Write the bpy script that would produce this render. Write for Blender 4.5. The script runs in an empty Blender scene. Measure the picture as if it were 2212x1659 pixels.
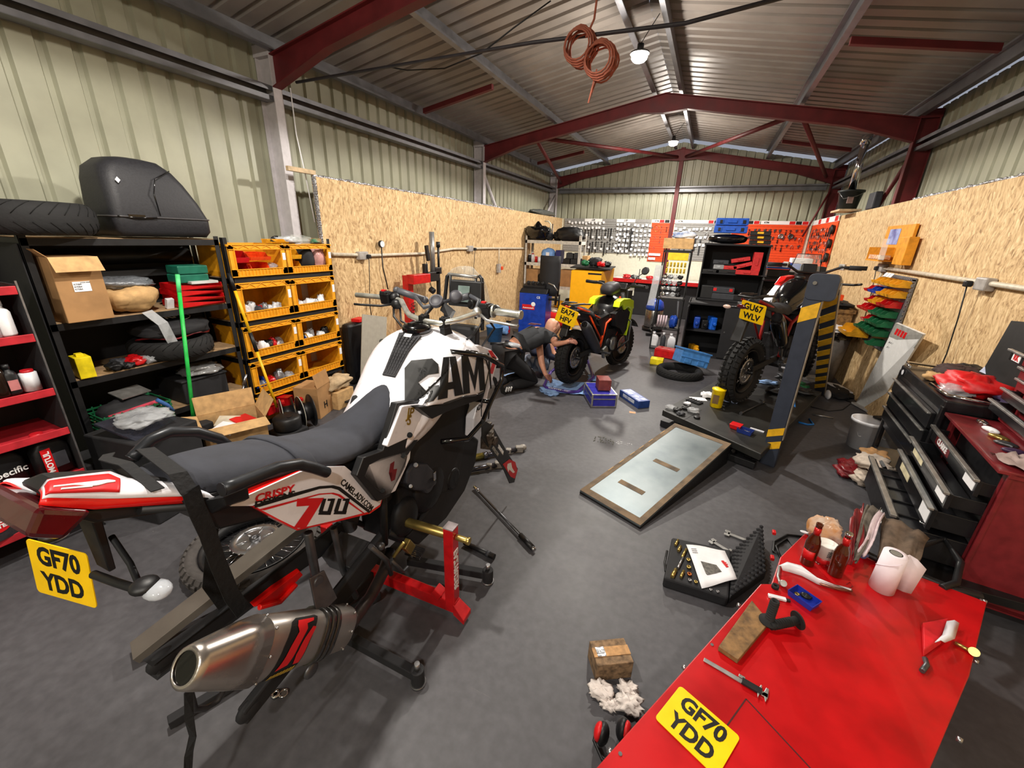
import bpy,bmesh,math,random
from math import sin,cos,pi,radians as R,atan2,sqrt
from mathutils import Vector as V,Matrix,Euler,noise
from mathutils.bvhtree import BVHTree
SC = bpy.context.scene
COL = SC.collection
# ---------------------------------------------------------------- camera
F = 880.5
cam_d = bpy.data.cameras.new('camera'); cam = bpy.data.objects.new('camera',cam_d); COL.objects.link(cam)
yw,pt,rl = -0.4249,0.3454,-0.0328
fw = V((sin(yw)*cos(pt),cos(yw)*cos(pt),-sin(pt))); rt = V((cos(yw),-sin(yw),0)); dn = fw.cross(rt)
r2 = cos(rl)*rt + sin(rl)*dn; d2 = -sin(rl)*rt + cos(rl)*dn
cam.matrix_world = Matrix(((r2.x,-d2.x,-fw.x,0),(r2.y,-d2.y,-fw.y,0),(r2.z,-d2.z,-fw.z,1.88),(0,0,0,1)))
cam_d.sensor_width = 36; cam_d.lens = F/2212*36; cam_d.clip_start = 0.05; cam_d.clip_end = 60
SC.camera = cam
# ---------------------------------------------------------------- world,exposure,lamps
w = bpy.data.worlds.new('world'); SC.world = w; w.use_nodes = True
w.node_tree.nodes['Background'].inputs[0].default_value = (.8,.85,1,1)
w.node_tree.nodes['Background'].inputs[1].default_value = 0.25
SC.view_settings.view_transform = 'Standard'; SC.view_settings.look = 'None'
SC.view_settings.exposure = 0.6; SC.view_settings.gamma = 1; SC.view_settings.use_curve_mapping = False
LAMPS = [(-1.06,5.4,3.75,300),(-1.06,9.8,3.75,330),(-1.9,1.3,3.66,190),(-1.06,-2.9,3.72,150),(.5,-1.4,3.7,130)]
for i,(x,y,z,p) in enumerate(LAMPS):
    ld = bpy.data.lights.new('lamp_light','SPOT'); ld.energy = p; ld.color = (1,.945,.86); ld.shadow_soft_size = .07; ld.spot_size = math.radians(160); ld.spot_blend = .12
    lo = bpy.data.objects.new('lamp_light',ld); lo.location = (x,y,z-.1); COL.objects.link(lo)
    ld = bpy.data.lights.new('lamp_spill','POINT'); ld.energy = p*.17; ld.color = (1,.9,.8); ld.shadow_soft_size = .07
    lo = bpy.data.objects.new('lamp_spill',ld); lo.location = (x,y,z-.11); COL.objects.link(lo)
# ---------------------------------------------------------------- materials
def lin(c): return tuple(((x/255)/12.92 if x/255 <= .04045 else ((x/255+.055)/1.055)**2.4) for x in c)
MATS = {}
def mat(name,col,rough=.5,metal=0,var=.12,scale=18,bump=0,alpha=1,trans=0,emit=0,coat=0,ior=1.45,col2=None):
    if name in MATS: return MATS[name]
    m = bpy.data.materials.new(name); m.use_nodes = True; nt = m.node_tree; b = nt.nodes['Principled BSDF']
    N = nt.nodes.new; L = nt.links.new
    tc = N('ShaderNodeTexCoord'); nz = N('ShaderNodeTexNoise'); nz.inputs['Scale'].default_value = scale; nz.inputs['Detail'].default_value = 5
    L(tc.outputs['Object'],nz.inputs['Vector'])
    c = lin(col); c2 = lin(col2) if col2 else tuple(max(0,x*(1-var*2.2)) for x in c); c1 = c if col2 else tuple(min(1,x*(1+var*.5)) for x in c)
    rp = N('ShaderNodeValToRGB'); rp.color_ramp.elements[0].position = .3; rp.color_ramp.elements[1].position = .62
    rp.color_ramp.elements[0].color = (*c2,1); rp.color_ramp.elements[1].color = (*c1,1)
    L(nz.outputs['Fac'],rp.inputs['Fac']); L(rp.outputs['Color'],b.inputs['Base Color'])
    mr = N('ShaderNodeMapRange'); mr.inputs['To Min'].default_value = max(0,rough-.08); mr.inputs['To Max'].default_value = min(1,rough+.1)
    L(nz.outputs['Fac'],mr.inputs['Value']); L(mr.outputs['Result'],b.inputs['Roughness'])
    b.inputs['Metallic'].default_value = metal; b.inputs['Alpha'].default_value = alpha
    b.inputs['Transmission Weight'].default_value = trans; b.inputs['IOR'].default_value = ior; b.inputs['Coat Weight'].default_value = coat
    if bump:
        bp = N('ShaderNodeBump'); bp.inputs['Strength'].default_value = bump; bp.inputs['Distance'].default_value = .01
        L(nz.outputs['Fac'],bp.inputs['Height']); L(bp.outputs['Normal'],b.inputs['Normal'])
    if emit:
        b.inputs['Emission Color'].default_value = (*c,1); b.inputs['Emission Strength'].default_value = emit
    m.diffuse_color = (*c,1); MATS[name] = m; return m
# ---------------------------------------------------------------- mesh builder
class MB:
    def __init__(s): s.v = []; s.f = []; s.mi = []; s.sm = []; s.M = Matrix(); s.k = 0
    def add(s,vs,fs,sm=False):
        n = len(s.v); s.v += [s.M @ V(p) for p in vs]; s.f += [tuple(i+n for i in f) for f in fs]; s.mi += [s.k]*len(fs); s.sm += [sm]*len(fs)
    def box(s,c,d,r=None):
        x,y,z = [q/2 for q in d]
        m = Matrix.Translation(V(c))
        if r: m = m @ Euler([R(a) for a in r]).to_matrix().to_4x4()
        s.add([m @ V((i*x,j*y,k*z)) for i in (-1,1) for j in (-1,1) for k in (-1,1)],
              [(0,1,3,2),(4,6,7,5),(0,4,5,1),(2,3,7,6),(0,2,6,4),(1,5,7,3)])
    def hexa(s,b,t):   # eight corners: 4 bottom,4 top in order
        s.add(list(b)+list(t),[(3,2,1,0),(4,5,6,7),(0,1,5,4),(1,2,6,5),(2,3,7,6),(3,0,4,7)])
    def loft(s,rings,cap=True,sm=True,closed=True):
        n = len(rings[0]); vs = [p for r in rings for p in r]; fs = []
        for i in range(len(rings)-1):
            for j in range(n if closed else n-1):
                a = i*n+j; b = i*n+(j+1) % n; fs.append((a,b,b+n,a+n))
        s.add(vs,fs,sm)
        if cap and closed:
            s.add(rings[0],[tuple(range(n-1,-1,-1))]); s.add(rings[-1],[tuple(range(n))])
    def tube(s,pts,r,n=8,cap=True,closed=False):
        pts = [V(p) for p in pts]; rings = []; prev = None
        for i,p in enumerate(pts):
            a = pts[max(0,i-1)]; b = pts[min(len(pts)-1,i+1)]
            if closed: a = pts[i-1]; b = pts[(i+1) % len(pts)]
            t = (b-a).normalized() if (b-a).length > 1e-9 else V((0,0,1))
            if prev is None:
                u = t.cross(V((0,0,1)))
                if u.length < .01: u = t.cross(V((1,0,0)))
            else: u = prev - t*prev.dot(t)
            u.normalize(); prev = u; w_ = t.cross(u); rr = r[i] if isinstance(r,(list,tuple)) else r
            rings.append([p + u*cos(2*pi*k/n)*rr + w_*sin(2*pi*k/n)*rr for k in range(n)])
        if closed: rings.append(rings[0])
        s.loft(rings,cap and not closed)
    def cyl(s,a,b,r,r1=None,n=16,cap=True): s.tube([a,b],[r,r if r1 is None else r1],n,cap)
    def lathe(s,prof,o=(0,0,0),n=20,ax=None):
        m = Matrix.Translation(V(o))
        if ax is not None: m = m @ V((0,0,1)).rotation_difference(V(ax)).to_matrix().to_4x4()
        s.loft([[m @ V((r*cos(2*pi*k/n),r*sin(2*pi*k/n),z)) for k in range(n)] for r,z in prof],cap=True)
    def prism(s,poly,d0,d1,ax='z'):
        def P(a,b,d): return {'z': (a,b,d),'x': (d,a,b),'y': (a,d,b)}[ax]
        n = len(poly); s.add([P(a,b,d0) for a,b in poly]+[P(a,b,d1) for a,b in poly],
              [tuple(range(n-1,-1,-1)),tuple(range(n,2*n))]+[(i,(i+1) % n,n+(i+1) % n,n+i) for i in range(n)])
    def ell(s,c,r,n=12,e=1.0):
        rings = []
        sp = lambda x: math.copysign(abs(x)**e,x)
        for i in range(n+1):
            a = -pi/2+pi*i/n; a = max(-pi/2+.02,min(pi/2-.02,a))
            rings.append([(c[0]+r[0]*sp(cos(a))*sp(cos(2*pi*k/(2*n))),c[1]+r[1]*sp(cos(a))*sp(sin(2*pi*k/(2*n))),c[2]+r[2]*sp(sin(a))) for k in range(2*n)])
        s.loft(rings)
    def blob(s,c,r,amp=.3,seed=0,fq=3,n=16):   # crumpled lump
        i0 = len(s.v); s.ell(c,r,max(n,12),.8)
        C = s.M @ V(c)
        for i in range(i0,len(s.v)):
            d = s.v[i]-C; q = V((d.x/r[0],d.y/r[1],d.z/r[2]))
            sd = V((seed*7.1,seed,0)); a_ = noise.noise(q*fq*.6+sd); b_ = abs(noise.noise(q*fq*1.3+sd)); e_ = noise.noise(q*fq*2.6+sd)
            s.v[i] = C + d*(1+amp*max(-.55,min(.55,a_*.9-b_*.9+e_*.35+.15)))
        for j in range(len(s.sm)): pass
    def sheet(s,c,du,dv,nu=10,nv=10,fn=None,sm=True):   # grid centred at c,spanned by du,dv
        c = V(c); du = V(du); dv = V(dv); nn = du.cross(dv).normalized(); vs = []
        for i in range(nu+1):
            for j in range(nv+1):
                u = i/nu-.5; v = j/nv-.5; vs.append(c+du*u+dv*v+nn*(fn(u,v) if fn else 0))
        s.add(vs,[(i*(nv+1)+j,(i+1)*(nv+1)+j,(i+1)*(nv+1)+j+1,i*(nv+1)+j+1) for i in range(nu) for j in range(nv)],sm)
    def build(s,name,mats,parent=None,bevel=0,solid=0,sub=0):
        me = bpy.data.meshes.new(name); me.from_pydata(s.v,[],s.f)
        if not isinstance(mats,(list,tuple)): mats = [mats]
        for m in mats: me.materials.append(m)
        me.polygons.foreach_set('material_index',s.mi); me.polygons.foreach_set('use_smooth',s.sm); me.update()
        bm = bmesh.new(); bm.from_mesh(me); bmesh.ops.remove_doubles(bm,verts=bm.verts,dist=1e-5)
        bmesh.ops.recalc_face_normals(bm,faces=bm.faces); bm.to_mesh(me); bm.free()
        o = bpy.data.objects.new(name,me); COL.objects.link(o); o.parent = parent
        if solid: md = o.modifiers.new('s','SOLIDIFY'); md.thickness = solid; md.offset = 0
        if bevel:
            md = o.modifiers.new('b','BEVEL'); md.width = bevel; md.segments = 2; md.limit_method = 'ANGLE'; md.angle_limit = R(40)
        if sub: md = o.modifiers.new('u','SUBSURF'); md.levels = sub; md.render_levels = sub
        return o
def run(mb,ops):   # compact shape list: ('box',...),('cyl',...) ... or an int = material slot
    for o in ops:
        if isinstance(o,int): mb.k = o
        elif isinstance(o,Matrix): mb.M = o
        else: getattr(mb,o[0])(*o[1:]) if not isinstance(o[-1],dict) else getattr(mb,o[0])(*o[1:-1],**o[-1])
    return mb
def tag(o,label,cat,group=None,kind=None):
    if label: o['label'] = label
    if cat: o['category'] = cat
    if group: o['group'] = group
    if kind: o['kind'] = kind
    return o
def xf(o,loc=(0,0,0),rz=0,rot=None):
    o.location = loc; o.rotation_euler = [R(a) for a in rot] if rot else (0,0,R(rz)); return o
def thing(name,label,cat,loc=(0,0,0),rz=0,group=None,rot=None):
    return tag(xf(_e(name),loc,rz,rot),label,cat,group)
def _e(name): o = bpy.data.objects.new(name,None); o.empty_display_size = .1; COL.objects.link(o); return o
def part(par,name,m,ops,bevel=0,label=None,solid=0,sub=0,kind=None):
    o = run(MB(),ops).build(name,m,par,bevel,solid,sub)
    if label: o['label'] = label
    if kind: o['kind'] = kind
    return o
def solo(name,label,cat,m,ops,loc=(0,0,0),rz=0,group=None,bevel=0,solid=0,rot=None,sub=0):
    return tag(xf(part(None,name,m,ops,bevel,None,solid,sub),loc,rz,rot),label,cat,group)
def struct(name,m,ops,label=None,bevel=0,par=None):
    o = part(par,name,m,ops,bevel,label)
    if par is None: o['kind'] = 'structure'
    return o
def dup(r,loc,rz=0,label=None,rot=None,group=None,scale=None):
    def cp(o,p):
        c = o.copy(); COL.objects.link(c); c.parent = p
        for ch in list(KIDS.get(o.name,[])) or [k for k in o.children]: cp(ch,c)
        return c
    c = cp(r,None); xf(c,loc,rz,rot)
    if scale: c.scale = scale
    if label: c['label'] = label
    if group: c['group'] = group
    return c
KIDS = {}
def tri_mesh_text(txt,size,bold=0,extr=.0008,align='CENTER',shear=0,sx=1):
    cu = bpy.data.curves.new('t','FONT'); cu.body = txt; cu.size = size; cu.align_x = align; cu.align_y = 'CENTER'
    cu.offset = bold; cu.extrude = extr; cu.shear = shear; cu.space_character = 1.0; cu.resolution_u = 3
    o = bpy.data.objects.new('t',cu); COL.objects.link(o); dg = bpy.context.evaluated_depsgraph_get()
    me = bpy.data.meshes.new_from_object(o.evaluated_get(dg)); bpy.data.objects.remove(o); bpy.data.curves.remove(cu)
    if sx != 1:
        for v in me.vertices: v.co.x *= sx
    return me
def text(par,txt,size,m,loc,X,Yv,bold=.0,align='CENTER',name='lettering',shear=0,sx=1,extr=.0008):
    """lettering whose reading direction is X and up direction is Yv"""
    me = tri_mesh_text(txt,size,bold,extr,align,shear,sx); me.materials.clear(); me.materials.append(m)
    o = bpy.data.objects.new(name,me); COL.objects.link(o); o.parent = par
    X = V(X).normalized(); Yv = V(Yv); Yv = (Yv-X*Yv.dot(X)).normalized(); Z = X.cross(Yv)
    o.matrix_local = Matrix(((X.x,Yv.x,Z.x,loc[0]),(X.y,Yv.y,Z.y,loc[1]),(X.z,Yv.z,Z.z,loc[2]),(0,0,0,1)))
    return o
def rnd(a,b): return random.uniform(a,b)
random.seed(7)
def arc(c,r,a0,a1,n,ax='z'):
    out = []
    for i in range(n+1):
        a = R(a0+(a1-a0)*i/n); u,v = r*cos(a),r*sin(a)
        out.append({'z': (c[0]+u,c[1]+v,c[2]),'x': (c[0],c[1]+u,c[2]+v),'y': (c[0]+u,c[1],c[2]+v)}[ax])
    return out
def rrect(w_,h_,r,n=4,cx=0,cy=0):
    o = []
    for qx,qy,a in ((1,1,0),(-1,1,90),(-1,-1,180),(1,-1,270)):
        for i in range(n+1):
            t = R(a+90*i/n); o.append((cx+qx*(w_/2-r)+r*cos(t),cy+qy*(h_/2-r)+r*sin(t)))
    return o
# common materials
BLK = mat('black_plastic',(22,22,24),.45); MBLK = mat('matt_black',(30,30,33),.75,bump=.1); DGREY = mat('dark_grey',(52,54,60),.6)
STL = mat('steel',(170,170,172),.3,.9); DSTL = mat('dark_steel',(95,95,98),.4,.8); CHR = mat('chrome',(215,215,218),.12,1,.03)
BRASS = mat('brass',(190,165,95),.3,.9); ALU = mat('aluminium',(190,190,188),.38,.85)
RUB = mat('rubber',(26,26,27),.8,bump=.2,scale=40); RED = mat('red_paint',(190,14,20),.35,coat=.3); WHT = mat('white_plastic',(225,226,232),.3,var=.03,coat=.3)
YEL = mat('yellow_plastic',(225,160,25),.45); BLUE = mat('blue_plastic',(28,70,170),.4); LBLUE = mat('light_blue',(120,165,225),.6)
GRN = mat('green_plastic',(20,100,60),.5); CARD = mat('cardboard',(172,130,85),.85,var=.1,scale=9,bump=.1); CARD2 = mat('cardboard_light',(196,158,108),.85,bump=.1)
ORG = mat('orange_plastic',(235,75,20),.45); WOOD = mat('wood',(140,105,62),.75,var=.3,scale=30,bump=.3); PAPER = mat('paper',(235,235,238),.8,var=.03)
FOAM = mat('foam',(34,34,37),.95,bump=.3); CLEAR = mat('clear_bag',(205,208,212),.15,alpha=.45,var=.05,bump=.5,scale=30); SKIN = mat('skin',(200,140,115),.55,var=.08)
DRED = mat('dark_red',(120,22,30),.4,coat=.2); TAN = mat('shelf_board',(165,135,100),.8,var=.15); ORED = mat('rail_red',(185,40,50),.45)
PLATEY = mat('plate_yellow',(248,200,0),.4,var=.04); INK = mat('black_ink',(12,12,12),.5); REDINK = mat('red_ink',(205,20,25),.45,var=.03); WINK = mat('white_ink',(235,235,235),.5,var=.02)
GLASS = mat('clear_plastic',(225,230,225),.08,alpha=.22,var=.02); MAROON = mat('maroon_paint',(118,30,36),.35,coat=.2)
# ================================================================= ROOM
XL,XR,YB,YF = -4.48,2.37,12.25,-3.6
HE,HA,XC = 3.52,4.12,-1.056
Y0,Y1,Y2 = 3.43,7.82,12.2
def osb_mat():
    m = bpy.data.materials.new('osb_board'); m.use_nodes = True; nt = m.node_tree; b = nt.nodes['Principled BSDF']; N = nt.nodes.new; L = nt.links.new
    g = N('ShaderNodeTexCoord'); src = None
    wn = N('ShaderNodeTexNoise'); wn.inputs['Scale'].default_value = 2.2; L(g.outputs['Object'],wn.inputs['Vector'])
    mx = N('ShaderNodeVectorMath'); mx.operation = 'MULTIPLY_ADD'; mx.inputs[1].default_value = (.3,.3,.3); L(wn.outputs['Color'],mx.inputs[0]); L(g.outputs['Object'],mx.inputs[2])
    cols = []
    for sc,ang in (((60,60,14),14),((46,46,17),-24),((80,80,26),3)):
        mp = N('ShaderNodeMapping'); mp.inputs['Scale'].default_value = sc; mp.inputs['Rotation'].default_value = (R(ang),0,0); L(mx.outputs[0],mp.inputs['Vector'])
        vo = N('ShaderNodeTexVoronoi'); vo.inputs['Scale'].default_value = 1; L(mp.outputs[0],vo.inputs['Vector']); cols.append(vo)
    sep = [N('ShaderNodeSeparateColor') for _ in cols]
    for v_,s_ in zip(cols,sep): L(v_.outputs['Color'],s_.inputs[0])
    a1 = N('ShaderNodeMath'); a1.operation = 'ADD'; L(sep[0].outputs[0],a1.inputs[0]); L(sep[1].outputs[1],a1.inputs[1])
    a2 = N('ShaderNodeMath'); a2.operation = 'ADD'; L(a1.outputs[0],a2.inputs[0]); L(sep[2].outputs[2],a2.inputs[1])
    a3 = N('ShaderNodeMath'); a3.operation = 'DIVIDE'; a3.inputs[1].default_value = 3; L(a2.outputs[0],a3.inputs[0])
    rp = N('ShaderNodeValToRGB'); e = rp.color_ramp.elements
    e[0].position = .1; e[0].color = (*lin((140,108,70)),1); e[1].position = .93; e[1].color = (*lin((232,205,158)),1)
    for p,c in ((.27,(178,144,100)),(.45,(198,166,120)),(.65,(212,181,135))): q = e.new(p); q.color = (*lin(c),1)
    L(a3.outputs[0],rp.inputs[0]); L(rp.outputs[0],b.inputs['Base Color']); b.inputs['Roughness'].default_value = .7
    bp = N('ShaderNodeBump'); bp.inputs['Strength'].default_value = .25; bp.inputs['Distance'].default_value = .004; L(a3.outputs[0],bp.inputs['Height']); L(bp.outputs[0],b.inputs['Normal'])
    return m
OSB = osb_mat()
def floor_mat():
    m = bpy.data.materials.new('painted_concrete'); m.use_nodes = True; nt = m.node_tree; b = nt.nodes['Principled BSDF']; N = nt.nodes.new; L = nt.links.new
    g = N('ShaderNodeTexCoord')
    n1 = N('ShaderNodeTexNoise'); n1.inputs['Scale'].default_value = .9; n1.inputs['Detail'].default_value = 8; n1.inputs['Roughness'].default_value = .65
    n2 = N('ShaderNodeTexNoise'); n2.inputs['Scale'].default_value = 22; n2.inputs['Detail'].default_value = 8
    mp = N('ShaderNodeMapping'); mp.inputs['Rotation'].default_value = (0,0,R(-52)); mp.inputs['Scale'].default_value = (1.1,9,1)
    n3 = N('ShaderNodeTexNoise'); n3.inputs['Scale'].default_value = 1.6; n3.inputs['Detail'].default_value = 9; n3.inputs['Roughness'].default_value = .7
    for n in (n1,n2): L(g.outputs['Object'],n.inputs['Vector'])
    L(g.outputs['Object'],mp.inputs[0]); L(mp.outputs[0],n3.inputs['Vector'])
    def ramp(src,p0,p1,c0,c1):
        r = N('ShaderNodeValToRGB'); r.color_ramp.elements[0].position = p0; r.color_ramp.elements[1].position = p1
        r.color_ramp.elements[0].color = (*c0,1); r.color_ramp.elements[1].color = (*c1,1); L(src,r.inputs[0]); return r
    base = ramp(n1.outputs['Fac'],.3,.7,lin((66,65,68)),lin((88,87,91)))
    sp = ramp(n2.outputs['Fac'],.35,.75,(.82,.82,.82),(1.12,1.12,1.12))
    st = ramp(n3.outputs['Fac'],.66,.84,(0,0,0),(.6,.6,.6))
    m1 = N('ShaderNodeMix'); m1.data_type = 'RGBA'; m1.blend_type = 'MULTIPLY'; m1.inputs[0].default_value = 1; L(base.outputs[0],m1.inputs[6]); L(sp.outputs[0],m1.inputs[7])
    m2 = N('ShaderNodeMix'); m2.data_type = 'RGBA'; m2.inputs[7].default_value = (*lin((140,136,134)),1); L(st.outputs[0],m2.inputs[0]); L(m1.outputs[2],m2.inputs[6]); L(m2.outputs[2],b.inputs['Base Color'])
    rr = ramp(n1.outputs['Fac'],.3,.7,(.42,)*3,(.62,)*3); L(rr.outputs[0],b.inputs['Roughness']); b.inputs['Specular IOR Level'].default_value = .4
    bp = N('ShaderNodeBump'); bp.inputs['Strength'].default_value = .15; bp.inputs['Distance'].default_value = .003; L(n2.outputs['Fac'],bp.inputs['Height']); L(bp.outputs[0],b.inputs['Normal'])
    return m
struct('floor',floor_mat(),[('box',(XC,4.3,-.05),(7.1,16.2,.1))])
CLAD = mat('cream_cladding',(160,160,140),.42,.0,.07,3); CLADR = mat('roof_cladding',(146,140,134),.45,.0,.09,2.5)
GALV = mat('galvanised',(128,130,136),.4,.55,.12,6); RAFT = mat('red_oxide',(98,26,30),.55,var=.15,scale=5); WPAINT = mat('white_paint_steel',(196,192,196),.5,var=.05)
def corr(mb,o,u,nrm,up,length,hgt,pitch=.2,depth=.03,hf=None):
    """trapezoid sheet: o start, u run direction, up rib direction; nrm = towards the room. hf(s) gives rib length"""
    o,u,nrm,up = V(o),V(u),V(nrm),V(up); s = 0; pts = []
    n = int(length/pitch)
    for i in range(n+1):
        for a,d in ((0,0),(pitch*.62,0),(pitch*.70,-depth),(pitch*.88,-depth),(pitch*.96,0)):
            q = i*pitch+a
            if q <= length: pts.append((q,d))
    vs = []
    for q,d in pts:
        h = hf(q) if hf else hgt; vs += [o+u*q+nrm*d,o+u*q+nrm*d+up*h]
    mb.add(vs,[(2*i,2*i+2,2*i+3,2*i+1) for i in range(len(pts)-1)])
def sheetwall(name,m,*a,**k):
    mb = MB(); corr(mb,*a,**k); o = mb.build(name,m,None,0,.004); o['kind'] = 'structure'; return o
sheetwall('wall_left',CLAD,(XL-.03,YF,0),(0,1,0),(1,0,0),(0,0,1),YB-YF,HE+.12)
sheetwall('wall_right',CLAD,(XR+.03,YF,0),(0,1,0),(-1,0,0),(0,0,1),YB-YF,HE+.12)
slope = (HA-HE)/(XC-XL)
hh = lambda q: HE+.12+slope*((q) if q < (XC-XL) else (XR-XL-q))
sheetwall('wall_back',CLAD,(XL-.03,YB+.03,0),(1,0,0),(0,-1,0),(0,0,1),XR-XL+.06,0,pitch=.19,hf=hh)
sheetwall('wall_front',CLAD,(XL-.03,YF,0),(1,0,0),(0,1,0),(0,0,1),XR-XL+.06,0,hf=hh)
sl = V((XC-XL,0,HA-HE)); 
mb = MB()
corr(mb,(XL-.05,YF,HE+.17),(0,1,0),(sl.z/sl.length,0,-sl.x/sl.length),sl.normalized(),YB-YF,sl.length+.05,.2,.035)
sr = V((XC-XR,0,HA-HE))
corr(mb,(XR+.05,YF,HE+.17),(0,1,0),(-sr.z/sr.length,0,sr.x/sr.length),sr.normalized(),YB-YF,sr.length+.05,.2,.035)
ceil_o = mb.build('ceiling',CLADR,None,0,.004); ceil_o['kind'] = 'structure'
tn = [0]
def trim(m,ops,label,bevel=.003): tn[0] += 1; return struct('trim_%d' % tn[0],m,ops,label,bevel)
# portal frames: columns + haunched rafters (I-section)
def ibeam(mb,a,b,w_,h_,up=(0,0,1),t=.012):
    a,b,up = V(a),V(b),V(up); d = (b-a).normalized(); up = (up-d*up.dot(d)).normalized(); sd = d.cross(up)
    def slab(o,sw,sh):
        bq = [a+o+sd*i*sw/2+up*j*sh/2 for i,j in ((-1,-1),(1,-1),(1,1),(-1,1))]; tq = [q+(b-a) for q in bq]; mb.hexa(bq,tq)
    slab(up*(h_/2),w_,t); slab(-up*(h_/2),w_,t); slab(V((0,0,0)),t,h_)
HB = 3.23
for k,y in enumerate((-.9,Y0,Y1,Y2-.06)):
    mcol = WPAINT
    for sx,x in ((1,XL+.1),(-1,XR-.1)):
        mb = MB(); ibeam(mb,(x,y,0),(x,y,HE+.06),.1,.2,(1,0,0)); mb.box((x,y,HE+.02),(.22,.12,.1))
        o = mb.build('trim_%d' % (tn[0]+1),WPAINT if sx > 0 else RAFT,None,.002); tn[0] += 1; o['kind'] = 'structure'; o['label'] = 'white steel column on the left wall' if sx > 0 else 'red steel column on the right wall'
    for sx,x in ((1,XL+.2),(-1,XR-.2)):
        mb = MB(); dx = XC-x
        top = lambda u: HE-.02+slope*abs(u)
        h_ = .17
        p = lambda s_,z: (x+sx*s_,z)
        Ls = abs(dx); hs = .75
        # web + flanges as prisms across y
        web = [p(0,HB),p(0,top(0)),p(Ls,top(Ls)),p(Ls,top(Ls)-.26),p(Ls-.35,top(Ls-.35)-h_),p(hs,top(hs)-h_)]
        mb.prism(web,y-.006,y+.006,'y')
        for i in (1,3,4,5):
            a,b = web[i],web[(i+1) % 6]
            mb.hexa([(a[0],y-.05,a[1]-.006),(b[0],y-.05,b[1]-.006),(b[0],y+.05,b[1]-.006),(a[0],y+.05,a[1]-.006)],
                    [(a[0],y-.05,a[1]+.006),(b[0],y-.05,b[1]+.006),(b[0],y+.05,b[1]+.006),(a[0],y+.05,a[1]+.006)])
        o = mb.build('trim_%d' % (tn[0]+1),RAFT,None); tn[0] += 1; o['kind'] = 'structure'; o['label'] = 'dark red steel rafter'
# purlins (z sections along y) and girts
def zbar(x,z,w_,h_,ang,lab,m=None,y0=YF,y1=YB-.05,fl=.055):
    M4 = Matrix.Translation((x,0,z)) @ Matrix.Rotation(ang,4,'Y')
    trim(m or GALV,[M4,('box',(0,(y0+y1)/2,0),(.006,y1-y0,h_)),('box',(fl/2,(y0+y1)/2,-h_/2),(fl,y1-y0,.005)),('box',(-fl/2,(y0+y1)/2,h_/2),(fl,y1-y0,.005)),
      ('box',(fl,(y0+y1)/2,-h_/2+.01),(.004,y1-y0,.02))],lab,0)
sa = math.atan(slope)
for x in (-2.9,-1.27): zbar(x,HE+.02+slope*(x-XL)+.045,.06,.16,-sa,'galvanised roof purlin on the left slope')
for x in (.8,-.85): zbar(x,HE+.02+slope*(XR-x)+.045,.06,.16,pi+sa,'galvanised roof purlin on the right slope')
zbar(XL+.22,HE+.07,.06,.13,-.1,'galvanised eaves beam, left'); zbar(XR-.22,HE+.07,.06,.13,pi+.1,'galvanised eaves beam, right')
for x,s_ in ((XL+.1,1),(XR-.1,-1)):
    trim(GALV,[('box',(x-s_*.06,(YF+YB)/2,3.18),(.006,YB-YF-.1,.13)),('box',(x,(YF+YB)/2,3.245),(.12,YB-YF-.1,.006)),('box',(x,(YF+YB)/2,3.12),(.12,YB-YF-.1,.006)),('box',(x+s_*.06,(YF+YB)/2,3.225),(.006,YB-YF-.1,.04)),('box',(x+s_*.06,(YF+YB)/2,3.14),(.006,YB-YF-.1,.04))],'galvanised wall rail',0)
trim(GALV,[('box',(XC,YB-.03,3.16),(XR-XL-.5,.005,.13)),('box',(XC,YB-.07,3.225),(XR-XL-.5,.09,.006)),('box',(XC,YB-.07,3.1),(XR-XL-.5,.09,.006)),('box',(XC,YB-.112,3.21),(XR-XL-.5,.006,.03))],'galvanised rail across the back wall',0)
trim(RAFT,[('box',(XC,YB-.07,2.05),(.1,.1,4.1))],'red steel post at the middle of the back wall')
# bracing
def bar(a,b,r,m,lab): trim(m,[('tube',[a,b],r,10)],lab,0)
z_at = lambda x: HE-.12+slope*(min(x-XL,XR-x))
bar((-3.2,Y1+.05,z_at(-3.2)-.03),(XC-.1,Y2-.15,z_at(XC)-.12),.035,RAFT,'red tubular roof brace, left'); bar((.75,Y1+.05,z_at(.75)-.03),(XC+.1,Y2-.15,z_at(XC)-.12),.035,RAFT,'red tubular roof brace, middle')
bar((-3.25,Y1+.05,z_at(-3.2)-.03),(XL+.35,Y2-.2,z_at(XL+.3)-.1),.035,RAFT,'red tubular roof brace by the left wall'); bar((.85,Y1+.05,z_at(.85)-.03),(XR-.35,Y2-.2,z_at(XR-.3)-.1),.035,RAFT,'red tubular roof brace by the right wall')
for yy in (5.6,10.0,1.2):
    trim(RAFT,[('hexa',[(-4.05,yy-.03,HE-.02),(-2.95,yy-.03,HE+.17),(-2.95,yy+.03,HE+.17),(-4.05,yy+.03,HE-.02)],[(-4.05,yy-.03,HE+.04),(-2.95,yy-.03,HE+.23),(-2.95,yy+.03,HE+.23),(-4.05,yy+.03,HE+.04)])],'dark red sag bar on the left slope')
    trim(RAFT,[('hexa',[(.85,yy-.03,HE+.17),(1.95,yy-.03,HE-.02),(1.95,yy+.03,HE-.02),(.85,yy+.03,HE+.17)],[(.85,yy-.03,HE+.23),(1.95,yy-.03,HE+.04),(1.95,yy+.03,HE+.04),(.85,yy+.03,HE+.23)])],'dark red sag bar on the right slope')
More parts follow.
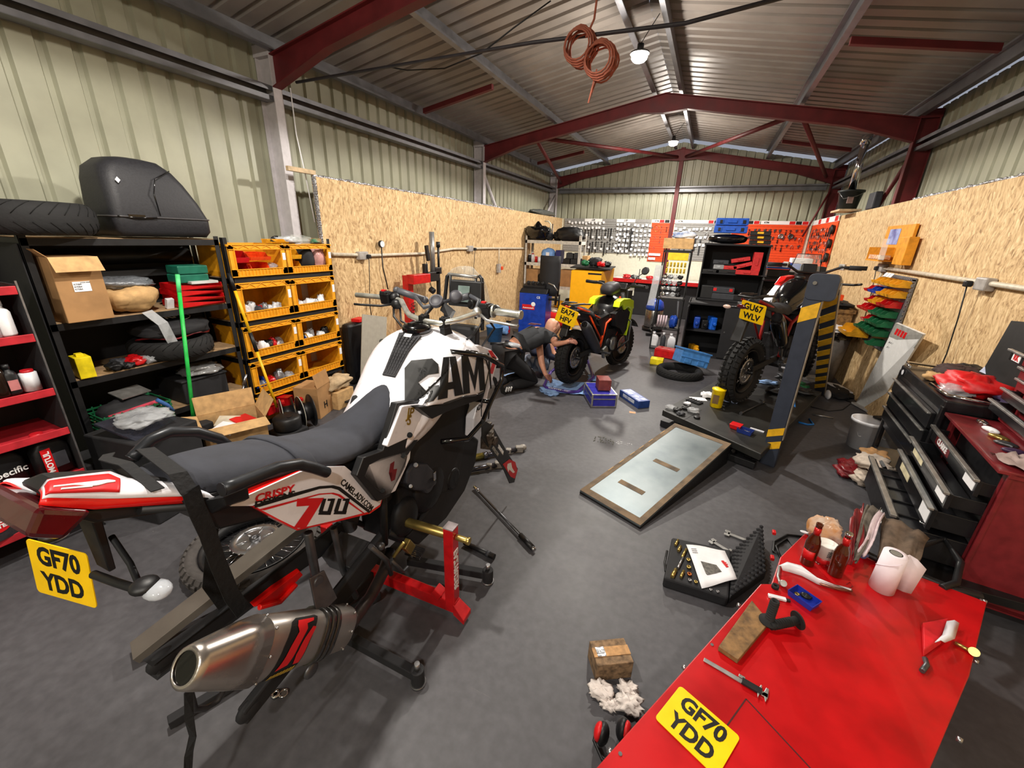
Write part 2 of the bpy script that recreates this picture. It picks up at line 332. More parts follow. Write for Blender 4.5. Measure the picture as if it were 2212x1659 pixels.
# flat bar diagonal braces on walls,white
trim(WPAINT,[('tube',[(XL+.17,Y1+.05,3.0),(XL+.17,Y1+1.5,1.5)],.035,8)],'white diagonal brace on the left wall',0)
trim(RAFT,[('tube',[(XR-.17,Y1+.05,3.0),(XR-.17,Y1+1.9,1.6)],.03,8)],'red diagonal brace on the right wall',0)
trim(WPAINT,[('tube',[(XL+.2,Y2-.2,3.02),(XL+.2,Y2-1.2,2.2)],.03,8)],'white diagonal brace in the left corner',0)
trim(RAFT,[('tube',[(XR-.2,Y2-.15,3.05),(XR-.5,Y2-.15,2.1)],.02,8)],'red diagonal brace in the right corner',0)
# OSB lining boards 1.22 wide
def osb(x,y0,y1,z1,s_,lab):
    n = max(1,round((y1-y0)/1.22)); wd = (y1-y0)/n
    trim(OSB,[('box',(x,y0+wd*(i+.5),z1/2),(.018,wd-.003,z1)) for i in range(n)],lab,0)
osb(-4.085,3.60,YB-.02,2.44,1,'chipboard lining on the left wall'); osb(2.06,2.0,YB-.05,2.44,-1,'chipboard lining on the right wall')
osb(2.06,YF,1.99,2.44,-1,'chipboard lining on the right wall near the camera')
FOIL = mat('foil_insulation',(205,205,210),.25,.8,.2,60,bump=1)
mb = MB()
for i in range(90):
    y = 3.62+i*.058; mb.blob((-4.1+rnd(-.01,.01),y,2.445+rnd(0,.012)),(.02,.035,.014),.6,i,3,4)
for i in range(44): mb.blob((-4.1,3.592,1.35+i*.025),(.03,.008,.016),.6,i,3,4)
o = mb.build('trim_%d' % (tn[0]+1),FOIL,None); tn[0] += 1; o['kind'] = 'structure'; o['label'] = 'foil insulation edge above the left lining'
mb = MB()
for i in range(60):
    y = 3.3+i*.06; mb.blob((2.09+rnd(-.01,.01),y,2.445+rnd(0,.012)),(.02,.035,.014),.6,i,3,4)
o = mb.build('trim_%d' % (tn[0]+1),FOIL,None); tn[0] += 1; o['kind'] = 'structure'; o['label'] = 'foil insulation edge above the right lining'
trim(mat('pale_timber',(200,175,140),.7),[('box',(-4.11,3.45,2.48),(.04,.34,.045)),('box',(-4.13,3.62,1.25),(.04,.04,2.45))],'timber batten at the lining edge')
PAINTW = mat('white_wall_panel',(215,214,196),.6,var=.04)
trim(PAINTW,[('box',(-1.05,YB-.06,1.22),(6.15,.016,2.44))],'white panel along the back wall')
# hanging lamps seen near the ridge
BULB = mat('lamp_glow',(255,240,215),.5,emit=60)
for i,(x,y,z,p) in enumerate(LAMPS):
    t = thing('hanging_lamp',['bright bare lamp hanging from the ridge, nearer the front and larger in view','bright bare lamp hanging near the back of the ridge','bare ridge lamp above the white motorcycle','bare ridge lamp behind the camera','bare lamp on the right slope behind the camera'][i],'lamp',(x,y,z))
    part(t,'bulb',BULB,[('ell',(0,0,0),(.085,.085,.05),8)]); part(t,'lamp_holder',BLK,[('cyl',(0,0,.04),(0,0,.12),.035)])
    part(t,'cable',BLK,[('tube',[(0,0,.12),(.05,0,.2),(.16,0,.36)],.004,6)])
    part(t,'reflector',mat('lamp_housing',(60,60,62),.5),[('lathe',[(.03,.06),(.1,.045),(.105,.03),(.1,.03),(.03,.05)],(0,0,0),20)])
# ================================================================= WHITE MOTORCYCLE (wheels and forks taken off,on a paddock lift)
SEATM = mat('seat_cloth',(52,54,62),.85,var=.1,scale=14,bump=.35); WPAN = mat('white_bodywork',(232,232,240),.28,var=.02,coat=.5)
RGLOSS = mat('red_bodywork',(226,18,14),.3,var=.04,coat=.5); TI = mat('titanium',(176,170,164),.36,.9,.1,5); BGLOSS = mat('black_gloss',(10,10,12),.15,coat=.6)
FRAMEM = mat('frame_black',(26,26,28),.5); ENG = mat('engine_black',(28,28,31),.55,.3,.2,30,bump=.2); TUBE = mat('rail_black',(44,46,50),.38,.4)
LENS = mat('red_lens',(70,6,14),.12,coat=.6); AMB = mat('clear_lens',(205,210,218),.1,alpha=.6,coat=.5); WEB = mat('black_webbing',(20,20,22),.85,bump=.4,scale=60)
bk = thing('adventure_motorcycle','white motorcycle without wheels, large black letters on its tank, raised on a red stand','motorcycle',(-1.33,1.09,0),2)  # many coordinates from here on were unprojected from image pixels and pasted in
def seat_rings(st,lo=.10,k=1.0,dz=0):
    rings = []
    for s,w_,z in st:
        prof = [(0,0),(.35,-.004),(.65,-.015),(.88,-.038),(1,-.07),(1.0,-lo)]
        r = [(w_*a*k,s,z+b+dz) for a,b in prof]; r += [(-x,y,zz) for x,y,zz in reversed(r[1:])]
        r.append((-w_*.8,s,z-lo-.02+dz)) if 0 else None
        rings.append(r)
    return rings
st = [(-.66,.055,1.235),(-.63,.10,1.25),(-.56,.125,1.245),(-.44,.148,1.22),(-.33,.155,1.188),(-.25,.16,1.163),(-.18,.165,1.135),(-.1,.168,1.108),(-.02,.165,1.092),(.08,.155,1.087),(.18,.138,1.10),(.28,.115,1.137),(.36,.098,1.18),(.42,.075,1.222),(.45,.045,1.245)]
mb = MB(); mb.loft(seat_rings(st)); mb.build('seat',SEATM,bk,0,0,1)
mb = MB(); mb.loft(seat_rings([(-.275,.164,1.173),(-.265,.1655,1.176),(-.225,.17,1.164),(-.215,.17,1.156)],.09)); o = mb.build('seat_strap',SEATM,bk); o['label'] = 'flat grab strap across the seat'
# tank
def tring(s,w_,zt,zb,k=.12):
    pr = [(0,zt),(.3*w_,zt-.004),(.6*w_,zt-.025),(.85*w_,zt-.07),(w_,zt-k),(w_*1.0,zt-k-.06),(w_*.97,(zt+zb)/2-.02),(w_*.9,zb+.02),(w_*.75,zb)]
    r = [(a,s,b) for a,b in pr]; return r + [(-x,y,z) for x,y,z in reversed(r[1:])]
tk = [(.12,.14,1.04,.9),(.18,.195,1.07,.9),(.27,.215,1.115,.9),(.34,.232,1.165,.9),(.41,.242,1.222,.92),(.47,.25,1.287,.94),(.54,.258,1.352,.98),(.6,.264,1.388,1.035),(.68,.268,1.402,1.04),(.76,.27,1.40,1.04),(.84,.268,1.388,1.045),(.92,.255,1.355,1.05),(.99,.235,1.29,1.06),(1.04,.205,1.2,1.08)]
mb = MB(); mb.loft([tring(*a) for a in tk]); tank = mb.build('fuel_tank',WPAN,bk,0,0,1)
# fuel cap,tank pad,warning label
part(bk,'fuel_cap',BGLOSS,[('lathe',[(.02,-.02),(.075,-.02),(.078,.006),(.066,.018),(.03,.023),(.001,.024)],(0,.645,1.412),28,(0,.02,1)),('box',(0,.645,1.438),(.03,.12,.016))],.003)
def tz(t,s):   # tank top height near the middle
    p = [(a[0],a[2]) for a in tk]
    for (s0,z0),(s1,z1) in zip(p,p[1:]):
        if s0 <= s <= s1: return z0+(z1-z0)*(s-s0)/(s1-s0) - .35*t*t
    return p[-1][1]
mb = MB(); rows = 13
for i in range(rows+1):
    s = .40+.175*i/rows; hw = .035+.022*(i/rows)**1.5+.006*(i < 2)
for i in range(rows):
    for sg in range(5):
        s0 = .40+.175*i/rows; s1 = .40+.175*(i+.86)/rows; w0 = .036+.024*(i/rows)**1.4
        a = -w0+2*w0*sg/5+.002; b = -w0+2*w0*(sg+1)/5-.002; z0,z1 = tz(0,s0)+.007,tz(0,s1)+.007
        mb.hexa([(a,s0,z0),(b,s0,z0),(b,s1,z1),(a,s1,z1)],[(a+.002,s0+.001,z0+.006),(b-.002,s0+.001,z0+.006),(b-.002,s1-.001,z1+.006),(a+.002,s1-.001,z1+.006)])
pl = [(-.038,.395),(.038,.395),(.04,.42),(.048,.5),(.066,.575),(.07,.585),(.045,.592),(0,.582),(-.045,.592),(-.07,.585),(-.066,.575),(-.048,.5),(-.04,.42)]
mb.add([(x,y,tz(0,y)+.003) for x,y in pl]+[(x,y,tz(0,y)+.009) for x,y in pl],[tuple(range(13)),tuple(range(13,26))]+[(i,(i+1) % 13,13+(i+1) % 13,13+i) for i in range(13)])
o = mb.build('tank_pad',mat('pad_rubber',(42,42,46),.7),bk); o['label'] = 'black rubber tank pad'
part(bk,'badge',WINK,[('box',(0,.566,tz(0,.566)+.018),(.045,.02,.002),(45,0,0))])
# surface-following graphics
from mathutils.geometry import intersect_line_plane
dgp = bpy.context.evaluated_depsgraph_get()
def bvh_of(o):
    dg = bpy.context.evaluated_depsgraph_get(); e = o.evaluated_get(dg); me = e.to_mesh()
    t = BVHTree.FromPolygons([v.co.copy() for v in me.vertices],[tuple(p.vertices) for p in me.polygons]); e.to_mesh_clear(); return t
TB = bvh_of(tank)
def decal(par,name,polys,m,tree,off=.003,div=10,side=1,flat=None):
    """polys: list of (s,z) polygons cast onto the tree from the side; one mesh"""
    bm = bmesh.new()
    for poly in polys:
        vs = [bm.verts.new((0,a,b)) for a,b in poly]; bm.faces.new(vs)
    bmesh.ops.triangulate(bm,faces=bm.faces[:])
    for _ in range(3):
        es = [e for e in bm.edges if e.calc_length() > .02]
        if es: bmesh.ops.subdivide_edges(bm,edges=es,cuts=1); bmesh.ops.triangulate(bm,faces=[f for f in bm.faces if len(f.verts) > 3])
    for v in bm.verts:
        h = tree.ray_cast(V((side*1.0,v.co.y,v.co.z)),V((-side,0,0))) if tree else (None,)
        if h[0]: v.co = h[0]+V((side*off,0,0))
        else: v.co.x = side*(flat or .2)
    me = bpy.data.meshes.new(name); bm.to_mesh(me); bm.free(); me.materials.append(m)
    o = bpy.data.objects.new(name,me); COL.objects.link(o); o.parent = par; return o
# big slanting letters on the tank side,drawn as polygons in a unit cell then skewed to a quad taken from image pixels
LET = {'C': [[(0,.15),(.18,0),(.8,0),(1,.15),(1,.36),(.66,.36),(.66,.2),(.36,.2),(.36,.5),(0,.5)],[(0,.5),(.36,.5),(.36,.82),(.66,.82),(.66,.64),(1,.64),(1,.85),(.8,1),(.18,1),(0,.85)]],
       'A': [[(0,0),(.36,0),(.5,1),(.26,1)],[(.64,0),(1,0),(.76,1),(.5,1)],[(.32,.2),(.68,.2),(.66,.38),(.34,.38)]],
       'M': [[(0,0),(.28,0),(.28,1),(0,1)],[(.72,0),(1,0),(1,1),(.72,1)],[(.28,.62),(.5,.02),(.5,.45),(.28,1)],[(.72,.62),(.72,1),(.5,.45),(.5,.02)]],
       'E': [[(0,0),(.38,0),(.38,1),(0,1)],[(.38,0),(1,0),(1,.2),(.38,.2)],[(.38,.42),(.9,.42),(.9,.6),(.38,.6)],[(.38,.8),(1,.8),(1,1),(.38,1)]]}
quad = [(0.171,1.184),(1.075,0.973),(1.027,1.217),(0.189,1.384)]
def Q(u,v):
    a = [quad[0][i]*(1-u)+quad[1][i]*u for i in (0,1)]; b = [quad[3][i]*(1-u)+quad[2][i]*u for i in (0,1)]; return (a[0]*(1-v)+b[0]*v,a[1]*(1-v)+b[1]*v)
x0 = 0
# side radiator panel: outer skin bulging beyond the tank
pan = [(0.178,1.168),(0.428,1.23),(0.702,1.309),(0.818,1.274),(0.935,1.195),(0.974,1.121),(0.914,1.007),(0.819,1.016),(0.672,1.059),(0.538,1.08),(0.471,1.09),(0.244,1.16)]
def skin(par,name,poly,m,t0,t1,bulge=0,bev=.004,side=1,edge=None):
    mb = MB(); mb.prism([(a,b) for a,b in poly],side*t0,side*t1,'x')
    if bulge:
        zm = sum(b for a,b in poly)/len(poly)
        for v in mb.v: v.x += side*bulge*(zm-v.z)
    return mb.build(name,m,par,bev)
part(bk,'lower_shroud',BLK,[('prism',[(0.265,1.147),(0.484,1.078),(0.687,1.047),(0.93,0.994),(0.912,0.955),(0.67,1.003),(0.504,1.03),(0.378,1.043)],.18,.262,'x')],.004)
pos = {'C': (0,.30),'A': (.28,.56),'M': (.56,.86),'E': (.93,1.2)}
CAM_EYE = V((1.292,-1.136,1.88))  # camera position in the bike frame; outlines below are cast along its sight lines
def inpoly(poly,s,z):
    c = False; n = len(poly)
    for i in range(n):
        (a,b),(c_,d) = poly[i],poly[i-1]
        if (b > z) != (d > z) and s < (c_-a)*(z-b)/(d-b)+a: c = not c
    return c
SM = [V((0,*pan[i])) for i in range(3)]
def on_skin(v,off,force=False):
    """point of the bodywork on the camera ray through v: on the tank, or on the radiator panel that leaves the tank at its seam"""
    d = (v-CAM_EYE).normalized(); q = CAM_EYE+d*((.27-CAM_EYE.x)/d.x); h = TB.ray_cast(CAM_EYE,d)[0]
    p = V((0,q.y,q.z)); dist = min(((p-a)-(b-a)*max(0,min(1,(p-a).dot(b-a)/(b-a).length_squared))).length for a,b in zip(SM,SM[1:]))
    if force or inpoly(pan,q.y,q.z):
        w_ = min(1,dist/.11); w_ = w_*w_*(3-2*w_); co = (h.lerp(q,w_) if h else q)-d*.004
    else: co = h if h else q
    return co-d*off
def spray(par,name,polys,m,t0=.262,off=.003,thr=.05,lvl=.01,solid=0,force=False):  # slides each vertex along its camera ray onto the bodywork
    bm = bmesh.new()
    for poly in polys: bm.faces.new([bm.verts.new((t0,a,b)) for a,b in poly])
    bmesh.ops.triangulate(bm,faces=bm.faces[:])
    for _ in range(5):
        es = [e for e in bm.edges if e.calc_length() > lvl]
        if es: bmesh.ops.subdivide_edges(bm,edges=es,cuts=1); bmesh.ops.triangulate(bm,faces=[f for f in bm.faces if len(f.verts) > 3])
    for v in bm.verts: v.co = on_skin(v.co,off,force)
    bm.normal_update()
    fl_ = [f for f in bm.faces if f.normal.x < 0]; bmesh.ops.reverse_faces(bm,faces=fl_)
    bad = [f for f in bm.faces if max((e.calc_length() for e in f.edges)) > thr]; bmesh.ops.delete(bm,geom=bad,context='FACES')
    me = bpy.data.meshes.new(name); bm.to_mesh(me); bm.free(); me.materials.append(m); o = bpy.data.objects.new(name,me); COL.objects.link(o); o.parent = par
    for f in me.polygons: f.use_smooth = True
    if solid: md = o.modifiers.new('s','SOLIDIFY'); md.thickness = solid; md.offset = -1
    return o
spray(bk,'radiator_panel',[pan],WPAN,.27,0,.3,.02,.008,True)
mb = MB(); mb.tube([on_skin(V((.27,a,b)),.001,True) for a,b in pan],.0055,8,False,True); mb.build('panel_edge',BGLOSS,bk)
ps = []
for ch,(a,b) in pos.items():
    if ch == 'E': b = 1.0; 
    for poly in LET[ch]:
        ps.append([Q(a+(x if ch != 'E' else min(x,.38)*1.0)*(b-a),y) for x,y in poly]) if ch != 'E' or poly is LET['E'][0] else None
o = spray(bk,'lettering',ps,INK,off=.008,thr=.035,lvl=.008); o['label'] = 'big black CAM letters on the tank side'
# black airbox / side cover,JPS panel,K panel
skin(bk,'side_cover',[(0.082,1.003),(0.194,1.182),(0.321,1.149),(0.559,1.078),(0.65,0.991),(0.403,0.972),(0.245,0.896),(0.223,0.846),(0.096,0.76),(0.021,0.784),(-0.079,0.97),(-0.033,1.029)],BLK,.17,.205)
skin(bk,'knee_panel',[(0.091,1.025),(0.206,1.163),(0.222,1.162),(0.513,1.075),(0.521,1.065),(0.32,1.039),(0.269,0.996),(0.227,0.997),(0.099,1.016)],WPAN,.19,.22)
skin(bk,'heel_panel',[(-0.045,0.946),(-0.008,0.986),(0.068,0.977),(0.271,0.917),(0.26,0.872),(0.141,0.764),(0.06,0.781),(0.037,0.815)],WPAN,.18,.205)
part(bk,'panel_bolt',BGLOSS,[('cyl',(0.214,0.256,1.001),(0.23,0.235,1.014),.013)]); part(bk,'panel_bolt',BGLOSS,[('cyl',(0.2,0.217,0.909),(0.212,0.202,0.92),.012)]); part(bk,'panel_bolt',BGLOSS,[('cyl',(0.2,0.061,0.814),(0.212,0.048,0.826),.01)])
GOLD = mat('gold_ink',(150,120,35),.4,.3)
def dirv(a,b): return (V(b)-V(a)).normalized()
text(bk,'JP',.066,GOLD,(0.222,0.261,1.111),dirv((0.2,0.266,1.104),(0.2,0.373,1.069)),dirv((0.2,0.297,1.051),(0.2,0.303,1.12)),.001)
text(bk,'S',.066,GOLD,(0.223,0.247,1.081),dirv((0.2,0.266,1.104),(0.2,0.373,1.069)),dirv((0.2,0.297,1.051),(0.2,0.303,1.12)),.001)
decal(bk,'emblem',[[(0.118,0.92),(0.147,0.919),(0.136,0.882),(0.161,0.872),(0.14,0.826),(0.115,0.831),(0.126,0.873),(0.104,0.881)]],mat('dark_emblem',(120,25,30),.5),None,flat=.2065)
# 700 side panel and tail
p7 = [(-0.535,1.12),(-0.506,1.126),(-0.406,1.114),(-0.293,1.1),(-0.202,1.07),(-0.095,1.012),(0.097,0.734),(0.078,0.707),(0.012,0.714),(-0.185,0.808),(-0.336,0.884),(-0.399,0.973),(-0.468,1.075)]
for sd in (1,-1):
    skin(bk,'side_panel',p7,RGLOSS,.10,.165,.001,side=sd)
    ctr = (sum(a for a,b in p7)/len(p7),sum(b for a,b in p7)/len(p7))
    skin(bk,'side_panel_graphic',[(ctr[0]+(a-ctr[0])*.985,ctr[1]+(b-ctr[1])*.955+.006) for a,b in p7],WPAN,.16,.169,side=sd,bev=.001)
TOPC = [(0.03,-0.827,1.314),(0.02,-0.806,1.328),(0.02,-0.756,1.311),(0.02,-0.702,1.291),(0.045,-0.683,1.266),(0.09,-0.586,1.204),(0.105,-0.554,1.166),(0.112,-0.522,1.117)]
BOTC = [(0.09,-0.85,1.311),(0.1,-0.843,1.307),(0.105,-0.814,1.284),(0.105,-0.778,1.255),(0.11,-0.711,1.22),(0.115,-0.599,1.159),(0.115,-0.557,1.122),(0.115,-0.525,1.094)]
def ruled(u,v,off=0,sd=1):
    u = max(0,min(.9999,u))*7; i = int(u); f = u-i
    a = V(TOPC[i]).lerp(V(TOPC[i+1]),f); b = V(BOTC[i]).lerp(V(BOTC[i+1]),f); p = a.lerp(b,v)
    p = p+V((sin(pi*v)*.018,0,sin(pi*v)*.012))+V((.75,0,.65))*off; return V((sd*p.x,p.y,p.z - (0 if sd > 0 else .04*(1-v))))
def ruled_patch(par,name,m,u0,u1,v0,v1,off,sd=1,n=28,k=6,th=.0):
    mb = MB(); vs = [ruled(u0+(u1-u0)*i/n,(v0(u0+(u1-u0)*i/n) if callable(v0) else v0)+((v1 if not callable(v1) else v1(u0+(u1-u0)*i/n))-(v0(u0+(u1-u0)*i/n) if callable(v0) else v0))*j/k,off,sd) for i in range(n+1) for j in range(k+1)]
    mb.add(vs,[(i*(k+1)+j,(i+1)*(k+1)+j,(i+1)*(k+1)+j+1,i*(k+1)+j+1) for i in range(n) for j in range(k)],True)
    return mb.build(name,m,par,0,.003)
for sd in (1,-1):
    ruled_patch(bk,'tail_panel',RGLOSS,0,1,0,1,0,sd)
    ruled_patch(bk,'tail_graphic',WPAN,.03,.975,.02,lambda u: .78 if u < .5 else .78-.2*(u-.5),.0035,sd)
ruled_patch(bk,'emblem',REDINK,.07,.5,lambda u: .12+.5*max(0,.2-u)+.9*max(0,u-.42),lambda u: .68-.1*u,.0065)
ruled_patch(bk,'emblem',WINK,.16,.47,lambda u: .42-.35*(u-.16),lambda u: (.46-.35*(u-.16))+.10*sin(max(0,(u-.25))*13)**2*(u > .25)*(u < .47),.0088)
ruled_patch(bk,'emblem',WINK,.2,.36,lambda u: .52-.3*(u-.2),lambda u: .56-.3*(u-.2),.0088)
part(bk,'tail_cover',BLK,[('hexa',[(-.10,-.83,1.30),(.10,-.83,1.30),(.12,-.5,1.06),(-.12,-.5,1.06)],[(-.03,-.8,1.33),(.03,-.8,1.33),(.08,-.55,1.2),(-.08,-.55,1.2)]),('hexa',[(-.12,-.55,1.03),(.12,-.55,1.03),(.15,.1,.78),(-.15,.1,.78)],[(-.13,-.62,1.18),(.13,-.62,1.18),(.155,.15,1.0),(-.155,.15,1.0)])],.01)
part(bk,'mudguard',FRAMEM,[('hexa',[(-.09,-.78,1.21),(.09,-.78,1.21),(.09,-.3,1.0),(-.09,-.3,1.0)],[(-.09,-.83,1.27),(.09,-.83,1.27),(.1,-.3,1.06),(-.1,-.3,1.06)]),('hexa',[(-.08,-.3,.96),(.08,-.3,.96),(.08,.02,.62),(-.08,.02,.62)],[(-.09,-.3,1.0),(.09,-.3,1.0),(.1,.1,.8),(-.1,.1,.8)])],.01)
def fill_text(tx,size,m,px,u0,u1,v0,v1,**k): pass
X7 = dirv((0.17,-0.338,0.93),(0.17,-0.091,0.815)); U7 = dirv((0.17,-0.316,0.894),(0.17,-0.275,0.984))
decal(bk,'number',[[(-0.321,1.01),(-0.214,0.945),(-0.309,0.877),(-0.353,0.911),(-0.28,0.954),(-0.329,0.983)]],REDINK,None,flat=.1705)
def zero(u0): pass
for zz in ([[(-0.22,0.945),(-0.205,0.935),(-0.229,0.893),(-0.246,0.905)],[(-0.182,0.921),(-0.165,0.91),(-0.19,0.867),(-0.209,0.88)],[(-0.242,0.905),(-0.19,0.869),(-0.197,0.856),(-0.25,0.894)],[(-0.198,0.931),(-0.174,0.915),(-0.177,0.907),(-0.202,0.923)]],
    [[(-0.152,0.902),(-0.135,0.89),(-0.161,0.847),(-0.18,0.86)],[(-0.113,0.876),(-0.094,0.864),(-0.121,0.819),(-0.141,0.833)],[(-0.175,0.859),(-0.118,0.82),(-0.125,0.809),(-0.184,0.85)],[(-0.128,0.886),(-0.103,0.87),(-0.107,0.861),(-0.132,0.878)]]):
    decal(bk,'number',zz,INK,None,flat=.1705)
decal(bk,'stripe',[[(-0.47,1.081),(-0.387,1.058),(-0.226,1.003),(-0.165,0.97),(-0.134,0.943),(0.009,0.733),(0,0.727),(-0.147,0.938),(-0.177,0.965),(-0.228,0.992),(-0.451,1.063)]],INK,None,flat=.1703)
decal(bk,'stripe',[[(-0.453,1.056),(-0.231,0.974),(-0.17,0.94),(-0.139,0.912),(-0.02,0.738),(-0.025,0.737),(-0.151,0.913),(-0.181,0.941),(-0.232,0.969),(-0.439,1.042)]],REDINK,None,flat=.1703)
text(bk,'CAMEL-ADV.COM',.034,INK,(0.17,-0.052,0.849),dirv((0.17,-0.112,0.945),(0.17,0.016,0.743)),(0,-.3,1),.0006)
text(bk,'CRISPY',.034,REDINK,(0.171,-0.393,1.076),dirv((0.17,-0.466,1.102),(0.17,-0.343,1.063)),(0,-.25,1),.001,sx=1.3)
text(bk,'DESIGNS',.026,INK,(0.171,-0.396,1.057),dirv((0.17,-0.466,1.102),(0.17,-0.343,1.063)),(0,-.25,1),.001,sx=1.4)
# grab rails
for sd in (1,-1):
    q = [(.235,-.60,1.19),(.225,-.54,1.2),(.215,-.47,1.235),(.21,-.38,1.222),(.2,-.28,1.17),(.195,-.22,1.12)]
    if sd > 0: q = [(0.225,-0.572,1.217),(0.225,-0.539,1.212),(0.225,-0.466,1.202),(0.225,-0.406,1.194),(0.225,-0.335,1.168),(0.225,-0.278,1.121),(0.225,-0.233,1.079)]
    else: q = [(-.225,a,b) for a,b in [(-.56,1.19),(-.545,1.20),(-.50,1.228),(-.445,1.232),(-.37,1.2),(-.3,1.14),(-.27,1.09)]]
    o = part(bk,'grab_rail',TUBE,[('tube',q,.0175,12,False),('tube',[q[0],(V(q[0])*.97+V(q[1])*.03)],.0185,12)],solid=.003)
    part(bk,'rail_bracket',BLK,[('hexa',[(sd*.10,-.56,1.08),(sd*.2,-.56,1.15),(sd*.2,-.49,1.13),(sd*.10,-.47,1.06)],[(sd*.10,-.57,1.14),(sd*.22,-.57,1.19),(sd*.22,-.5,1.18),(sd*.10,-.48,1.12)])],.004)
# rear lamp,plate bracket,indicators
part(bk,'tail_light',LENS,[('hexa',[(0.12,-0.843,1.222),(0.12,-0.892,1.264),(0.12,-0.859,1.318),(0.12,-0.782,1.258)]+[],[(-.12,a[1],a[2]) for a in [(0.12,-0.843,1.222),(0.12,-0.892,1.264),(0.12,-0.859,1.318),(0.12,-0.782,1.258)]])],.012)
part(bk,'plate_arm',BLK,[('hexa',[(-.03,-.77,1.03),(.03,-.77,1.03),(.03,-.755,1.03),(-.03,-.755,1.03)],[(-.04,-.77,1.2),(.04,-.77,1.2),(.04,-.75,1.2),(-.04,-.75,1.2)]),('tube',[(.02,-.74,1.12),(.1,-.75,1.07),(.17,-.77,1.05),(.2,-.78,1.05)],.008),('tube',[(0,-.79,1.03),(.1,-.785,1.04),(.2,-.78,1.055)],.011)],.004)
for sd,lab in ((1,'clear lens indicator'),(-1,'clear lens indicator')):
    i_ = part(bk,'indicator',BLK,[('ell',(sd*.21,-.775,1.07),(.03,.03,.016),8)],label=lab)
    part(i_,'lens',AMB,[('ell',(sd*.235,-.765,1.058),(.038,.028,.018),8)])
def numplate(par,line1,line2,c,X,U,w_=.229,h_=.178,size=.07,name='number_plate',sx=.92):
    X = V(X).normalized(); U = V(U); U = (U-X*U.dot(X)).normalized(); Z = X.cross(U)
    M4 = Matrix(((X.x,U.x,Z.x,c[0]),(X.y,U.y,Z.y,c[1]),(X.z,U.z,Z.z,c[2]),(0,0,0,1)))
    o = part(par,name,PLATEY,[('prism',rrect(w_,h_,.012),-.0015,.0015)],.0005)
    o.matrix_local = M4
    for t_,y in ((line1,h_*.23),(line2,-h_*.24)): text(o,t_,size*1.12,INK,(0,y,.0018),(1,0,0),(0,1,0),.0028,sx=sx,extr=.0004)
    return o
numplate(bk,'GF70','YDD',(-0.123,-0.81,1),(1,.17,0),(.3,.17,.95),.215,.165,.067)
# handlebar,controls,risers
HB_ = mat('bar_aluminium',(205,205,196),.3,.75)
bp = [(-.61,.875,1.51),(-.43,.89,1.51),(-.33,.90,1.505),(-.27,.88,1.50),(-.17,.79,1.462),(-.12,.75,1.45),(.0,.70,1.44),(.12,.69,1.44),(.20,.74,1.46),(.27,.85,1.49),(.31,.87,1.497),(.36,.865,1.50),(.52,.84,1.50)]
part(bk,'handlebar',HB_,[('tube',bp,.0155,14)])
part(bk,'throttle_tube',HB_,[('cyl',(.345,.87,1.5),(.515,.84,1.5),.021),('cyl',(.34,.87,1.5),(.352,.87,1.5),.036),('cyl',(.505,.842,1.5),(.52,.84,1.5),.024)],.001)
for sx_,nm in ((-1,'left'),(1,'right')):
    c = V((-.385,.895,1.508)) if sx_ < 0 else V((.30,.87,1.5))
    h = part(bk,'switch_cluster',BLK,[('box',c,(.075,.06,.07),(10,0,-8)),('box',c+V((0,-.02,.03)),(.05,.05,.03)),('ell',c+V((.05,.01,.005)),(.03,.035,.03),6)],.008)
    part(h,'button',REDINK,[('box',c+V((.0,-.03,.045)),(.024,.022,.016))],.002)
    if sx_ < 0: part(bk,'clutch_lever',BLK,[('tube',[(-.32,.86,1.48),(-.38,.82,1.47),(-.5,.79,1.47),(-.54,.775,1.472)],.007),('ell',(-.3,.87,1.48),(.035,.03,.03),8)])
    else: part(bk,'brake_lever',ALU,[('tube',[(.28,.84,1.48),(.34,.80,1.46),(.44,.79,1.455),(.53,.775,1.455)],[.009,.008,.008,.009]),('ell',(.26,.85,1.49),(.03,.035,.03),8)])
for t in (0,.13):
    part(bk,'bar_clamp',BLK,[('box',(t,.715,1.44),(.035,.06,.06)),('hexa',[(t-.018,.69,1.33),(t+.018,.69,1.33),(t+.018,.8,1.33),(t-.018,.8,1.33)],[(t-.016,.69,1.43),(t+.016,.69,1.43),(t+.016,.74,1.43),(t-.016,.74,1.43)]),('cyl',(t,.70,1.45),(t,.70,1.478),.009)],.005)
part(bk,'top_yoke',BLK,[('prism',[(-.14,.78),(.14,.78),(.15,.86),(.1,.93),(-.1,.93),(-.15,.86)],1.30,1.33)],.006)
part(bk,'crossbar_mount',mat('ram_grey',(72,74,80),.45),[('cyl',(-0.35,0.943,1.551),(-0.2,1.021,1.496),.021),('ell',(-0.35,0.943,1.551),(.023,)*3,6),('ell',(-0.2,1.021,1.496),(.023,)*3,6),('cyl',(.02,1.02,1.52),(.13,1.0,1.55),.02),('tube',[(-.22,.95,1.52),(-.1,.86,1.48),(.02,1.0,1.52)],.012),('tube',[(.13,1.0,1.55),(.2,.98,1.53),(.2,.92,1.46)],.013)])
part(bk,'phone_mount',mat('mount_grey',(62,61,68),.5),[('lathe',[(.01,-.012),(.04,-.012),(.042,.004),(.034,.012),(.03,.008),(.002,.008)],(0,0.839,1.529),20,(.15,-.6,.5)),
      ('lathe',[(.01,-.012),(.036,-.012),(.036,.006),(.02,.012),(.002,.012)],(0.12,0.855,1.563),20,(.3,-.6,.5))])
part(bk,'mount_arm',BLK,[('tube',[(-.03,.86,1.5),(-.02,.76,1.46)],.01),('hexa',[(.03,.83,1.48),(.05,.83,1.48),(.15,.76,1.46),(.13,.76,1.46)],[(.03,.86,1.52),(.05,.86,1.52),(.15,.8,1.49),(.13,.8,1.49)])])
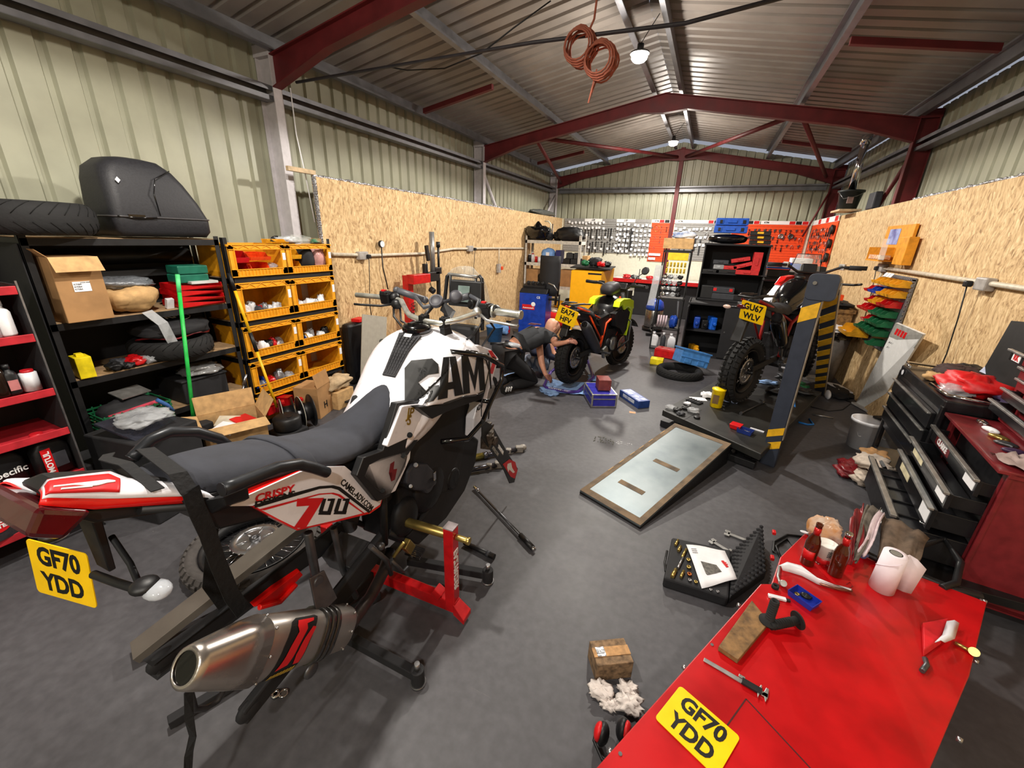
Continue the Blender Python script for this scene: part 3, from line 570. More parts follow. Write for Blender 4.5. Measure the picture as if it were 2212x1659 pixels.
part(bk,'cables',BLK,[('tube',[(-.33,.88,1.47),(-.27,.8,1.42),(-.2,.78,1.37),(-.12,.85,1.32),(0,.95,1.25)],.007),('tube',[(-.3,.9,1.46),(-.22,.8,1.40),(-.1,.82,1.34)],.006),('tube',[(.28,.9,1.47),(.3,.98,1.38),(.2,1.02,1.25)],.007),('tube',[(.3,.85,1.46),(.27,.8,1.38),(.15,.85,1.3)],.006)])
part(bk,'dashboard',BLK,[('hexa',[(-.06,1.06,1.47),(.17,1.06,1.47),(.17,1.10,1.47),(-.06,1.10,1.47)],[(-.05,1.08,1.625),(.165,1.08,1.625),(.165,1.12,1.625),(-.05,1.12,1.625)]),('cyl',(.1,1.05,1.49),(.12,1.1,1.49),.03)],.008)
part(bk,'display',mat('lcd',(112,128,124),.2),[('hexa',[(.01,1.056,1.50),(.09,1.056,1.50),(.09,1.06,1.50),(.01,1.06,1.50)],[(.01,1.07,1.595),(.09,1.07,1.595),(.09,1.075,1.595),(.01,1.075,1.595)])],.002)
def scr(i,j):  # windscreen sheet
    pass
mb = MB(); sg = []
for i in range(9):
    f_ = i/8; z = 1.33+.375*f_; hw = .165-.035*f_**2 - (.05*(f_-.85)/.15 if f_ > .85 else 0)
    sg.append([(.03+hw*(j/6-1),1.15+.10*(1-f_)-.05*abs(j/6-1)**2 + (0),z - .02*abs(j/6-1)**3*f_) for j in range(13)])
mb.loft(sg,False,True,False); mb.build('windscreen',GLASS,bk,0,.003)
part(bk,'screen_frame',BLK,[('tube',[(.16,1.10,1.33),(.165,1.1,1.5),(.15,1.11,1.64),(.13,1.115,1.655)],.012),('tube',[(-.10,1.10,1.33),(-.105,1.1,1.5),(-.09,1.11,1.64),(-.07,1.115,1.655)],.012),('tube',[(.12,1.09,1.4),(.12,1.09,1.64)],.009),('tube',[(-.055,1.09,1.5),(-.055,1.09,1.655)],.009)])
part(bk,'screen_bar',ALU,[('cyl',(-.07,1.09,1.655),(.13,1.09,1.65),.0095)])
# headlamp tower,radiators,front side fairing
part(bk,'headlight_tower',BLK,[('hexa',[(-.09,1.08,1.05),(.1,1.08,1.05),(.1,1.2,1.1),(-.09,1.2,1.1)],[(-.09,1.1,1.34),(.12,1.1,1.34),(.1,1.19,1.34),(-.08,1.19,1.34)])],.02)
for sd in (1,-1):
    skin(bk,'front_fairing',[(0.784,1.303),(0.923,1.285),(1.093,1.217),(1.208,1.128),(1.127,1.024),(1.054,0.936),(1.011,0.808),(0.896,0.728),(0.847,0.718),(0.86,0.838),(0.957,0.97),(1.038,1.066),(1.016,1.162),(0.894,1.258)],WPAN,.17,.23,side=sd,bev=.008)
    skin(bk,'fairing_stripe',[(1.043,1.223),(1.089,1.212),(1.175,1.137),(1.108,1.052),(1.067,1.07),(1.118,1.142)],RGLOSS,.2,.233,side=sd,bev=.001)
    cb = [(0.31,0.62,1.314),(0.31,0.824,1.256),(0.31,1.082,1.126),(0.31,1.073,1.031),(0.31,0.923,0.942),(0.31,0.813,0.853),(0.31,0.633,0.827),(0.31,0.509,0.848)]
    cb = [(sd*(.22 if i in (0,7) else a),b,c) for i,(a,b,c) in enumerate(cb)]
    part(bk,'crash_bar',BGLOSS,[('tube',cb,.0145,12),('tube',[cb[2],(sd*.2,1.12,1.17)],.0135,10),('tube',[cb[4],(sd*.17,.93,.93)],.0135,10)])
    part(bk,'radiator_shroud',MBLK,[('prism',[(0.301,1.117),(0.937,0.963),(0.939,0.807),(0.877,0.658),(0.804,0.5),(0.642,0.433),(0.469,0.513),(0.25,0.709),(0.193,0.893),(0.239,1.014)],sd*.1,sd*.16,'x')],.01)
wi = part(bk,'front_indicator',BLK,[('tube',[(.2,1.14,1.24),(.3,1.15,1.25)],.01),('ell',(.33,1.15,1.247),(.05,.03,.018),8)]); part(wi,'lens',AMB,[('ell',(.35,1.145,1.25),(.055,.024,.016),8)])
text(bk,'ADV',.045,INK,(0.233,0.927,0.889),(0,1,0),(0,0,1),.001)
# engine and frame
part(bk,'engine',ENG,[('box',(0,.45,.52),(.26,.42,.34)),('box',(0,.62,.78),(.22,.3,.28),(-18,0,0)),('ell',(.13,.5,.55),(.05,.15,.15),10),('ell',(.13,.28,.5),(.05,.1,.11),10),('box',(0,.3,.7),(.2,.25,.16)),('cyl',(.1,.72,.48),(.17,.72,.48),.07),('ell',(-.14,.45,.55),(.05,.13,.13),10)],.02)
part(bk,'engine_cover',mat('cover_grey',(62,64,72),.45,.3),[('prism',[(0.247,0.808),(0.296,0.82),(0.411,0.76),(0.48,0.672),(0.489,0.593),(0.4,0.598),(0.284,0.676),(0.234,0.746)],.14,.2,'x'),('cyl',(.15,.42,.63),(.2,.42,.63),.05)],.012)
part(bk,'cover_bolts',CHR,[('cyl',(0.19,0.32,0.802),(0.21,0.293,0.821),.012),('cyl',(0.19,0.27,0.708),(0.21,0.244,0.73),.01),('box',(0.205,0.454,0.665),(.012,.02,.05))],.002)
part(bk,'skid_plate',MBLK,[('hexa',[(-.13,.3,.3),(.13,.3,.3),(.13,.82,.24),(-.13,.82,.24)],[(-.14,.3,.38),(.14,.3,.38),(.15,1.0,.52),(-.15,1.0,.52)]),('prism',[(0.922,0.715),(1.084,0.573),(1.036,0.418),(0.885,0.288),(0.651,0.232),(0.361,0.257),(0.268,0.386),(0.509,0.428),(0.772,0.527)],-.15,.15,'x')],.012)
part(bk,'frame',FRAMEM,[('tube',[(.1,.9,1.25),(.13,.7,.95),(.15,.3,.9),(.15,.12,.75),(.13,.12,.45)],.018),('tube',[(-.1,.9,1.25),(-.13,.7,.95),(-.15,.3,.9),(-.15,.12,.75),(-.13,.12,.45)],.018),('tube',[(.13,.1,.75),(.12,-.3,.98),(.1,-.7,1.2)],.013),('tube',[(-.13,.1,.75),(-.12,-.3,.98),(-.1,-.7,1.2)],.013),('cyl',(0,.86,1.32),(0,.95,1.1),.04),('tube',[(.13,.15,.5),(.12,.3,.32),(.12,.75,.3),(.11,.93,.5),(.08,.95,1.0)],.016),('tube',[(-.13,.15,.5),(-.12,.3,.32),(-.12,.75,.3),(-.11,.93,.5),(-.08,.95,1.0)],.016)])
for sd in (1,-1):
    e = (0.13,-0.599,0.318) if sd > 0 else (-0.13,-0.68,0.51)
    m_ = (0.13,-0.409,0.33) if sd > 0 else (-0.13,-0.497,0.524)
    part(bk,'swingarm',MBLK,[('hexa',[(e[0]-.018,e[1]-.03,e[2]-.035),(e[0]+.018,e[1]-.03,e[2]-.035),(e[0]*.9+.018*sd,.12,.40),(e[0]*.9-.018*sd,.12,.40)],[(e[0]-.018,e[1]-.03,e[2]+.03),(e[0]+.018,e[1]-.03,e[2]+.03),(e[0]*.9+.018*sd,.12,.52),(e[0]*.9-.018*sd,.12,.52)]),('ell',e,(.022,.05,.038),8)],.008)
part(bk,'chain_guard',RGLOSS,[('hexa',[(-0.1,-0.389,0.457),(-0.1,-0.293,0.39),(-0.1,-0.159,0.414),(-0.1,-0.171,0.446)]+[],[(a[0]-.03,a[1],a[2]+.02) for a in [(-0.1,-0.389,0.457),(-0.1,-0.293,0.39),(-0.1,-0.159,0.414),(-0.1,-0.171,0.446)]]),('tube',[(-0.09,-0.375,0.447),(-0.09,-0.29,0.391),(-0.09,-0.206,0.408)],.012)],.003)
ch = [(0,-0.588,0.339),(0,-0.626,0.31),(0,-0.662,0.326),(0,-0.691,0.364),(0,-0.688,0.432),(0,-0.688,0.476)]
part(bk,'chain',DSTL,[('tube',ch,.011,6)])
part(bk,'footpeg',BRASS,[('box',(0.22,0.184,0.419),(.03,.05,.08),(30,0,0)),('cyl',(0.2,0.095,0.42),(0.24,0.128,0.494),.009)],.003)
part(bk,'peg_teeth',CHR,[('box',V((0.24,0.207,0.374))+V((0,.008*i,.003*i)),(.09,.003,.012)) for i in range(-3,4)])
part(bk,'brake_pedal',DSTL,[('tube',[(0.2,0.078,0.415),(0.2,0.153,0.278),(0.2,0.191,0.274)],.009),('tube',[(0.19,-0.033,0.583),(0.19,0.058,0.428),(0.19,0.08,0.324)],.012),('ell',(0.19,0.028,0.534),(.02,)*3,6)])
# silencer
ax0,ax1 = V((0.3,-0.784,0.854)),V((0.27,-0.294,0.438)); dA = (ax1-ax0); LA = dA.length; dA.normalize(); upA = V((0,0,1)); upA = (upA-dA*upA.dot(dA)).normalized(); sA = dA.cross(upA)
def sec(f,rx,ry,n=24,e=.72):
    c = ax0+dA*LA*f; o_ = []
    for k in range(n):
        a = 2*pi*k/n; cx,sx_ = cos(a),sin(a); o_.append(c+sA*rx*math.copysign(abs(cx)**e,cx)+upA*ry*math.copysign(abs(sx_)**e,sx_))
    return o_
mf = part(bk,'silencer',TI,[('loft',[sec(.30,.058,.085),sec(.32,.062,.09),sec(.97,.056,.078),sec(1.0,.05,.07)])],label='brushed titanium silencer')
part(mf,'end_cone',mat('cone_metal',(188,180,172),.28,.9,.08,5),[('loft',[sec(-.005,.034,.038,e=1),sec(0,.043,.048,e=1),sec(.03,.047,.054,e=1),sec(.2,.058,.078),sec(.31,.0635,.0915)],False)],solid=.003)
part(mf,'exhaust_outlet',BGLOSS,[('loft',[sec(.0,.036,.041,e=1),sec(.05,.034,.038,e=1),sec(.14,.03,.034,e=1)],True)])
part(mf,'rivets',STL,[('ell',sec(.325,.0635,.092)[k],(.005,)*3,4) for k in range(0,24,3)]+[('ell',sec(.96,.058,.08)[k],(.005,)*3,4) for k in range(0,24,3)])
part(mf,'carbon_band',mat('carbon',(38,36,34),.3,coat=.6),[('loft',[sec(a,.063,.0895),sec(a+.035,.063,.0893)]) for a in (.69,.735,.78)])
# badge on outer face
def onm(f,g_):  # f along,g across (up) on the outer side
    rx,ry = .0625,.0895; c = ax0+dA*LA*f; a = g_; return c - sA*-1*0 + sO*(rx+.0012) + upA*g_
sO = sA if sA.x > 0 else -sA
NB = 12
def curved(polys,off):
    """polys in (f, angle) on the outer wall"""
    out = []
    for poly in polys:
        out.append([P_(f,a,off) for f,a in poly])
    return out
def P_(f,a,off=.0015,e=.72):
    rx = .0615-.006*(f-.32)+off; ry = .0895-.012*(f-.32)+off; ca,sa_ = cos(a),sin(a)
    return ax0+dA*LA*f+sO*rx*math.copysign(abs(ca)**e,ca)+upA*ry*math.copysign(abs(sa_)**e,sa_)
def wrap(name,polys,m,off):
    bm = bmesh.new()
    for poly in polys: bm.faces.new([bm.verts.new((f*3,a,0)) for f,a in poly])
    bmesh.ops.triangulate(bm,faces=bm.faces[:])
    for _ in range(4):
        es = [e for e in bm.edges if e.calc_length() > .08]
        if es: bmesh.ops.subdivide_edges(bm,edges=es,cuts=1); bmesh.ops.triangulate(bm,faces=[f for f in bm.faces if len(f.verts) > 3])
    for v in bm.verts: v.co = P_(v.co.x/3,v.co.y,off)
    me = bpy.data.meshes.new(name); bm.to_mesh(me); bm.free(); me.materials.append(m); o = bpy.data.objects.new(name,me); COL.objects.link(o); o.parent = mf; return o
wrap('badge',[[(.36,-1.0),(.54,-.85),(.62,1.0),(.60,1.12),(.46,1.12),(.43,.95)]],INK,.0015)
wrap('badge_mark',[[(.47,.95),(.585,.95),(.58,.8),(.53,.72),(.535,.5),(.47,-.35),(.40,-.45),(.45,.15),(.475,.45),(.462,.7)],[(.575,.55),(.60,.5),(.575,.15),(.55,-.4),(.51,-.4),(.505,-.1),(.53,.2)]],REDINK,.003)
wrap('lettering',[[(.385+.019*i,-.88+.02*i),(.385+.019*i+.013,-.87+.02*i),(.385+.019*i+.02,-.62+.02*i),(.385+.019*i+.007,-.63+.02*i)] for i in range(8)],mat('yellow_ink',(190,165,50),.5),.003)
part(bk,'silencer_hanger',DSTL,[('hexa',[P_(.72,1.5,0)+V((-.005,-.03,-.01)),P_(.72,1.5,0)+V((-.005,.06,-.01)),P_(.72,1.5,0)+V((.003,.06,-.01)),P_(.72,1.5,0)+V((.003,-.03,-.01))],[V((0.25,-0.366,0.752))+V((-.004,-.02,0)),V((0.25,-0.345,0.733))+V((-.004,.02,0)),V((0.25,-0.345,0.733))+V((.004,.02,0)),V((0.25,-0.366,0.752))+V((.004,-.02,0))]),('cyl',V((0.25,-0.36,0.717))+V((-.01,0,0)),V((0.25,-0.36,0.717))+V((.014,0,0)),.02),('ell',V((0.27,-0.454,0.399)),(.012,.03,.028),8)],.002)
part(bk,'exhaust_pipe',mat('pipe_dark',(80,72,70),.35,.8),[('tube',[ax1-dA*.02,ax1+dA*.05,V((0.2,-0.076,0.336)),V((0.17,0.051,0.356)),V((0.12,0.162,0.37))],.027,14)])
part(bk,'shock_linkage',DSTL,[('cyl',(0,.05,.55),(0,-.02,.85),.03),('box',(0,.02,.42),(.18,.14,.1),(20,0,0)),('tube',[(0.1,-0.25,0.79),(0.1,-0.248,0.606),(0.1,-0.248,0.461)],.018),('tube',[(0.05,-0.091,0.676),(0.05,-0.074,0.432),(0.05,-0.017,0.209)],.015)],.004)
# luggage strap wrapped round the tail and hanging down
def ribbon(par,name,pts,w_,m,wd=(0,1,0),th=.003,label=None):
    mb = MB(); pts = [V(p) for p in pts]; rings = []
    for i,p in enumerate(pts):
        W = V(wd[i] if isinstance(wd,list) else wd).normalized()*w_/2; t = (pts[min(i+1,len(pts)-1)]-pts[max(i-1,0)]).normalized(); n = W.cross(t).normalized()*th/2
        rings.append([p-W-n,p+W-n,p+W+n,p-W+n])
    mb.loft(rings,True,False); o = mb.build(name,m,par)
    if label: o['label'] = label
    return o
sv = thing('luggage_strap','black webbing strap wrapped over the white tail and hanging past the silencer','strap',(-1.33,1.09,0),2)
ribbon(sv,'strap_loop',[(-.24,-.52,1.2),(-.1,-.57,1.262),(.0,-.59,1.266),(.1,-.6,1.25),(.132,-.6,1.2)]+[(0.135,-0.598,1.204),(0.135,-0.596,1.142),(0.135,-0.586,1.056),(0.135,-0.581,0.943),(0.135,-0.568,0.803),(0.135,-0.548,0.715)],.045,WEB,[(0,1,-.3)]*5+[(0,1,.2)]*6)
ribbon(sv,'strap_loop',[(-0.13,-0.43,0.905),(-0.13,-0.464,0.789),(-0.13,-0.499,0.671),(-0.13,-0.456,0.469)],.042,WEB,(0,1,.1))
ribbon(sv,'strap_tail',[(0.16,-0.745,0.633),(0.16,-0.763,0.541),(0.16,-0.769,0.468),(0.16,-0.791,0.418),(0.16,-0.818,0.314)],.022,WEB,[(0,1,0),(.5,1,0),(1,.3,0),(.5,1,0),(0,1,0)])
ribbon(sv,'strap_loop',[(-.3,-.58,1.2),(-.16,-.64,1.25),(0,-.66,1.285),(.12,-.66,1.24)],.03,WEB,(0,1,-.2))
# hanging brake caliper + fork guard
cp = thing('brake_caliper','grimy front brake caliper hanging by its hose from the white motorcycle','brake caliper',(-1.33,1.09,0),2)
cc = V((0.3,0.898,0.711))
part(cp,'caliper_body',mat('grimy_metal',(88,78,68),.6,.5,.4,40,bump=.8),[('box',cc,(.06,.09,.12),(20,10,30)),('cyl',cc+V((0,.03,-.03)),cc+V((.05,.03,-.03)),.028),('cyl',cc+V((0,-.02,.03)),cc+V((.05,-.02,.03)),.026),('box',cc+V((0,0,.08)),(.03,.05,.05),(0,20,0)),('tube',[cc+V((-.02,0,.05)),cc+V((.02,.04,.07)),cc+V((.02,-.04,.02))],.008)],.008)
part(cp,'hose',BLK,[('tube',[(0.3,0.914,0.83),(0.3,0.931,0.916),(0.3,0.982,0.974),(0.3,1.02,1.022)],.004),('tube',[(0.3,0.82,0.884),(0.3,0.819,0.972),(0.3,0.866,1.043)],.003)])
fg = thing('fork_guard','black and red camel fork guard hanging beside the brake caliper','guard',(-1.33,1.09,0),2)
GZ = [(0.781,0.889),(0.92,0.791),(1.219,0.42),(1.394,0.222),(1.328,0.138),(1.236,0.184),(1.101,0.391),(0.782,0.769)]
part(fg,'guard_plate',BLK,[('prism',GZ,.318,.324,'x')],.002)
decal(fg,'guard_decal',[[(1.096,0.421),(1.209,0.401),(1.328,0.315),(1.382,0.213),(1.331,0.17),(1.247,0.235)]],REDINK,None,flat=.3255); decal(fg,'camel_mark',[[(1.178,0.38),(1.246,0.355),(1.267,0.301),(1.326,0.229),(1.289,0.242),(1.215,0.314),(1.199,0.3),(1.171,0.354)]],WINK,None,flat=.3262)
text(fg,'YAMAHA',.032,WINK,(0.325,1.057,0.551),dirv((0.3,0.993,0.667),(0.3,1.27,0.351)),(0,.6,1),.001); text(fg,'ADV.COM',.03,mat('grey_ink',(150,148,140),.5),(0.326,0.97,0.584),dirv((0.3,0.993,0.667),(0.3,1.27,0.351)),(0,.6,1),.0008)
# red stand holding the swingarm pivot
sd_ = thing('motorcycle_stand','red and black centre lift stand under the white motorcycle','stand',(-1.33,1.09,0),2)
fp = V((.42,.26,0))
part(sd_,'upright',RED,[('box',fp+V((0,0,.29)),(.055,.055,.52))],.004); part(sd_,'end_cap',mat('cap_grey',(150,140,142),.5),[('box',fp+V((0,0,.553)),(.056,.056,.006))])
part(sd_,'crossbar',RED,[('box',(.02,.26,.06),(.86,.05,.07)),('box',(-.42,.26,.15),(.05,.05,.25)),('hexa',[fp+V((.02,-.03,.02)),fp+V((.1,-.06,.02)),fp+V((.1,.02,.02)),fp+V((.02,.03,.02))],[fp+V((.02,-.03,.09)),fp+V((.1,-.06,.05)),fp+V((.1,.02,.05)),fp+V((.02,.03,.09))])],.004)
part(sd_,'clamp',RED,[('box',fp+V((-.07,-.02,.13)),(.05,.05,.05),(0,30,0))],.004)
part(sd_,'pin',BRASS,[('cyl',fp+V((-.25,-.01,.5)),fp+V((-.03,0,.5)),.024),('cyl',fp+V((.03,0,.5)),fp+V((.10,0,.5)),.015),('cyl',fp+V((.09,0,.5)),fp+V((.105,0,.5)),.019)],.002)
text(sd_,'EAZYRIZER',.05,WINK,fp+V((.0285,0,.3)),(0,0,-1),(0,-1,0),.002)
for nm,a,b in (('front_leg',(.02,.42),(.50,.52)),('rear_leg',(-.15,-.1),(.47,-.12))):
    a,b = V((*a,0)),V((*b,0)); d_ = (b-a).normalized(); n_ = V((-d_.y,d_.x,0))*.02
    o = part(sd_,'leg',MBLK,[('hexa',[a-n_+V((0,0,.03)),b-n_+V((0,0,.03)),b+n_+V((0,0,.03)),a+n_+V((0,0,.03))],[a-n_+V((0,0,.075)),b-n_+V((0,0,.075)),b+n_+V((0,0,.075)),a+n_+V((0,0,.075))]),('cyl',b+V((0,0,.0)),b+V((0,0,.09)),.03)],.004)
    part(o,'foot_bolt',STL,[('cyl',b+V((0,0,.09)),b+V((0,0,.125)),.012),('cyl',b+V((0,0,.0)),b+V((0,0,.012)),.035)])
part(sd_,'spine',MBLK,[('box',(-.1,.15,.06),(.05,.75,.05)),('box',(-.15,-.25,.035),(.04,.9,.04),(0,0,-22))],.004)
# parts lying on the floor around it
def wheel(name,label,cat,R0,tw,rimr,loc,rot,group=None,knob=.012,spoke=True,rimm=None,nk=44,disc=True,tyre=None):
    t = thing(name,label,cat,loc,0,group,rot)
    prof = []
    n = 48; rings = []
    def pr(a):  # torus-like section
        out = []
        for k in range(12):
            b = 2*pi*k/12; rr = (R0+rimr)/2+(R0-rimr)/2*cos(b); zz = tw/2*sin(b)*(1.0 if cos(b) > 0 else .8)
            out.append((rr*cos(a),rr*sin(a),zz))
        return out
    mb = MB(); rg = [pr(2*pi*i/n) for i in range(n)]; rg.append(rg[0]); mb.loft(rg,False)
    for i in range(nk):
        for j in range(3):
            a = 2*pi*(i+(.5 if j == 1 else 0))/nk; b = (j-1)*.75; rr = (R0+rimr)/2+(R0-rimr)/2*cos(b); zz = tw/2*sin(b)
            mb.M = Matrix.Rotation(a,4,'Z') @ Matrix.Translation((rr,0,zz)) @ Matrix.Rotation(-b,4,'Y')
            mb.box((knob*.2,0,0),(knob*1.6,2*pi*R0/nk*.62,tw*.26))
    mb.M = Matrix(); mb.build('tyre',tyre or RUB,t)
    part(t,'rim',rimm or BLK,[('lathe',[(rimr+.002,-tw*.36),(rimr+.012,-tw*.36),(rimr+.012,-tw*.3),(rimr-.012,-tw*.1),(rimr-.012,tw*.1),(rimr+.012,tw*.3),(rimr+.012,tw*.36),(rimr+.002,tw*.36),(rimr-.016,tw*.12),(rimr-.016,-tw*.12),(rimr+.002,-tw*.36)],(0,0,0),48)])
    part(t,'hub',DSTL,[('lathe',[(.015,-.05),(.03,-.05),(.03,-.03),(.045,-.03),(.045,.03),(.03,.03),(.03,.055),(.015,.055),(.015,-.05)],(0,0,0),20)])
    if spoke:
        sp = []
        for i in range(32):
            a = 2*pi*i/32; s_ = 1 if i % 2 else -1; a2 = a+.35*(1 if (i//2) % 2 else -1)
            sp.append(('cyl',(.042*cos(a2),.042*sin(a2),s_*.03),((rimr-.012)*cos(a),(rimr-.012)*sin(a),0),.0022,.0022,5))
        part(t,'spokes',CHR,sp)
    if disc:
        d_ = []
        part(t,'brake_disc',STL,[('lathe',[(.095,.042),(.132,.042),(.132,.047),(.095,.047),(.095,.042)],(0,0,0),36)]+[('cyl',(.04*cos(a),.04*sin(a),.042),(.1*cos(a),.1*sin(a),.044),.006,.006,5) for a in [2*pi*i/6 for i in range(6)]]+[('ell',(.132*cos(a),.132*sin(a),.0445),(.008,.008,.0022),4) for a in [2*pi*i/20 for i in range(20)]])
    return t
DUSTY = mat('dusty_rubber',(72,68,66),.85,bump=.3,scale=30)
wheel('front_wheel','spoked front wheel with dusty knobbly tyre lying flat under the tail of the white motorcycle','wheel',.365,.1,.275,(-2.22,1.19,.062),(0,0,0),knob=.009,tyre=DUSTY)
bm0,bm1 = V((-2.096,0.488,0.02)),V((-0.25,-0.041,0.567)); 
q1 = V((-1.723,1.145,0.42))
solo('channel_beam','long grey metal channel leaning from the floor over the loose front wheel','beam',mat('channel_grey',(112,106,98),.45,.4,.1,4),(lambda a,b: (lambda d: (lambda n,u: [('hexa',[a-n*.058,b-n*.058,b+n*.058,a+n*.058],[a-n*.058+u*.006,b-n*.058+u*.006,b+n*.058+u*.006,a+n*.058+u*.006]),('hexa',[a+n*.052-u*.035,b+n*.052-u*.035,b+n*.058-u*.035,a+n*.058-u*.035],[a+n*.052,b+n*.052,b+n*.058,a+n*.058]),('hexa',[a-n*.058-u*.035,b-n*.058-u*.035,b-n*.052-u*.035,a-n*.052-u*.035],[a-n*.058,b-n*.058,b-n*.052,a-n*.052])])(V((d.y,-d.x,0)).normalized(),V((-d.x*d.z,-d.y*d.z,d.x*d.x+d.y*d.y)).normalized()))((b-a).normalized()))(V((-2.083,0.502,0.05)),V((-1.827,1.249,0.36))),bevel=.002)
FORKG = mat('gold_stanchion',(190,178,95),.22,.9)
for i,(a,b,lab) in enumerate((((-1.927,2.38,0.035),(-1.279,3.124,0.035),'gold upside-down fork leg lying on the floor, the farther of the pair, axle clamp showing'),((-1.873,2.191,0.035),(-1.326,2.782,0.035),'gold upside-down fork leg lying on the floor, the nearer of the pair'))):
    a,b = V(a),V(b); d = b-a
    f = thing('fork_leg',lab,'fork leg',a,0,'fork legs on the floor')
    part(f,'outer_tube',FORKG,[('cyl',V(),d*.62,.03,.03,20)]); part(f,'slider',mat('slider_steel',(100,100,108),.25,.9),[('cyl',d*.6,d*.93,.0225,.0225,16),('cyl',d*.6,d*.64,.033,.033,16)])
    part(f,'axle_clamp',mat('cast_grey',(150,145,138),.55,.4),[('box',d*.96,(.07,.05,.06),(0,0,30)),('ell',d*.99+V((0,.02,0)),(.035,.035,.03),8),('box',d*.85,(.05,.04,.05),(0,0,20))],.008)
def bar_thing(name,label,cat,a,b,segs,group=None):
    a,b = V(a),V(b); d = b-a; t = thing(name,label,cat,a,0,group)
    for nm,m,f0,f1,r0,r1 in segs: part(t,nm,m,[('cyl',d*f0,d*f1,r0,r1,16)])
    return t
bar_thing('torque_wrench','long steel torque wrench lying on the floor right of the red stand','tool',(-1.376,2.39,0.02),(-0.694,1.966,0.02),[('shaft',DSTL,.08,.8,.0095,.0105),('tip',CHR,0,.1,.014,.012),('handle',BLK,.8,.97,.018,.018),('square_drive',CHR,.95,1,.015,.012)])
bar_thing('grip_handle','short black handle tube lying on the floor in front of the red stand','tool',(-1.126,1.823,0.018),(-0.895,1.799,0.018),[('tube',BLK,0,1,.014,.018),('collar',DGREY,.75,.85,.019,.019)])
solo('hex_nut','bright steel axle nut and washer on the floor below the silencer','nut',CHR,[('lathe',[(.01,0),(.02,0),(.02,.014),(.01,.014),(.01,0)],(0,0,0),6),('lathe',[(.012,0),(.02,0),(.02,.003),(.012,.003),(.012,0)],(.022,.02,.002),20)],(-1.37,0.678,0))
# ================================================================= LEFT SIDE SHELVING
RB = mat('rack_black',(24,24,26),.5)
def rack(name,label,x0,x1,y0,y1,h,levels,um,bm_,board,th=.012,group=None,beam=.045,wd=.038):
    t = thing(name,label,'shelving',((x0+x1)/2,(y0+y1)/2,0),0,group)
    hx,hy = (x1-x0)/2,(y1-y0)/2
    for sx in (-1,1):
        for sy in (-1,1):
            part(t,'upright',um,[('hexa',[(sx*hx-sx*.0,sy*hy,0),(sx*hx-sx*wd,sy*hy,0),(sx*hx-sx*wd,sy*hy-sy*.003,0),(sx*hx,sy*hy-sy*.003,0)],[(sx*hx,sy*hy,h),(sx*hx-sx*wd,sy*hy,h),(sx*hx-sx*wd,sy*hy-sy*.003,h),(sx*hx,sy*hy-sy*.003,h)]),('box',(sx*(hx-.0015),sy*(hy-wd/2),h/2),(.003,wd,h))])
    for z in levels:
        part(t,'shelf',board,[('box',(0,0,z-.008),(hx*2-.03,hy*2-.02,.012))])
        part(t,'shelf_beam',bm_,[('box',(hx-.003,0,z-.03),(.006,hy*2-.01,beam)),('box',(-hx+.003,0,z-.03),(.006,hy*2-.01,beam)),('box',(0,hy-.003,z-.03),(hx*2-.02,.006,beam)),('box',(0,-hy+.003,z-.03),(hx*2-.02,.006,beam)),('box',(hx-.012,0,z-.012),(.02,hy*2-.01,.004))])
    return t
rk1 = rack('shelving_unit','black boltless shelving unit holding tyres, a top case and boxes',-4.33,-3.85,1.12,2.3,1.81,[1.79,1.25,.85,.44,.1],RB,RB,TAN)
part(rk1,'back_panel',MBLK,[('box',(-.245,-.05,.88),(.01,1.28,1.74)),('box',(0,-.6,.88),(.46,.006,1.74))]); part(rk1,'back_roll',BLK,[('cyl',(-.18,-.3,1.64),(-.18,.55,1.64),.06),('box',(-.1,.1,1.52),(.2,.7,.05))])
rack('shelving_unit','black boltless shelving unit full of yellow crates',-4.33,-3.85,2.33,3.48,1.8,[1.46,1.06,.70,.34,.04],RB,RB,TAN)
# --- yellow pick crates
YC = mat('crate_yellow',(232,160,28),.5,var=.08)
def crate(L,W,H):
    t = thing('storage_crate','yellow plastic crate','crate')
    hx,hy = L/2,W/2; fr = hx
    ops = [('box',(0,0,.004),(L,W,.008)),('box',(-hx+.003,0,H/2),(.006,W,H)),('box',(0,hy-.003,H/2),(L,.006,H)),('box',(0,-hy+.003,H/2),(L,.006,H)),
           ('box',(0,hy,H-.01),(L+.01,.016,.02)),('box',(0,-hy,H-.01),(L+.01,.016,.02))]
    part(t,'body',YC,ops,.001)
    f = [('box',(fr-.003,0,H-.024),(.006,W,.048)),('box',(fr-.003,0,.035),(.006,W,.07)),('box',(fr-.003,hy-.025,H/2),(.006,.05,H)),('box',(fr-.003,-hy+.025,H/2),(.006,.05,H)),
         ('box',(fr+.003,0,H-.004),(.012,W+.006,.008)),('box',(fr+.003,0,H-.046),(.012,W,.006)),('box',(fr+.003,0,.07),(.012,W-.08,.007)),('box',(fr+.003,0,.006),(.012,W,.008)),('box',(fr+.003,hy-.05,H/2),(.012,.006,H-.1)),('box',(fr+.003,-hy+.05,H/2),(.012,.006,H-.1))]
    n = 9
    for i in range(n):
        a = -hy+.03+(W-.06)*i/n; b = -hy+.03+(W-.06)*(i+1)/n; z0,z1 = (H-.044,H-.01) if i % 2 else (H-.01,H-.044)
        f.append(('tube',[(fr+.004,a,z0),(fr+.004,b,z1)],.0035,4))
    for i in range(14): f.append(('box',(fr+.004,-hy+.06+(W-.12)*i/13,.035),(.008,.006,.055)))
    part(t,'front_frame',YC,f,0)
    part(t,'paper_label',PAPER,[('box',(fr+.002,hy-.022,H*.6),(.002,.032,.07))])
    return t
C0 = crate(.45,.555,.30)
n_ = 0
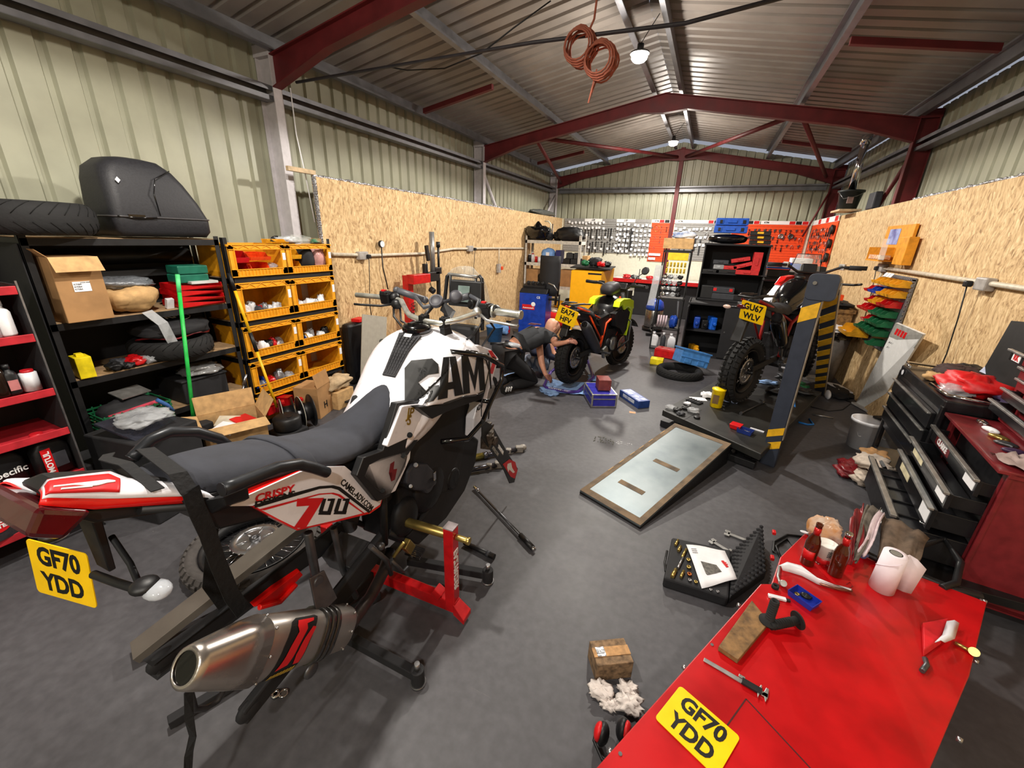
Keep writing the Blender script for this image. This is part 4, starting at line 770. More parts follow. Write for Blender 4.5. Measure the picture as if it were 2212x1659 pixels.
rows = [(1.46,.285,2),(1.06,.35,2),(.70,.31,2),(.34,.32,2),(.04,.26,1)]
desc = {(0,0): 'holding red and orange bins, top row left',(0,1): 'holding yellow bins and a black bag, top row right',(1,0): 'of plastic-wrapped parts, second row left',(1,1): 'of white wrapped parts, second row right',(2,0): 'of red and white packets, third row left',(2,1): 'holding small yellow and blue bins, third row right',
        (3,0): 'holding a blue bin and a clear bag, fourth row left',(3,1): 'standing empty, fourth row right',(4,0): 'on the bottom shelf behind the reels'}
for ri,(z,h,n) in enumerate(rows):
    for ci in range(n):
        y = 2.63+ci*.562; lab = 'yellow plastic crate '+desc[(ri,ci)]
        c = C0 if n_ == 0 else dup(C0,(0,0,0)); n_ += 1
        xf(c,(-4.06,y,z+.001)); c.scale = (1,1,h/.30); c['label'] = lab; c['group'] = 'yellow crates on the shelving'
# contents of the crates
def bag(name,label,cat,c,r,m,seed,amp=.35,group=None,fq=2.6,n=14):
    return solo(name,label,cat,m,[('blob',(0,0,r[2]),r,amp,seed,fq,n)],c,0,group)
def bin_(par_ops,w_,d_,h_,th=.003):  # open-front picking bin pointing +x
    return [('hexa',[(-d_/2,-w_/2,0),(d_/2,-w_/2,0),(d_/2,w_/2,0),(-d_/2,w_/2,0)],[(-d_/2,-w_/2,th),(d_/2,-w_/2,th),(d_/2,w_/2,th),(-d_/2,w_/2,th)]),
            ('box',(-d_/2,0,h_/2),(th,w_,h_)),('prism',[(-d_/2,0),(d_/2,0),(d_/2+.015,h_*.45),(d_/2-.03,h_*.5),(d_/2-.06,h_),(-d_/2,h_)],-w_/2,-w_/2+th,'y'),('prism',[(-d_/2,0),(d_/2,0),(d_/2+.015,h_*.45),(d_/2-.03,h_*.5),(d_/2-.06,h_),(-d_/2,h_)],w_/2-th,w_/2,'y'),
            ('hexa',[(d_/2,-w_/2,0),(d_/2+th,-w_/2,0),(d_/2+th,w_/2,0),(d_/2,w_/2,0)],[(d_/2+.012,-w_/2,h_*.45),(d_/2+.018,-w_/2,h_*.45),(d_/2+.018,w_/2,h_*.45),(d_/2+.012,w_/2,h_*.45)]),('box',(-d_/2,0,h_-.004),(.01,w_+.008,.008))]
SB_ = {}
def pbin(color,label,loc,w_=.15,d_=.22,h_=.1,rz=0,group='small parts bins',rot=None):
    m = {'red': RED,'yellow': YEL,'blue': BLUE,'green': GRN,'orange': ORG,'dark': DRED}[color]
    return solo('parts_bin',label,'parts bin',m,bin_(0,w_,d_,h_),loc,rz,None,.001,rot=rot)
pbin('red','red parts bin at the left of the top left yellow crate, upper of two',(-3.97,2.47,1.585),.14,.22,.1); pbin('red','red parts bin at the left of the top left yellow crate, lower of two',(-3.98,2.48,1.475),.15,.22,.1)
pbin('orange','orange parts bin in the middle of the top left yellow crate, upper',(-3.98,2.67,1.60),.2,.2,.07); pbin('orange','orange parts bin in the middle of the top left yellow crate, lower',(-3.98,2.68,1.475),.18,.2,.1)
bag('clear_bag','crumpled clear bag at the right in the top left yellow crate','bag',(-3.95,2.82,1.475),(.06,.05,.045),CLEAR,1)
pbin('yellow','yellow parts bin in the top right crate, upper of two',(-3.98,3.05,1.60),.13,.2,.09); pbin('yellow','yellow parts bin in the top right crate, lower of two',(-3.98,3.06,1.475),.14,.2,.1)
bag('black_bag','black cloth bag in the top right yellow crate','bag',(-3.96,3.22,1.475),(.1,.08,.12),MBLK,2,.15); bag('clear_bag','clear bag of pink parts at the right end of the top right crate','bag',(-3.95,3.37,1.475),(.08,.08,.12),mat('pink_bag',(225,170,165),.2,alpha=.85),3)
# second to fourth row: packets
k = 0
PKM = [CLEAR,PAPER,mat('white_bag',(215,218,222),.3,bump=.4),DGREY,RED,BLK,mat('silver_bag',(150,152,155),.25,.5,bump=.6)]
PKN = ['clear','white paper','white','dark grey','red','black','silver']
for (ri,ci),cnt,pal in (((1,0),9,(0,1,2,3,4,6,0,1,2)),((1,1),6,(2,0,1,2,6,1)),((2,0),8,(4,0,1,3,5,4,1,0)),((2,1),5,(3,1,0,2,5)),((3,0),4,(0,4,6,0)),((4,0),3,(4,3,4))):
    z = rows[ri][0]+.01; y0 = 2.63+ci*.562-.2
    rn = ['second','third','fourth','bottom'][ri-1]+' row '+('left' if ci == 0 else 'right')
    for i in range(cnt):
        y = y0+.05+.32*i/max(1,cnt-1); q = pal[i]; nmk = ['first','second','third','fourth','fifth','sixth','seventh','eighth','ninth'][i]
        solo('wrapped_part',PKN[q]+' packet in the yellow crate, '+rn+', '+nmk+' from its left end','packet',PKM[q],[('blob',(0,0,.03),(.05,.045,.035+.02*(i % 3)),.45,k,2.4,10)],(-3.97+rnd(-.04,.06),y,z+rnd(0,.035)),rnd(-40,40),'packets in the yellow crates'); k += 1
pbin('yellow','small yellow bin at the left of the third row right crate',(-3.95,3.03,.712),.12,.16,.09); pbin('blue','small blue bin inside the third row right crate',(-3.93,3.03,.74),.07,.1,.05)
pbin('blue','blue bin at the left of the fourth row left crate',(-3.95,2.44,.352),.13,.2,.12)
# things on the yellow crate rack's top
TOPZ = 1.75
solo('visor','dark curved visor lying on the top yellow crates','visor',mat('smoke_black',(18,18,20),.2),[('loft',[[(.12*cos(a),.1*sin(a)*(1-.1*i),.02*i+.03*cos(a)) for a in [pi*k/10 for k in range(11)]] for i in range(3)],False,True,False)],(-3.98,2.98,TOPZ),150,None,0,.004)
solo('mirror_box','clear and grey packaged mirror on the top right yellow crate','package',GLASS,[('box',(0,0,.04),(.12,.18,.07),(0,12,8)),('ell',(0,0,.03),(.08,.1,.03),8)],(-3.95,3.2,TOPZ),10,bevel=.004)
solo('white_bag','white plastic bag on the top yellow crates behind the visor','bag',PKM[2],[('blob',(0,0,.03),(.14,.12,.035),.4,9)],(-4.1,3.13,TOPZ))
pbin('yellow','flat yellow tray lying on the top left yellow crate',(-3.95,2.9,TOPZ),.18,.14,.04)
solo('green_packet','green and orange packet at the right end on top of the yellow crates','packet',mat('green_pack',(60,120,90),.5,col2=(190,110,60),scale=14),[('blob',(0,0,.025),(.06,.07,.03),.3,4)],(-3.93,3.36,TOPZ))
# --- black rack contents
def tyre(name,label,loc,R0,r_,wd,rot=(0,0,0),group=None,groove=28):
    t = thing(name,label,'tyre',loc,0,group,rot)
    mb = MB(); n = 56; rg = []
    for i in range(n):
        a = 2*pi*i/n; sec_ = []
        for b in range(14):
            q = 2*pi*b/14; rr = (R0+r_)/2+(R0-r_)/2*cos(q)*(1 if cos(q) > 0 else 1); zz = wd/2*math.copysign(abs(sin(q))**.8,sin(q))
            sec_.append((rr*cos(a),rr*sin(a),zz))
        rg.append(sec_)
    rg.append(rg[0]); mb.loft(rg,False); mb.build('carcass',RUB,t)
    g = []
    for i in range(groove):
        a = 2*pi*i/groove
        for sg in (1,-1):
            pts = []
            for j in range(5):
                q = sg*(.15+.25*j); rr = (R0+r_)/2+((R0-r_)/2+.0005)*cos(q); aa = a+.07*j
                pts.append((rr*cos(aa),rr*sin(aa),wd/2*math.copysign(abs(sin(q))**.8,sin(q))))
            g.append(('tube',pts,.0022,4))
    part(t,'tread_grooves',mat('groove_black',(8,8,8),.9),g)
    return t
tyre('road_tyre','big black road tyre lying on top of the black shelving beside the top case',(-3.97,1.22,1.90),.335,.2,.2)
tyre('road_tyre','black road tyre lying flat on the third shelf under the black bag',(-4.02,1.85,.93),.29,.19,.15)
bag('tyre_bag','black tyre warmer bag with red trim draped over the tyre on the third shelf','bag',(-4.03,1.87,1.01),(.24,.28,.07),MBLK,5,.18)
part(bpy.data.objects['tyre_bag'],'oval_logo',WINK,[('tube',[(.05+.075*cos(a),.0+.14*sin(a),.155-.02*cos(a)) for a in [2*pi*k/24 for k in range(24)]],.003,5,False,True)])
text(bpy.data.objects['tyre_bag'],'RP',.1,WINK,(.06,.0,.165),(0,1,0),(-1,0,.3),.002)
part(bpy.data.objects['tyre_bag'],'red_trim',DRED,[('tube',[(.22*cos(a),.27*sin(a),.02+.012*sin(5*a)) for a in [R(-80+160*k/12) for k in range(13)]],.008,6)])
# top case
tc = thing('top_case','large black hard top case standing on the shelving, small emblem on its lid','luggage case',(-4.0,1.93,1.80),0)
def tcs(f,dz=0):
    pass
mb = MB(); rings = []
for z,y0,y1,x0,x1,r_ in ((0,-.30,.29,-.2,.17,.05),(.04,-.32,.31,-.22,.2,.05),(.13,-.33,.31,-.22,.21,.06),(.25,-.33,.265,-.21,.2,.07),(.38,-.325,.20,-.2,.18,.08),(.46,-.31,.15,-.19,.16,.09),(.52,-.24,.08,-.16,.12,.08),(.535,-.16,.0,-.1,.06,.05)):
    pts = rrect(y1-y0,x1-x0,r_,5,(y0+y1)/2,(x0+x1)/2); rings.append([(b,a,z) for a,b in pts])
mb.loft(rings,True,True); mb.build('shell',mat('case_black',(38,38,42),.55,bump=.12,scale=80),tc)
part(tc,'seam',mat('case_trim',(70,68,70),.4),[('tube',[(b,a,.135) for a,b in rrect(.645,.435,.06,5,-.01,-.005)],.006,6,False,True)])
part(tc,'lid_panel',BGLOSS,[('tube',[(.212,-.05,.15),(.215,-.06,.3),(.19,-.02,.40),(.165,.10,.47)],.004,6),('box',(.212,-.2,.14),(.015,.1,.02)),('tube',[(.205,-.31,.135),(.222,-.2,.128),(.222,-.08,.135)],.006,6)])
part(tc,'emblem',WHT,[('prism',[(-.015,0),(0,-.02),(.015,0),(0,.02)],.197,.201,'x')]).location = (.0,-.25,.37)
# cardboard box,paper bag etc.
cb_ = thing('cardboard_box','tall brown cardboard box with a white label at the left of the second shelf','box',(-3.93,1.31,1.251),3)
part(cb_,'carton',CARD,[('box',(0,0,.21),(.3,.25,.42))],.004); part(cb_,'flap',CARD2,[('hexa',[(.15,-.125,.42),(.15,.125,.42),(.155,.125,.42),(.155,-.125,.42)],[(.20,-.125,.33),(.20,.125,.33),(.205,.125,.33),(.205,-.125,.33)])])
part(cb_,'flap',CARD,[('hexa',[(-.15,-.12,.42),(.15,-.12,.42),(.15,-.125,.42),(-.15,-.125,.42)],[(-.15,-.17,.47),(.15,-.17,.47),(.15,-.175,.47),(-.15,-.175,.47)])])
part(cb_,'shipping_label',PAPER,[('box',(.152,.0,.23),(.002,.09,.065))]); 
for i,tx in enumerate(('K75BA','K75BA','K75BA')): text(cb_,tx,.014,INK,(.1535,-.02,.245-.016*i),(0,1,0),(0,0,1))
text(cb_,'XXXX 0204',.01,INK,(.1535,.02,.255),(0,1,0),(0,0,1))
bag('paper_parcel','crumpled brown paper parcel on the second shelf beside the cardboard box','parcel',(-3.97,1.62,1.25),(.17,.17,.1),CARD2,6,.28,fq=1.6)
bag('bubble_wrap_bag','clear bubble wrap bag lying on the brown paper parcel','bag',(-4.02,1.62,1.42),(.14,.2,.045),mat('bubble_wrap',(120,124,130),.15,.3,bump=1,scale=45),7,.3)
ribbon(None,'plastic_sleeve',[(-3.84,1.66,1.26),(-3.79,1.72,1.16),(-3.79,1.74,1.06),(-3.80,1.76,.99)],.07,CLEAR,(0,1,.2)); tag(bpy.data.objects['plastic_sleeve'],'clear plastic sleeve hanging over the edge of the second shelf','packaging')
for i in range(2):
    g = solo('tool_case',['green plastic case on the second shelf, lower of two stacked','green plastic case on the second shelf, upper of two stacked'][i],'case',mat('dark_green',(22,98,78),.4),[('box',(0,0,.035),(.2,.22,.066))],(-3.96,2.06+.005*i,1.44+.07*i),-4,'green cases',.008)
for i in range(4):
    o = solo('letter_tray','red letter tray on the second shelf, '+['bottom','second','third','top'][i]+' of the stack','tray',RED,[('box',(0,0,.004),(.26,.34,.006)),('box',(0,.17,.025),(.26,.005,.045)),('box',(0,-.17,.025),(.26,.005,.045)),('box',(-.13,0,.025),(.005,.34,.045)),('hexa',[(.13,-.17,0),(.133,-.17,0),(.133,.17,0),(.13,.17,0)],[(.13,-.17,.045),(.133,-.17,.045),(.15,.17,.018),(.147,.17,.018)])],(-3.97+.012*(i % 2),2.07,1.252+.046*i),(-1)**i*3,'red letter trays',.001)
solo('white_notebook','grey notebook lying under the green cases','notebook',mat('grey_paper',(190,190,188),.6),[('box',(0,0,.01),(.15,.2,.02))],(-3.87,2.1,1.436),-5,bevel=.002)
solo('small_white_cup','white plastic part between the parcel and the red trays','part',WHT,[('box',(0,0,.04),(.03,.05,.08),(0,20,0))],(-3.90,1.85,1.252))
# third shelf
yb = solo('yellow_box','bright yellow box at the left of the third shelf','box',mat('bright_yellow',(240,215,20),.5),[('box',(0,0,.075),(.13,.085,.15)),('box',(-.01,0,.158),(.05,.04,.02))],(-3.90,1.23,.851),-6,bevel=.003)
for i,(x,y,c,m,r_) in enumerate(((-3.9,1.40,'black',BLK,.05),(-3.97,1.46,'dark grey',DGREY,.055),(-3.93,1.54,'red',RED,.06),(-3.98,1.58,'red',RED,.05),(-3.9,1.62,'clear',CLEAR,.06),(-3.93,1.68,'silver',PKM[6],.045),(-3.88,1.47,'black',BLK,.04))):
    bag('wrapped_part',c+' wrapped part on the third shelf, '+['leftmost','second from the yellow box','third from the yellow box, upper','third from the yellow box, rear','fifth from the yellow box','nearest the tyre','in front'][i],'packet',(x,y,.851),(r_*1.1,r_,r_*.6),m,20+i,.5,'wrapped parts on the third shelf')
# fourth shelf: black box + clear sheet,bottom crate
solo('black_storage_box','black storage box on the fourth shelf with a clear bag on it','box',MBLK,[('box',(0,0,.1),(.4,.36,.2)),('box',(0,0,.2),(.42,.38,.02))],(-4.05,1.95,.441),0,bevel=.01)
bag('clear_bag','shiny clear bag lying on the black storage box','bag',(-3.96,1.98,.653),(.14,.17,.04),mat('clear_sheet',(150,150,150),.12,.3,alpha=.85,bump=.8),31,.4,fq=2)
gc = thing('green_crate','green slatted crate with a black and pink bag at the left of the fourth shelf','crate',(-3.83,1.38,.441),0)
ops = [('box',(0,0,.004),(.3,.42,.008))]
for z in (.02,.05,.08,.11,.14):
    for sx in (-1,1): ops.append(('box',(sx*.15,0,z),(.006,.42,.014)))
    for sy in (-1,1): ops.append(('box',(0,sy*.21,z),(.3,.006,.014)))
for i in range(9):
    for sx in (-1,1): ops.append(('box',(sx*.152,-.2+.05*i,.08),(.008,.01,.15)))
part(gc,'basket',GRN,ops,.001)
bag('tool_bag','black soft bag with a pink stripe in the green crate','bag',(-3.85,1.38,.455),(.13,.19,.09),MBLK,33,.2); part(bpy.data.objects['tool_bag'],'pink_stripe',mat('pink_cloth',(190,60,80),.8),[('tube',[(.12,-.16,.11),(.135,0,.125),(.12,.16,.13)],.018,8)])
solo('silver_tray','silver tablet-like panel lying on the soft bag in the green crate','panel',ALU,[('box',(0,0,0),(.14,.2,.008),(0,14,0))],(-3.87,1.43,.67),10)
part(None,'blue_strap',mat('blue_webbing',(50,90,150),.8),[('tube',[(-3.68,1.5,.62),(-3.66,1.55,.56),(-3.67,1.58,.50)],.015,6)]); tag(bpy.data.objects['blue_strap'],'blue strap end hanging over the green crate','strap')
# yellow basket bottom,grey pipe
yk = thing('yellow_basket','yellow perforated basket on the bottom shelf behind the open carton','basket',(-3.93,2.06,.3),5)
ops = [('box',(0,0,.004),(.22,.26,.008))]
for sx in (-1,1): ops.append(('hexa',[(sx*.10,-.12,0),(sx*.104,-.12,0),(sx*.104,.12,0),(sx*.10,.12,0)],[(sx*.125,-.14,.12),(sx*.13,-.14,.12),(sx*.13,.14,.12),(sx*.125,.14,.12)]))
for sy in (-1,1): ops.append(('hexa',[(-.10,sy*.12,0),(.10,sy*.12,0),(.10,sy*.124,0),(-.10,sy*.124,0)],[(-.125,sy*.14,.12),(.125,sy*.14,.12),(.125,sy*.145,.12),(-.125,sy*.145,.12)]))
part(yk,'basket_body',YEL,ops,.002); part(yk,'holes',mat('hole_dark',(60,40,10),.9),[('box',(.122,-.1+.025*i,.06+.02*j),(.012,.01,.006)) for i in range(9) for j in range(3)])
bar_thing('steel_lever','short steel bar leaning on the black shelving beside the yellow basket','tool',(-3.84,2.2,.33),(-3.86,2.31,.56),[('shaft',STL,0,.6,.008,.008),('grip',STL,.6,1,.014,.014)])
# poles leaning
bar_thing('broom_handle','bright green broom handle leaning against the black shelving','pole',(-3.62,1.681,0.396),(-3.8,1.904,1.521),[('pole',mat('neon_green',(40,190,80),.4),0,.9,.014,.014),('cap',mat('pale_green',(90,215,130),.4),.88,1,.0155,.0155)])
bar_thing('telescopic_pole','yellow telescopic pole with black grips leaning against the crate shelving','pole',(-3.55,2.352,0.263),(-3.8,2.301,1.508),[('lower_tube',mat('pole_yellow',(240,185,20),.4),0,.46,.012,.012),('grip',BLK,.44,.58,.0165,.0165),('upper_tube',mat('pole_yellow',(240,185,20),.4),.56,.9,.0125,.0125),('end_cap',BLK,.88,1,.016,.016)])
# --- red oil shelf at the far left
orr = thing('oil_shelf','red-shelved display rack of oil bottles at the left edge','shelving',(-3.55,.45,0),0)
part(orr,'back_panel',MBLK,[('box',(-.2,0,.78),(.01,.96,1.55)),('box',(0,.455,.78),(.42,.008,1.56))]); part(orr,'edge_trim',STL,[('box',(.212,.457,.8),(.006,.008,1.56))])
for z in (1.55,1.29,.97,.72,.44,.2):
    part(orr,'shelf',ORED,[('box',(0,0,z-.03),(.4,.9,.008)),('box',(.215+.012*(z < .5),0,z-.018),(.008,.9,.045))],.003)
def bottle(name,label,loc,r_,h,body,capm,kind='round',rz=0,group=None,lab=None,txt=None,txc=None):
    t = thing(name,label,'bottle',loc,rz,group)
    if kind == 'round': part(t,'bottle_body',body,[('lathe',[(r_*.9,0),(r_,.01),(r_,h*.66),(r_*.8,h*.74),(r_*.42,h*.8),(r_*.4,h*.86)],(0,0,0),20)]); part(t,'cap',capm,[('cyl',(0,0,h*.85),(0,0,h),r_*.5,r_*.46)])
    elif kind == 'can': part(t,'can_body',body,[('lathe',[(r_,0),(r_,h*.86),(r_*.75,h*.9)],(0,0,0),20)]); part(t,'cap',capm,[('cyl',(0,0,h*.88),(0,0,h),r_*.78,r_*.72)])
    else:
        part(t,'bottle_body',body,[('loft',[[(b,a,0) for a,b in rrect(r_*2,r_*1.0,r_*.25)],[(b,a,h*.6) for a,b in rrect(r_*2,r_*1.0,r_*.25)],[(b,a,h*.75) for a,b in rrect(r_*1.5,r_*.9,r_*.25,4,.0)],[(b,a,h*.84) for a,b in rrect(r_*.7,r_*.6,r_*.2,4,-r_*.3)]])],.0)
        part(t,'cap',capm,[('cyl',(0,-r_*.3,h*.83),(0,-r_*.3,h),r_*.36,r_*.34,20)])
    if lab: part(t,'label',lab,[('box',(r_*.51 if kind == 'jug' else r_*.98,0,h*.32),(.003,r_*1.3,h*.34))])
    if txt: text(t,txt,r_*.62,txc or WINK,((r_*.55 if kind == 'jug' else r_*1.02),0,h*.36),(0,1,0),(0,0,1),.0008)
    return t
REDC = mat('red_cap',(190,25,35),.4)
bottle('oil_bottle','black oil bottle with red cap reading Specific on the fourth red shelf',(-3.44,.62,.44),.085,.26,BLK,REDC,'jug',12,'oil bottles',None,'Specific')
b_ = bottle('oil_bottle','black oil bottle with red side lettering at the right of the fourth red shelf',(-3.42,.81,.44),.08,.27,BLK,REDC,'jug',10,'oil bottles',mat('label_dark',(60,60,66),.5)); text(b_,'MOTUL',.04,WINK,(.046,-.035,.09),(0,0,1),(0,-1,0),.001); part(b_,'red_stripe',REDINK,[('box',(.0435,-.035,.09),(.003,.045,.17))])
bottle('oil_bottle','black oil bottle cut by the left edge on the fourth red shelf',(-3.44,.44,.44),.08,.24,BLK,REDC,'jug',8,'oil bottles')
bottle('oil_bottle','black bottle with an orange-red label on the lowest red shelf, behind the white motorcycle tail',(-3.42,.78,.20),.08,.25,BLK,BLK,'jug',10,'oil bottles',REDINK)
kt = solo('oil_kit','clear-wrapped oil service kit with a red free sticker on the lowest red shelf','package',mat('wrapped_dark',(52,46,50),.25,bump=.4),[('box',(0,0,.1),(.2,.3,.2)),('blob',(0,0,.19),(.1,.14,.03),.4,3)],(-3.42,.53,.20),12,bevel=.01)
part(kt,'sticker',REDINK,[('cyl',(.1,-.05,.11),(.104,-.05,.11),.06,.06,20)]); text(kt,'FREE',.045,WINK,(.1055,-.05,.12),(0,1,0),(0,0,1),.001); text(kt,'FILTER',.03,WINK,(.1055,-.05,.085),(0,1,0),(0,0,1),.001)
for i,(y,r_,h,m,cm,kd,lab,lm) in enumerate(((.50,.035,.13,mat('amber_plastic',(80,70,30),.3),mat('white_cap',(220,220,215),.4),'round','amber bottle with pale cap on the third red shelf, leftmost',None),(.58,.035,.16,WHT,REDC,'can','white can with red cap on the third red shelf, left',None),(.655,.04,.1,mat('olive_jar',(95,98,60),.3),mat('grey_cap',(150,155,140),.4),'can','olive jar with grey cap on the third red shelf',PAPER),(.725,.033,.2,mat('dark_glass',(30,20,14),.15),BLK,'round','tall dark brown bottle on the third red shelf',None),(.77,.03,.17,BLK,BLK,'round','slim black bottle with pink label on the third red shelf',mat('pink_label',(190,120,120),.5)),(.84,.036,.12,WHT,REDC,'can','white tub with big red cap on the third red shelf, rightmost',None))):
    bottle('oil_bottle',lab,(-3.40,y,.97),r_,h,m,cm,kd,0,'bottles on the third red shelf',lm)
for i,(y,r_,h,m,cm,kd,lab) in enumerate(((.62,.04,.2,WHT,WHT,'round','white bottle with blue print on the second red shelf, left'),(.70,.035,.22,mat('blue_white',(190,200,225),.4),REDC,'round','pale blue spray bottle on the second red shelf'),(.77,.035,.2,WHT,REDC,'can','white can with a red top on the second red shelf'),(.83,.033,.19,PAPER,WHT,'round','white bottle with grey label on the second red shelf, rightmost'))):
    bottle('oil_bottle',lab,(-3.40,y,1.29),r_,h,m,cm,kd,0,'bottles on the second red shelf',mat('blue_label',(60,90,170),.5) if i < 2 else None)
bottle('oil_bottle','white bottle at the right of the top red shelf',(-3.40,.80,1.55),.035,.2,WHT,WHT,'round')
# --- floor pile left: black panels,open carton,reels,boxes
fc = thing('flight_case','long black plastic case on the floor under the black shelving','case',(-3.62,1.35,.0),0)
part(fc,'case_body',MBLK,[('box',(0,0,.19),(.28,.8,.38))],.01); part(fc,'handle',STL,[('box',(.145,.1,.30),(.008,.06,.008))]); part(fc,'grille',DGREY,[('box',(.143,-.28+.0*i,.1+.07*i),(.006,.1,.005)) for i in range(4)]); part(fc,'divider',BLK,[('box',(.142,.0,.2),(.004,.005,.34))])
solo('flat_panel','flat black panel in a clear bag lying on the dark cases behind the tail','panel',mat('panel_gloss',(40,42,52),.25),[('prism',[(-.19,-.14),(.19,-.2),(.2,.12),(-.12,.22)],0,.012)],(-3.25,1.22,.62),20,rot=(0,18,25)); bag('clear_bag','clear crinkled bag lying on the flat black panel','bag',(-3.25,1.22,.64),(.15,.14,.035),CLEAR,41,.5)
solo('black_storage_box','black box on the floor carrying the bagged panel','box',MBLK,[('box',(0,0,.3),(.45,.4,.6))],(-3.28,1.22,0),10,bevel=.01)
oc = thing('open_carton','open brown cardboard carton with spread flaps and red packets inside, behind the seat','box',(-3.35,1.82,.0),-22)
L_,W_,H_ = .42,.34,.42
part(oc,'carton',CARD2,[('box',(0,0,.004),(W_,L_,.008)),('box',(W_/2,0,H_/2),(.005,L_,H_)),('box',(-W_/2,0,H_/2),(.005,L_,H_)),('box',(0,L_/2,H_/2),(W_,.005,H_)),('box',(0,-L_/2,H_/2),(W_,.005,H_))])
for a,b,c_,d_ in (((W_/2,-L_/2,H_),(W_/2,L_/2,H_),(W_/2+.14,L_/2,H_-.02),(W_/2+.14,-L_/2,H_-.02)),((-W_/2,-L_/2,H_),(-W_/2,L_/2,H_),(-W_/2-.03,L_/2,H_+.15),(-W_/2-.03,-L_/2,H_+.15)),((-W_/2,L_/2,H_),(W_/2,L_/2,H_),(W_/2,L_/2+.08,H_+.13),(-W_/2,L_/2+.08,H_+.13)),((-W_/2,-L_/2,H_),(W_/2,-L_/2,H_),(W_/2,-L_/2-.14,H_+.03),(-W_/2,-L_/2-.14,H_+.03))):
    part(oc,'flap',CARD2,[('hexa',[a,b,c_,d_],[V(q)+V((0.002,0.002,.004)) for q in (a,b,c_,d_)])])
for i,(x,y,m,c) in enumerate(((0.02,.08,REDINK,'red'),(.05,-.08,PAPER,'white'),(-.06,0,mat('pale_packet',(200,190,170),.6),'cream'))):
    solo('paper_packet',c+' packet lying in the open carton','packet',m,[('box',(0,0,0),(.16,.14,.03))],(-3.35+x,1.82+y,.36),20*i,'packets in the open carton',.004,rot=(6*i,5,20*i))
# cable reels
for i,(x,y) in enumerate(((-3.5,2.42),(-3.42,2.56))):
    r = thing('cable_reel',['black cable reel on the floor by the yellow pole, nearer one','black cable reel on the floor by the yellow pole, farther one'][i],'cable reel',(x,y,.17),0,'cable reels',(0,0,-30+8*i))
    for s_ in (-1,1): part(r,'flange',BLK,[('lathe',[(.03,-.003),(.165,-.003),(.165,.003),(.03,.003)],(0,s_*.05,0),32,(0,1,0))])
    part(r,'rim',mat('pale_rim',(200,195,180),.5),[('tube',[(.165*cos(a),-.053,.165*sin(a)) for a in [2*pi*k/32 for k in range(32)]],.003,5,False,True)]); part(r,'drum',BLK,[('cyl',(0,-.05,0),(0,.05,0),.09,.09,24)]); part(r,'hub_cap',WHT,[('cyl',(0,-.075,0),(0,-.05,0),.022,.018)]); part(r,'handle',RED,[('box',(.0,-.03,.14),(.05,.03,.03))],.004)
solo('round_black_tub','round black tub with a white label beside the cable reels','tub',BLK,[('lathe',[(.1,0),(.12,.02),(.12,.11),(.1,.13),(.02,.135)],(0,0,0),28),('box',(.05,0,.136),(.03,.05,.002),(0,0,20))],(-3.33,2.28,.12),0); solo('plastic_step','low black box under the round tub','box',MBLK,[('box',(0,0,.06),(.24,.24,.12))],(-3.33,2.28,0),0,bevel=.006)
for i,(lab,loc,sz,m,rz) in enumerate((('brown cardboard box with open lid on the floor by the crate shelving, left',(-3.62,2.82,0),(.26,.26,.34),CARD,20),('brown cardboard box on the floor by the crate shelving, right',(-3.6,3.12,0),(.24,.26,.2),CARD2,5),('small brown box on the bottom shelf at its right end',(-4.0,3.2,.04),(.2,.2,.2),CARD2,-8))):
    t = thing('cardboard_box',lab,'box',loc,rz,'brown boxes by the crates'); part(t,'carton',m,[('box',(0,0,sz[2]/2),sz)],.003)
    if i == 0: part(t,'flap',m,[('hexa',[(sz[0]/2,-.13,sz[2]),(sz[0]/2,.13,sz[2]),(sz[0]/2+.004,.13,sz[2]),(sz[0]/2+.004,-.13,sz[2])],[(sz[0]/2-.03,-.13,sz[2]+.14),(sz[0]/2-.03,.13,sz[2]+.14),(sz[0]/2-.026,.13,sz[2]+.14),(sz[0]/2-.026,-.13,sz[2]+.14)])]); text(t,'H',.1,INK,(.132,0,.12),(0,1,0),(0,0,1),.003)
bag('packing_paper','crumpled brown packing paper lying on the cardboard box','paper',(-3.62,3.12,.2),(.12,.2,.07),mat('kraft_paper',(190,165,130),.85,bump=.6),44,.5)
for i,(y,m) in enumerate(((2.42,RED),(2.5,DRED),(2.62,RED))):
    solo('small_red_box','small red box on the bottom shelf, '+['left','middle','right'][i]+' of three','box',m,[('box',(0,0,.05),(.12,.08,.1)),('box',(0,0,.095),(.13,.09,.012))],(-3.8,y,.12 if i < 2 else .14),10*i,'small red boxes',.003)
solo('black_tray','black folded panel on the floor at the foot of the crate shelving','panel',MBLK,[('box',(0,0,.06),(.3,.5,.02),(0,-14,0))],(-3.45,3.35,0),-10,bevel=.004)
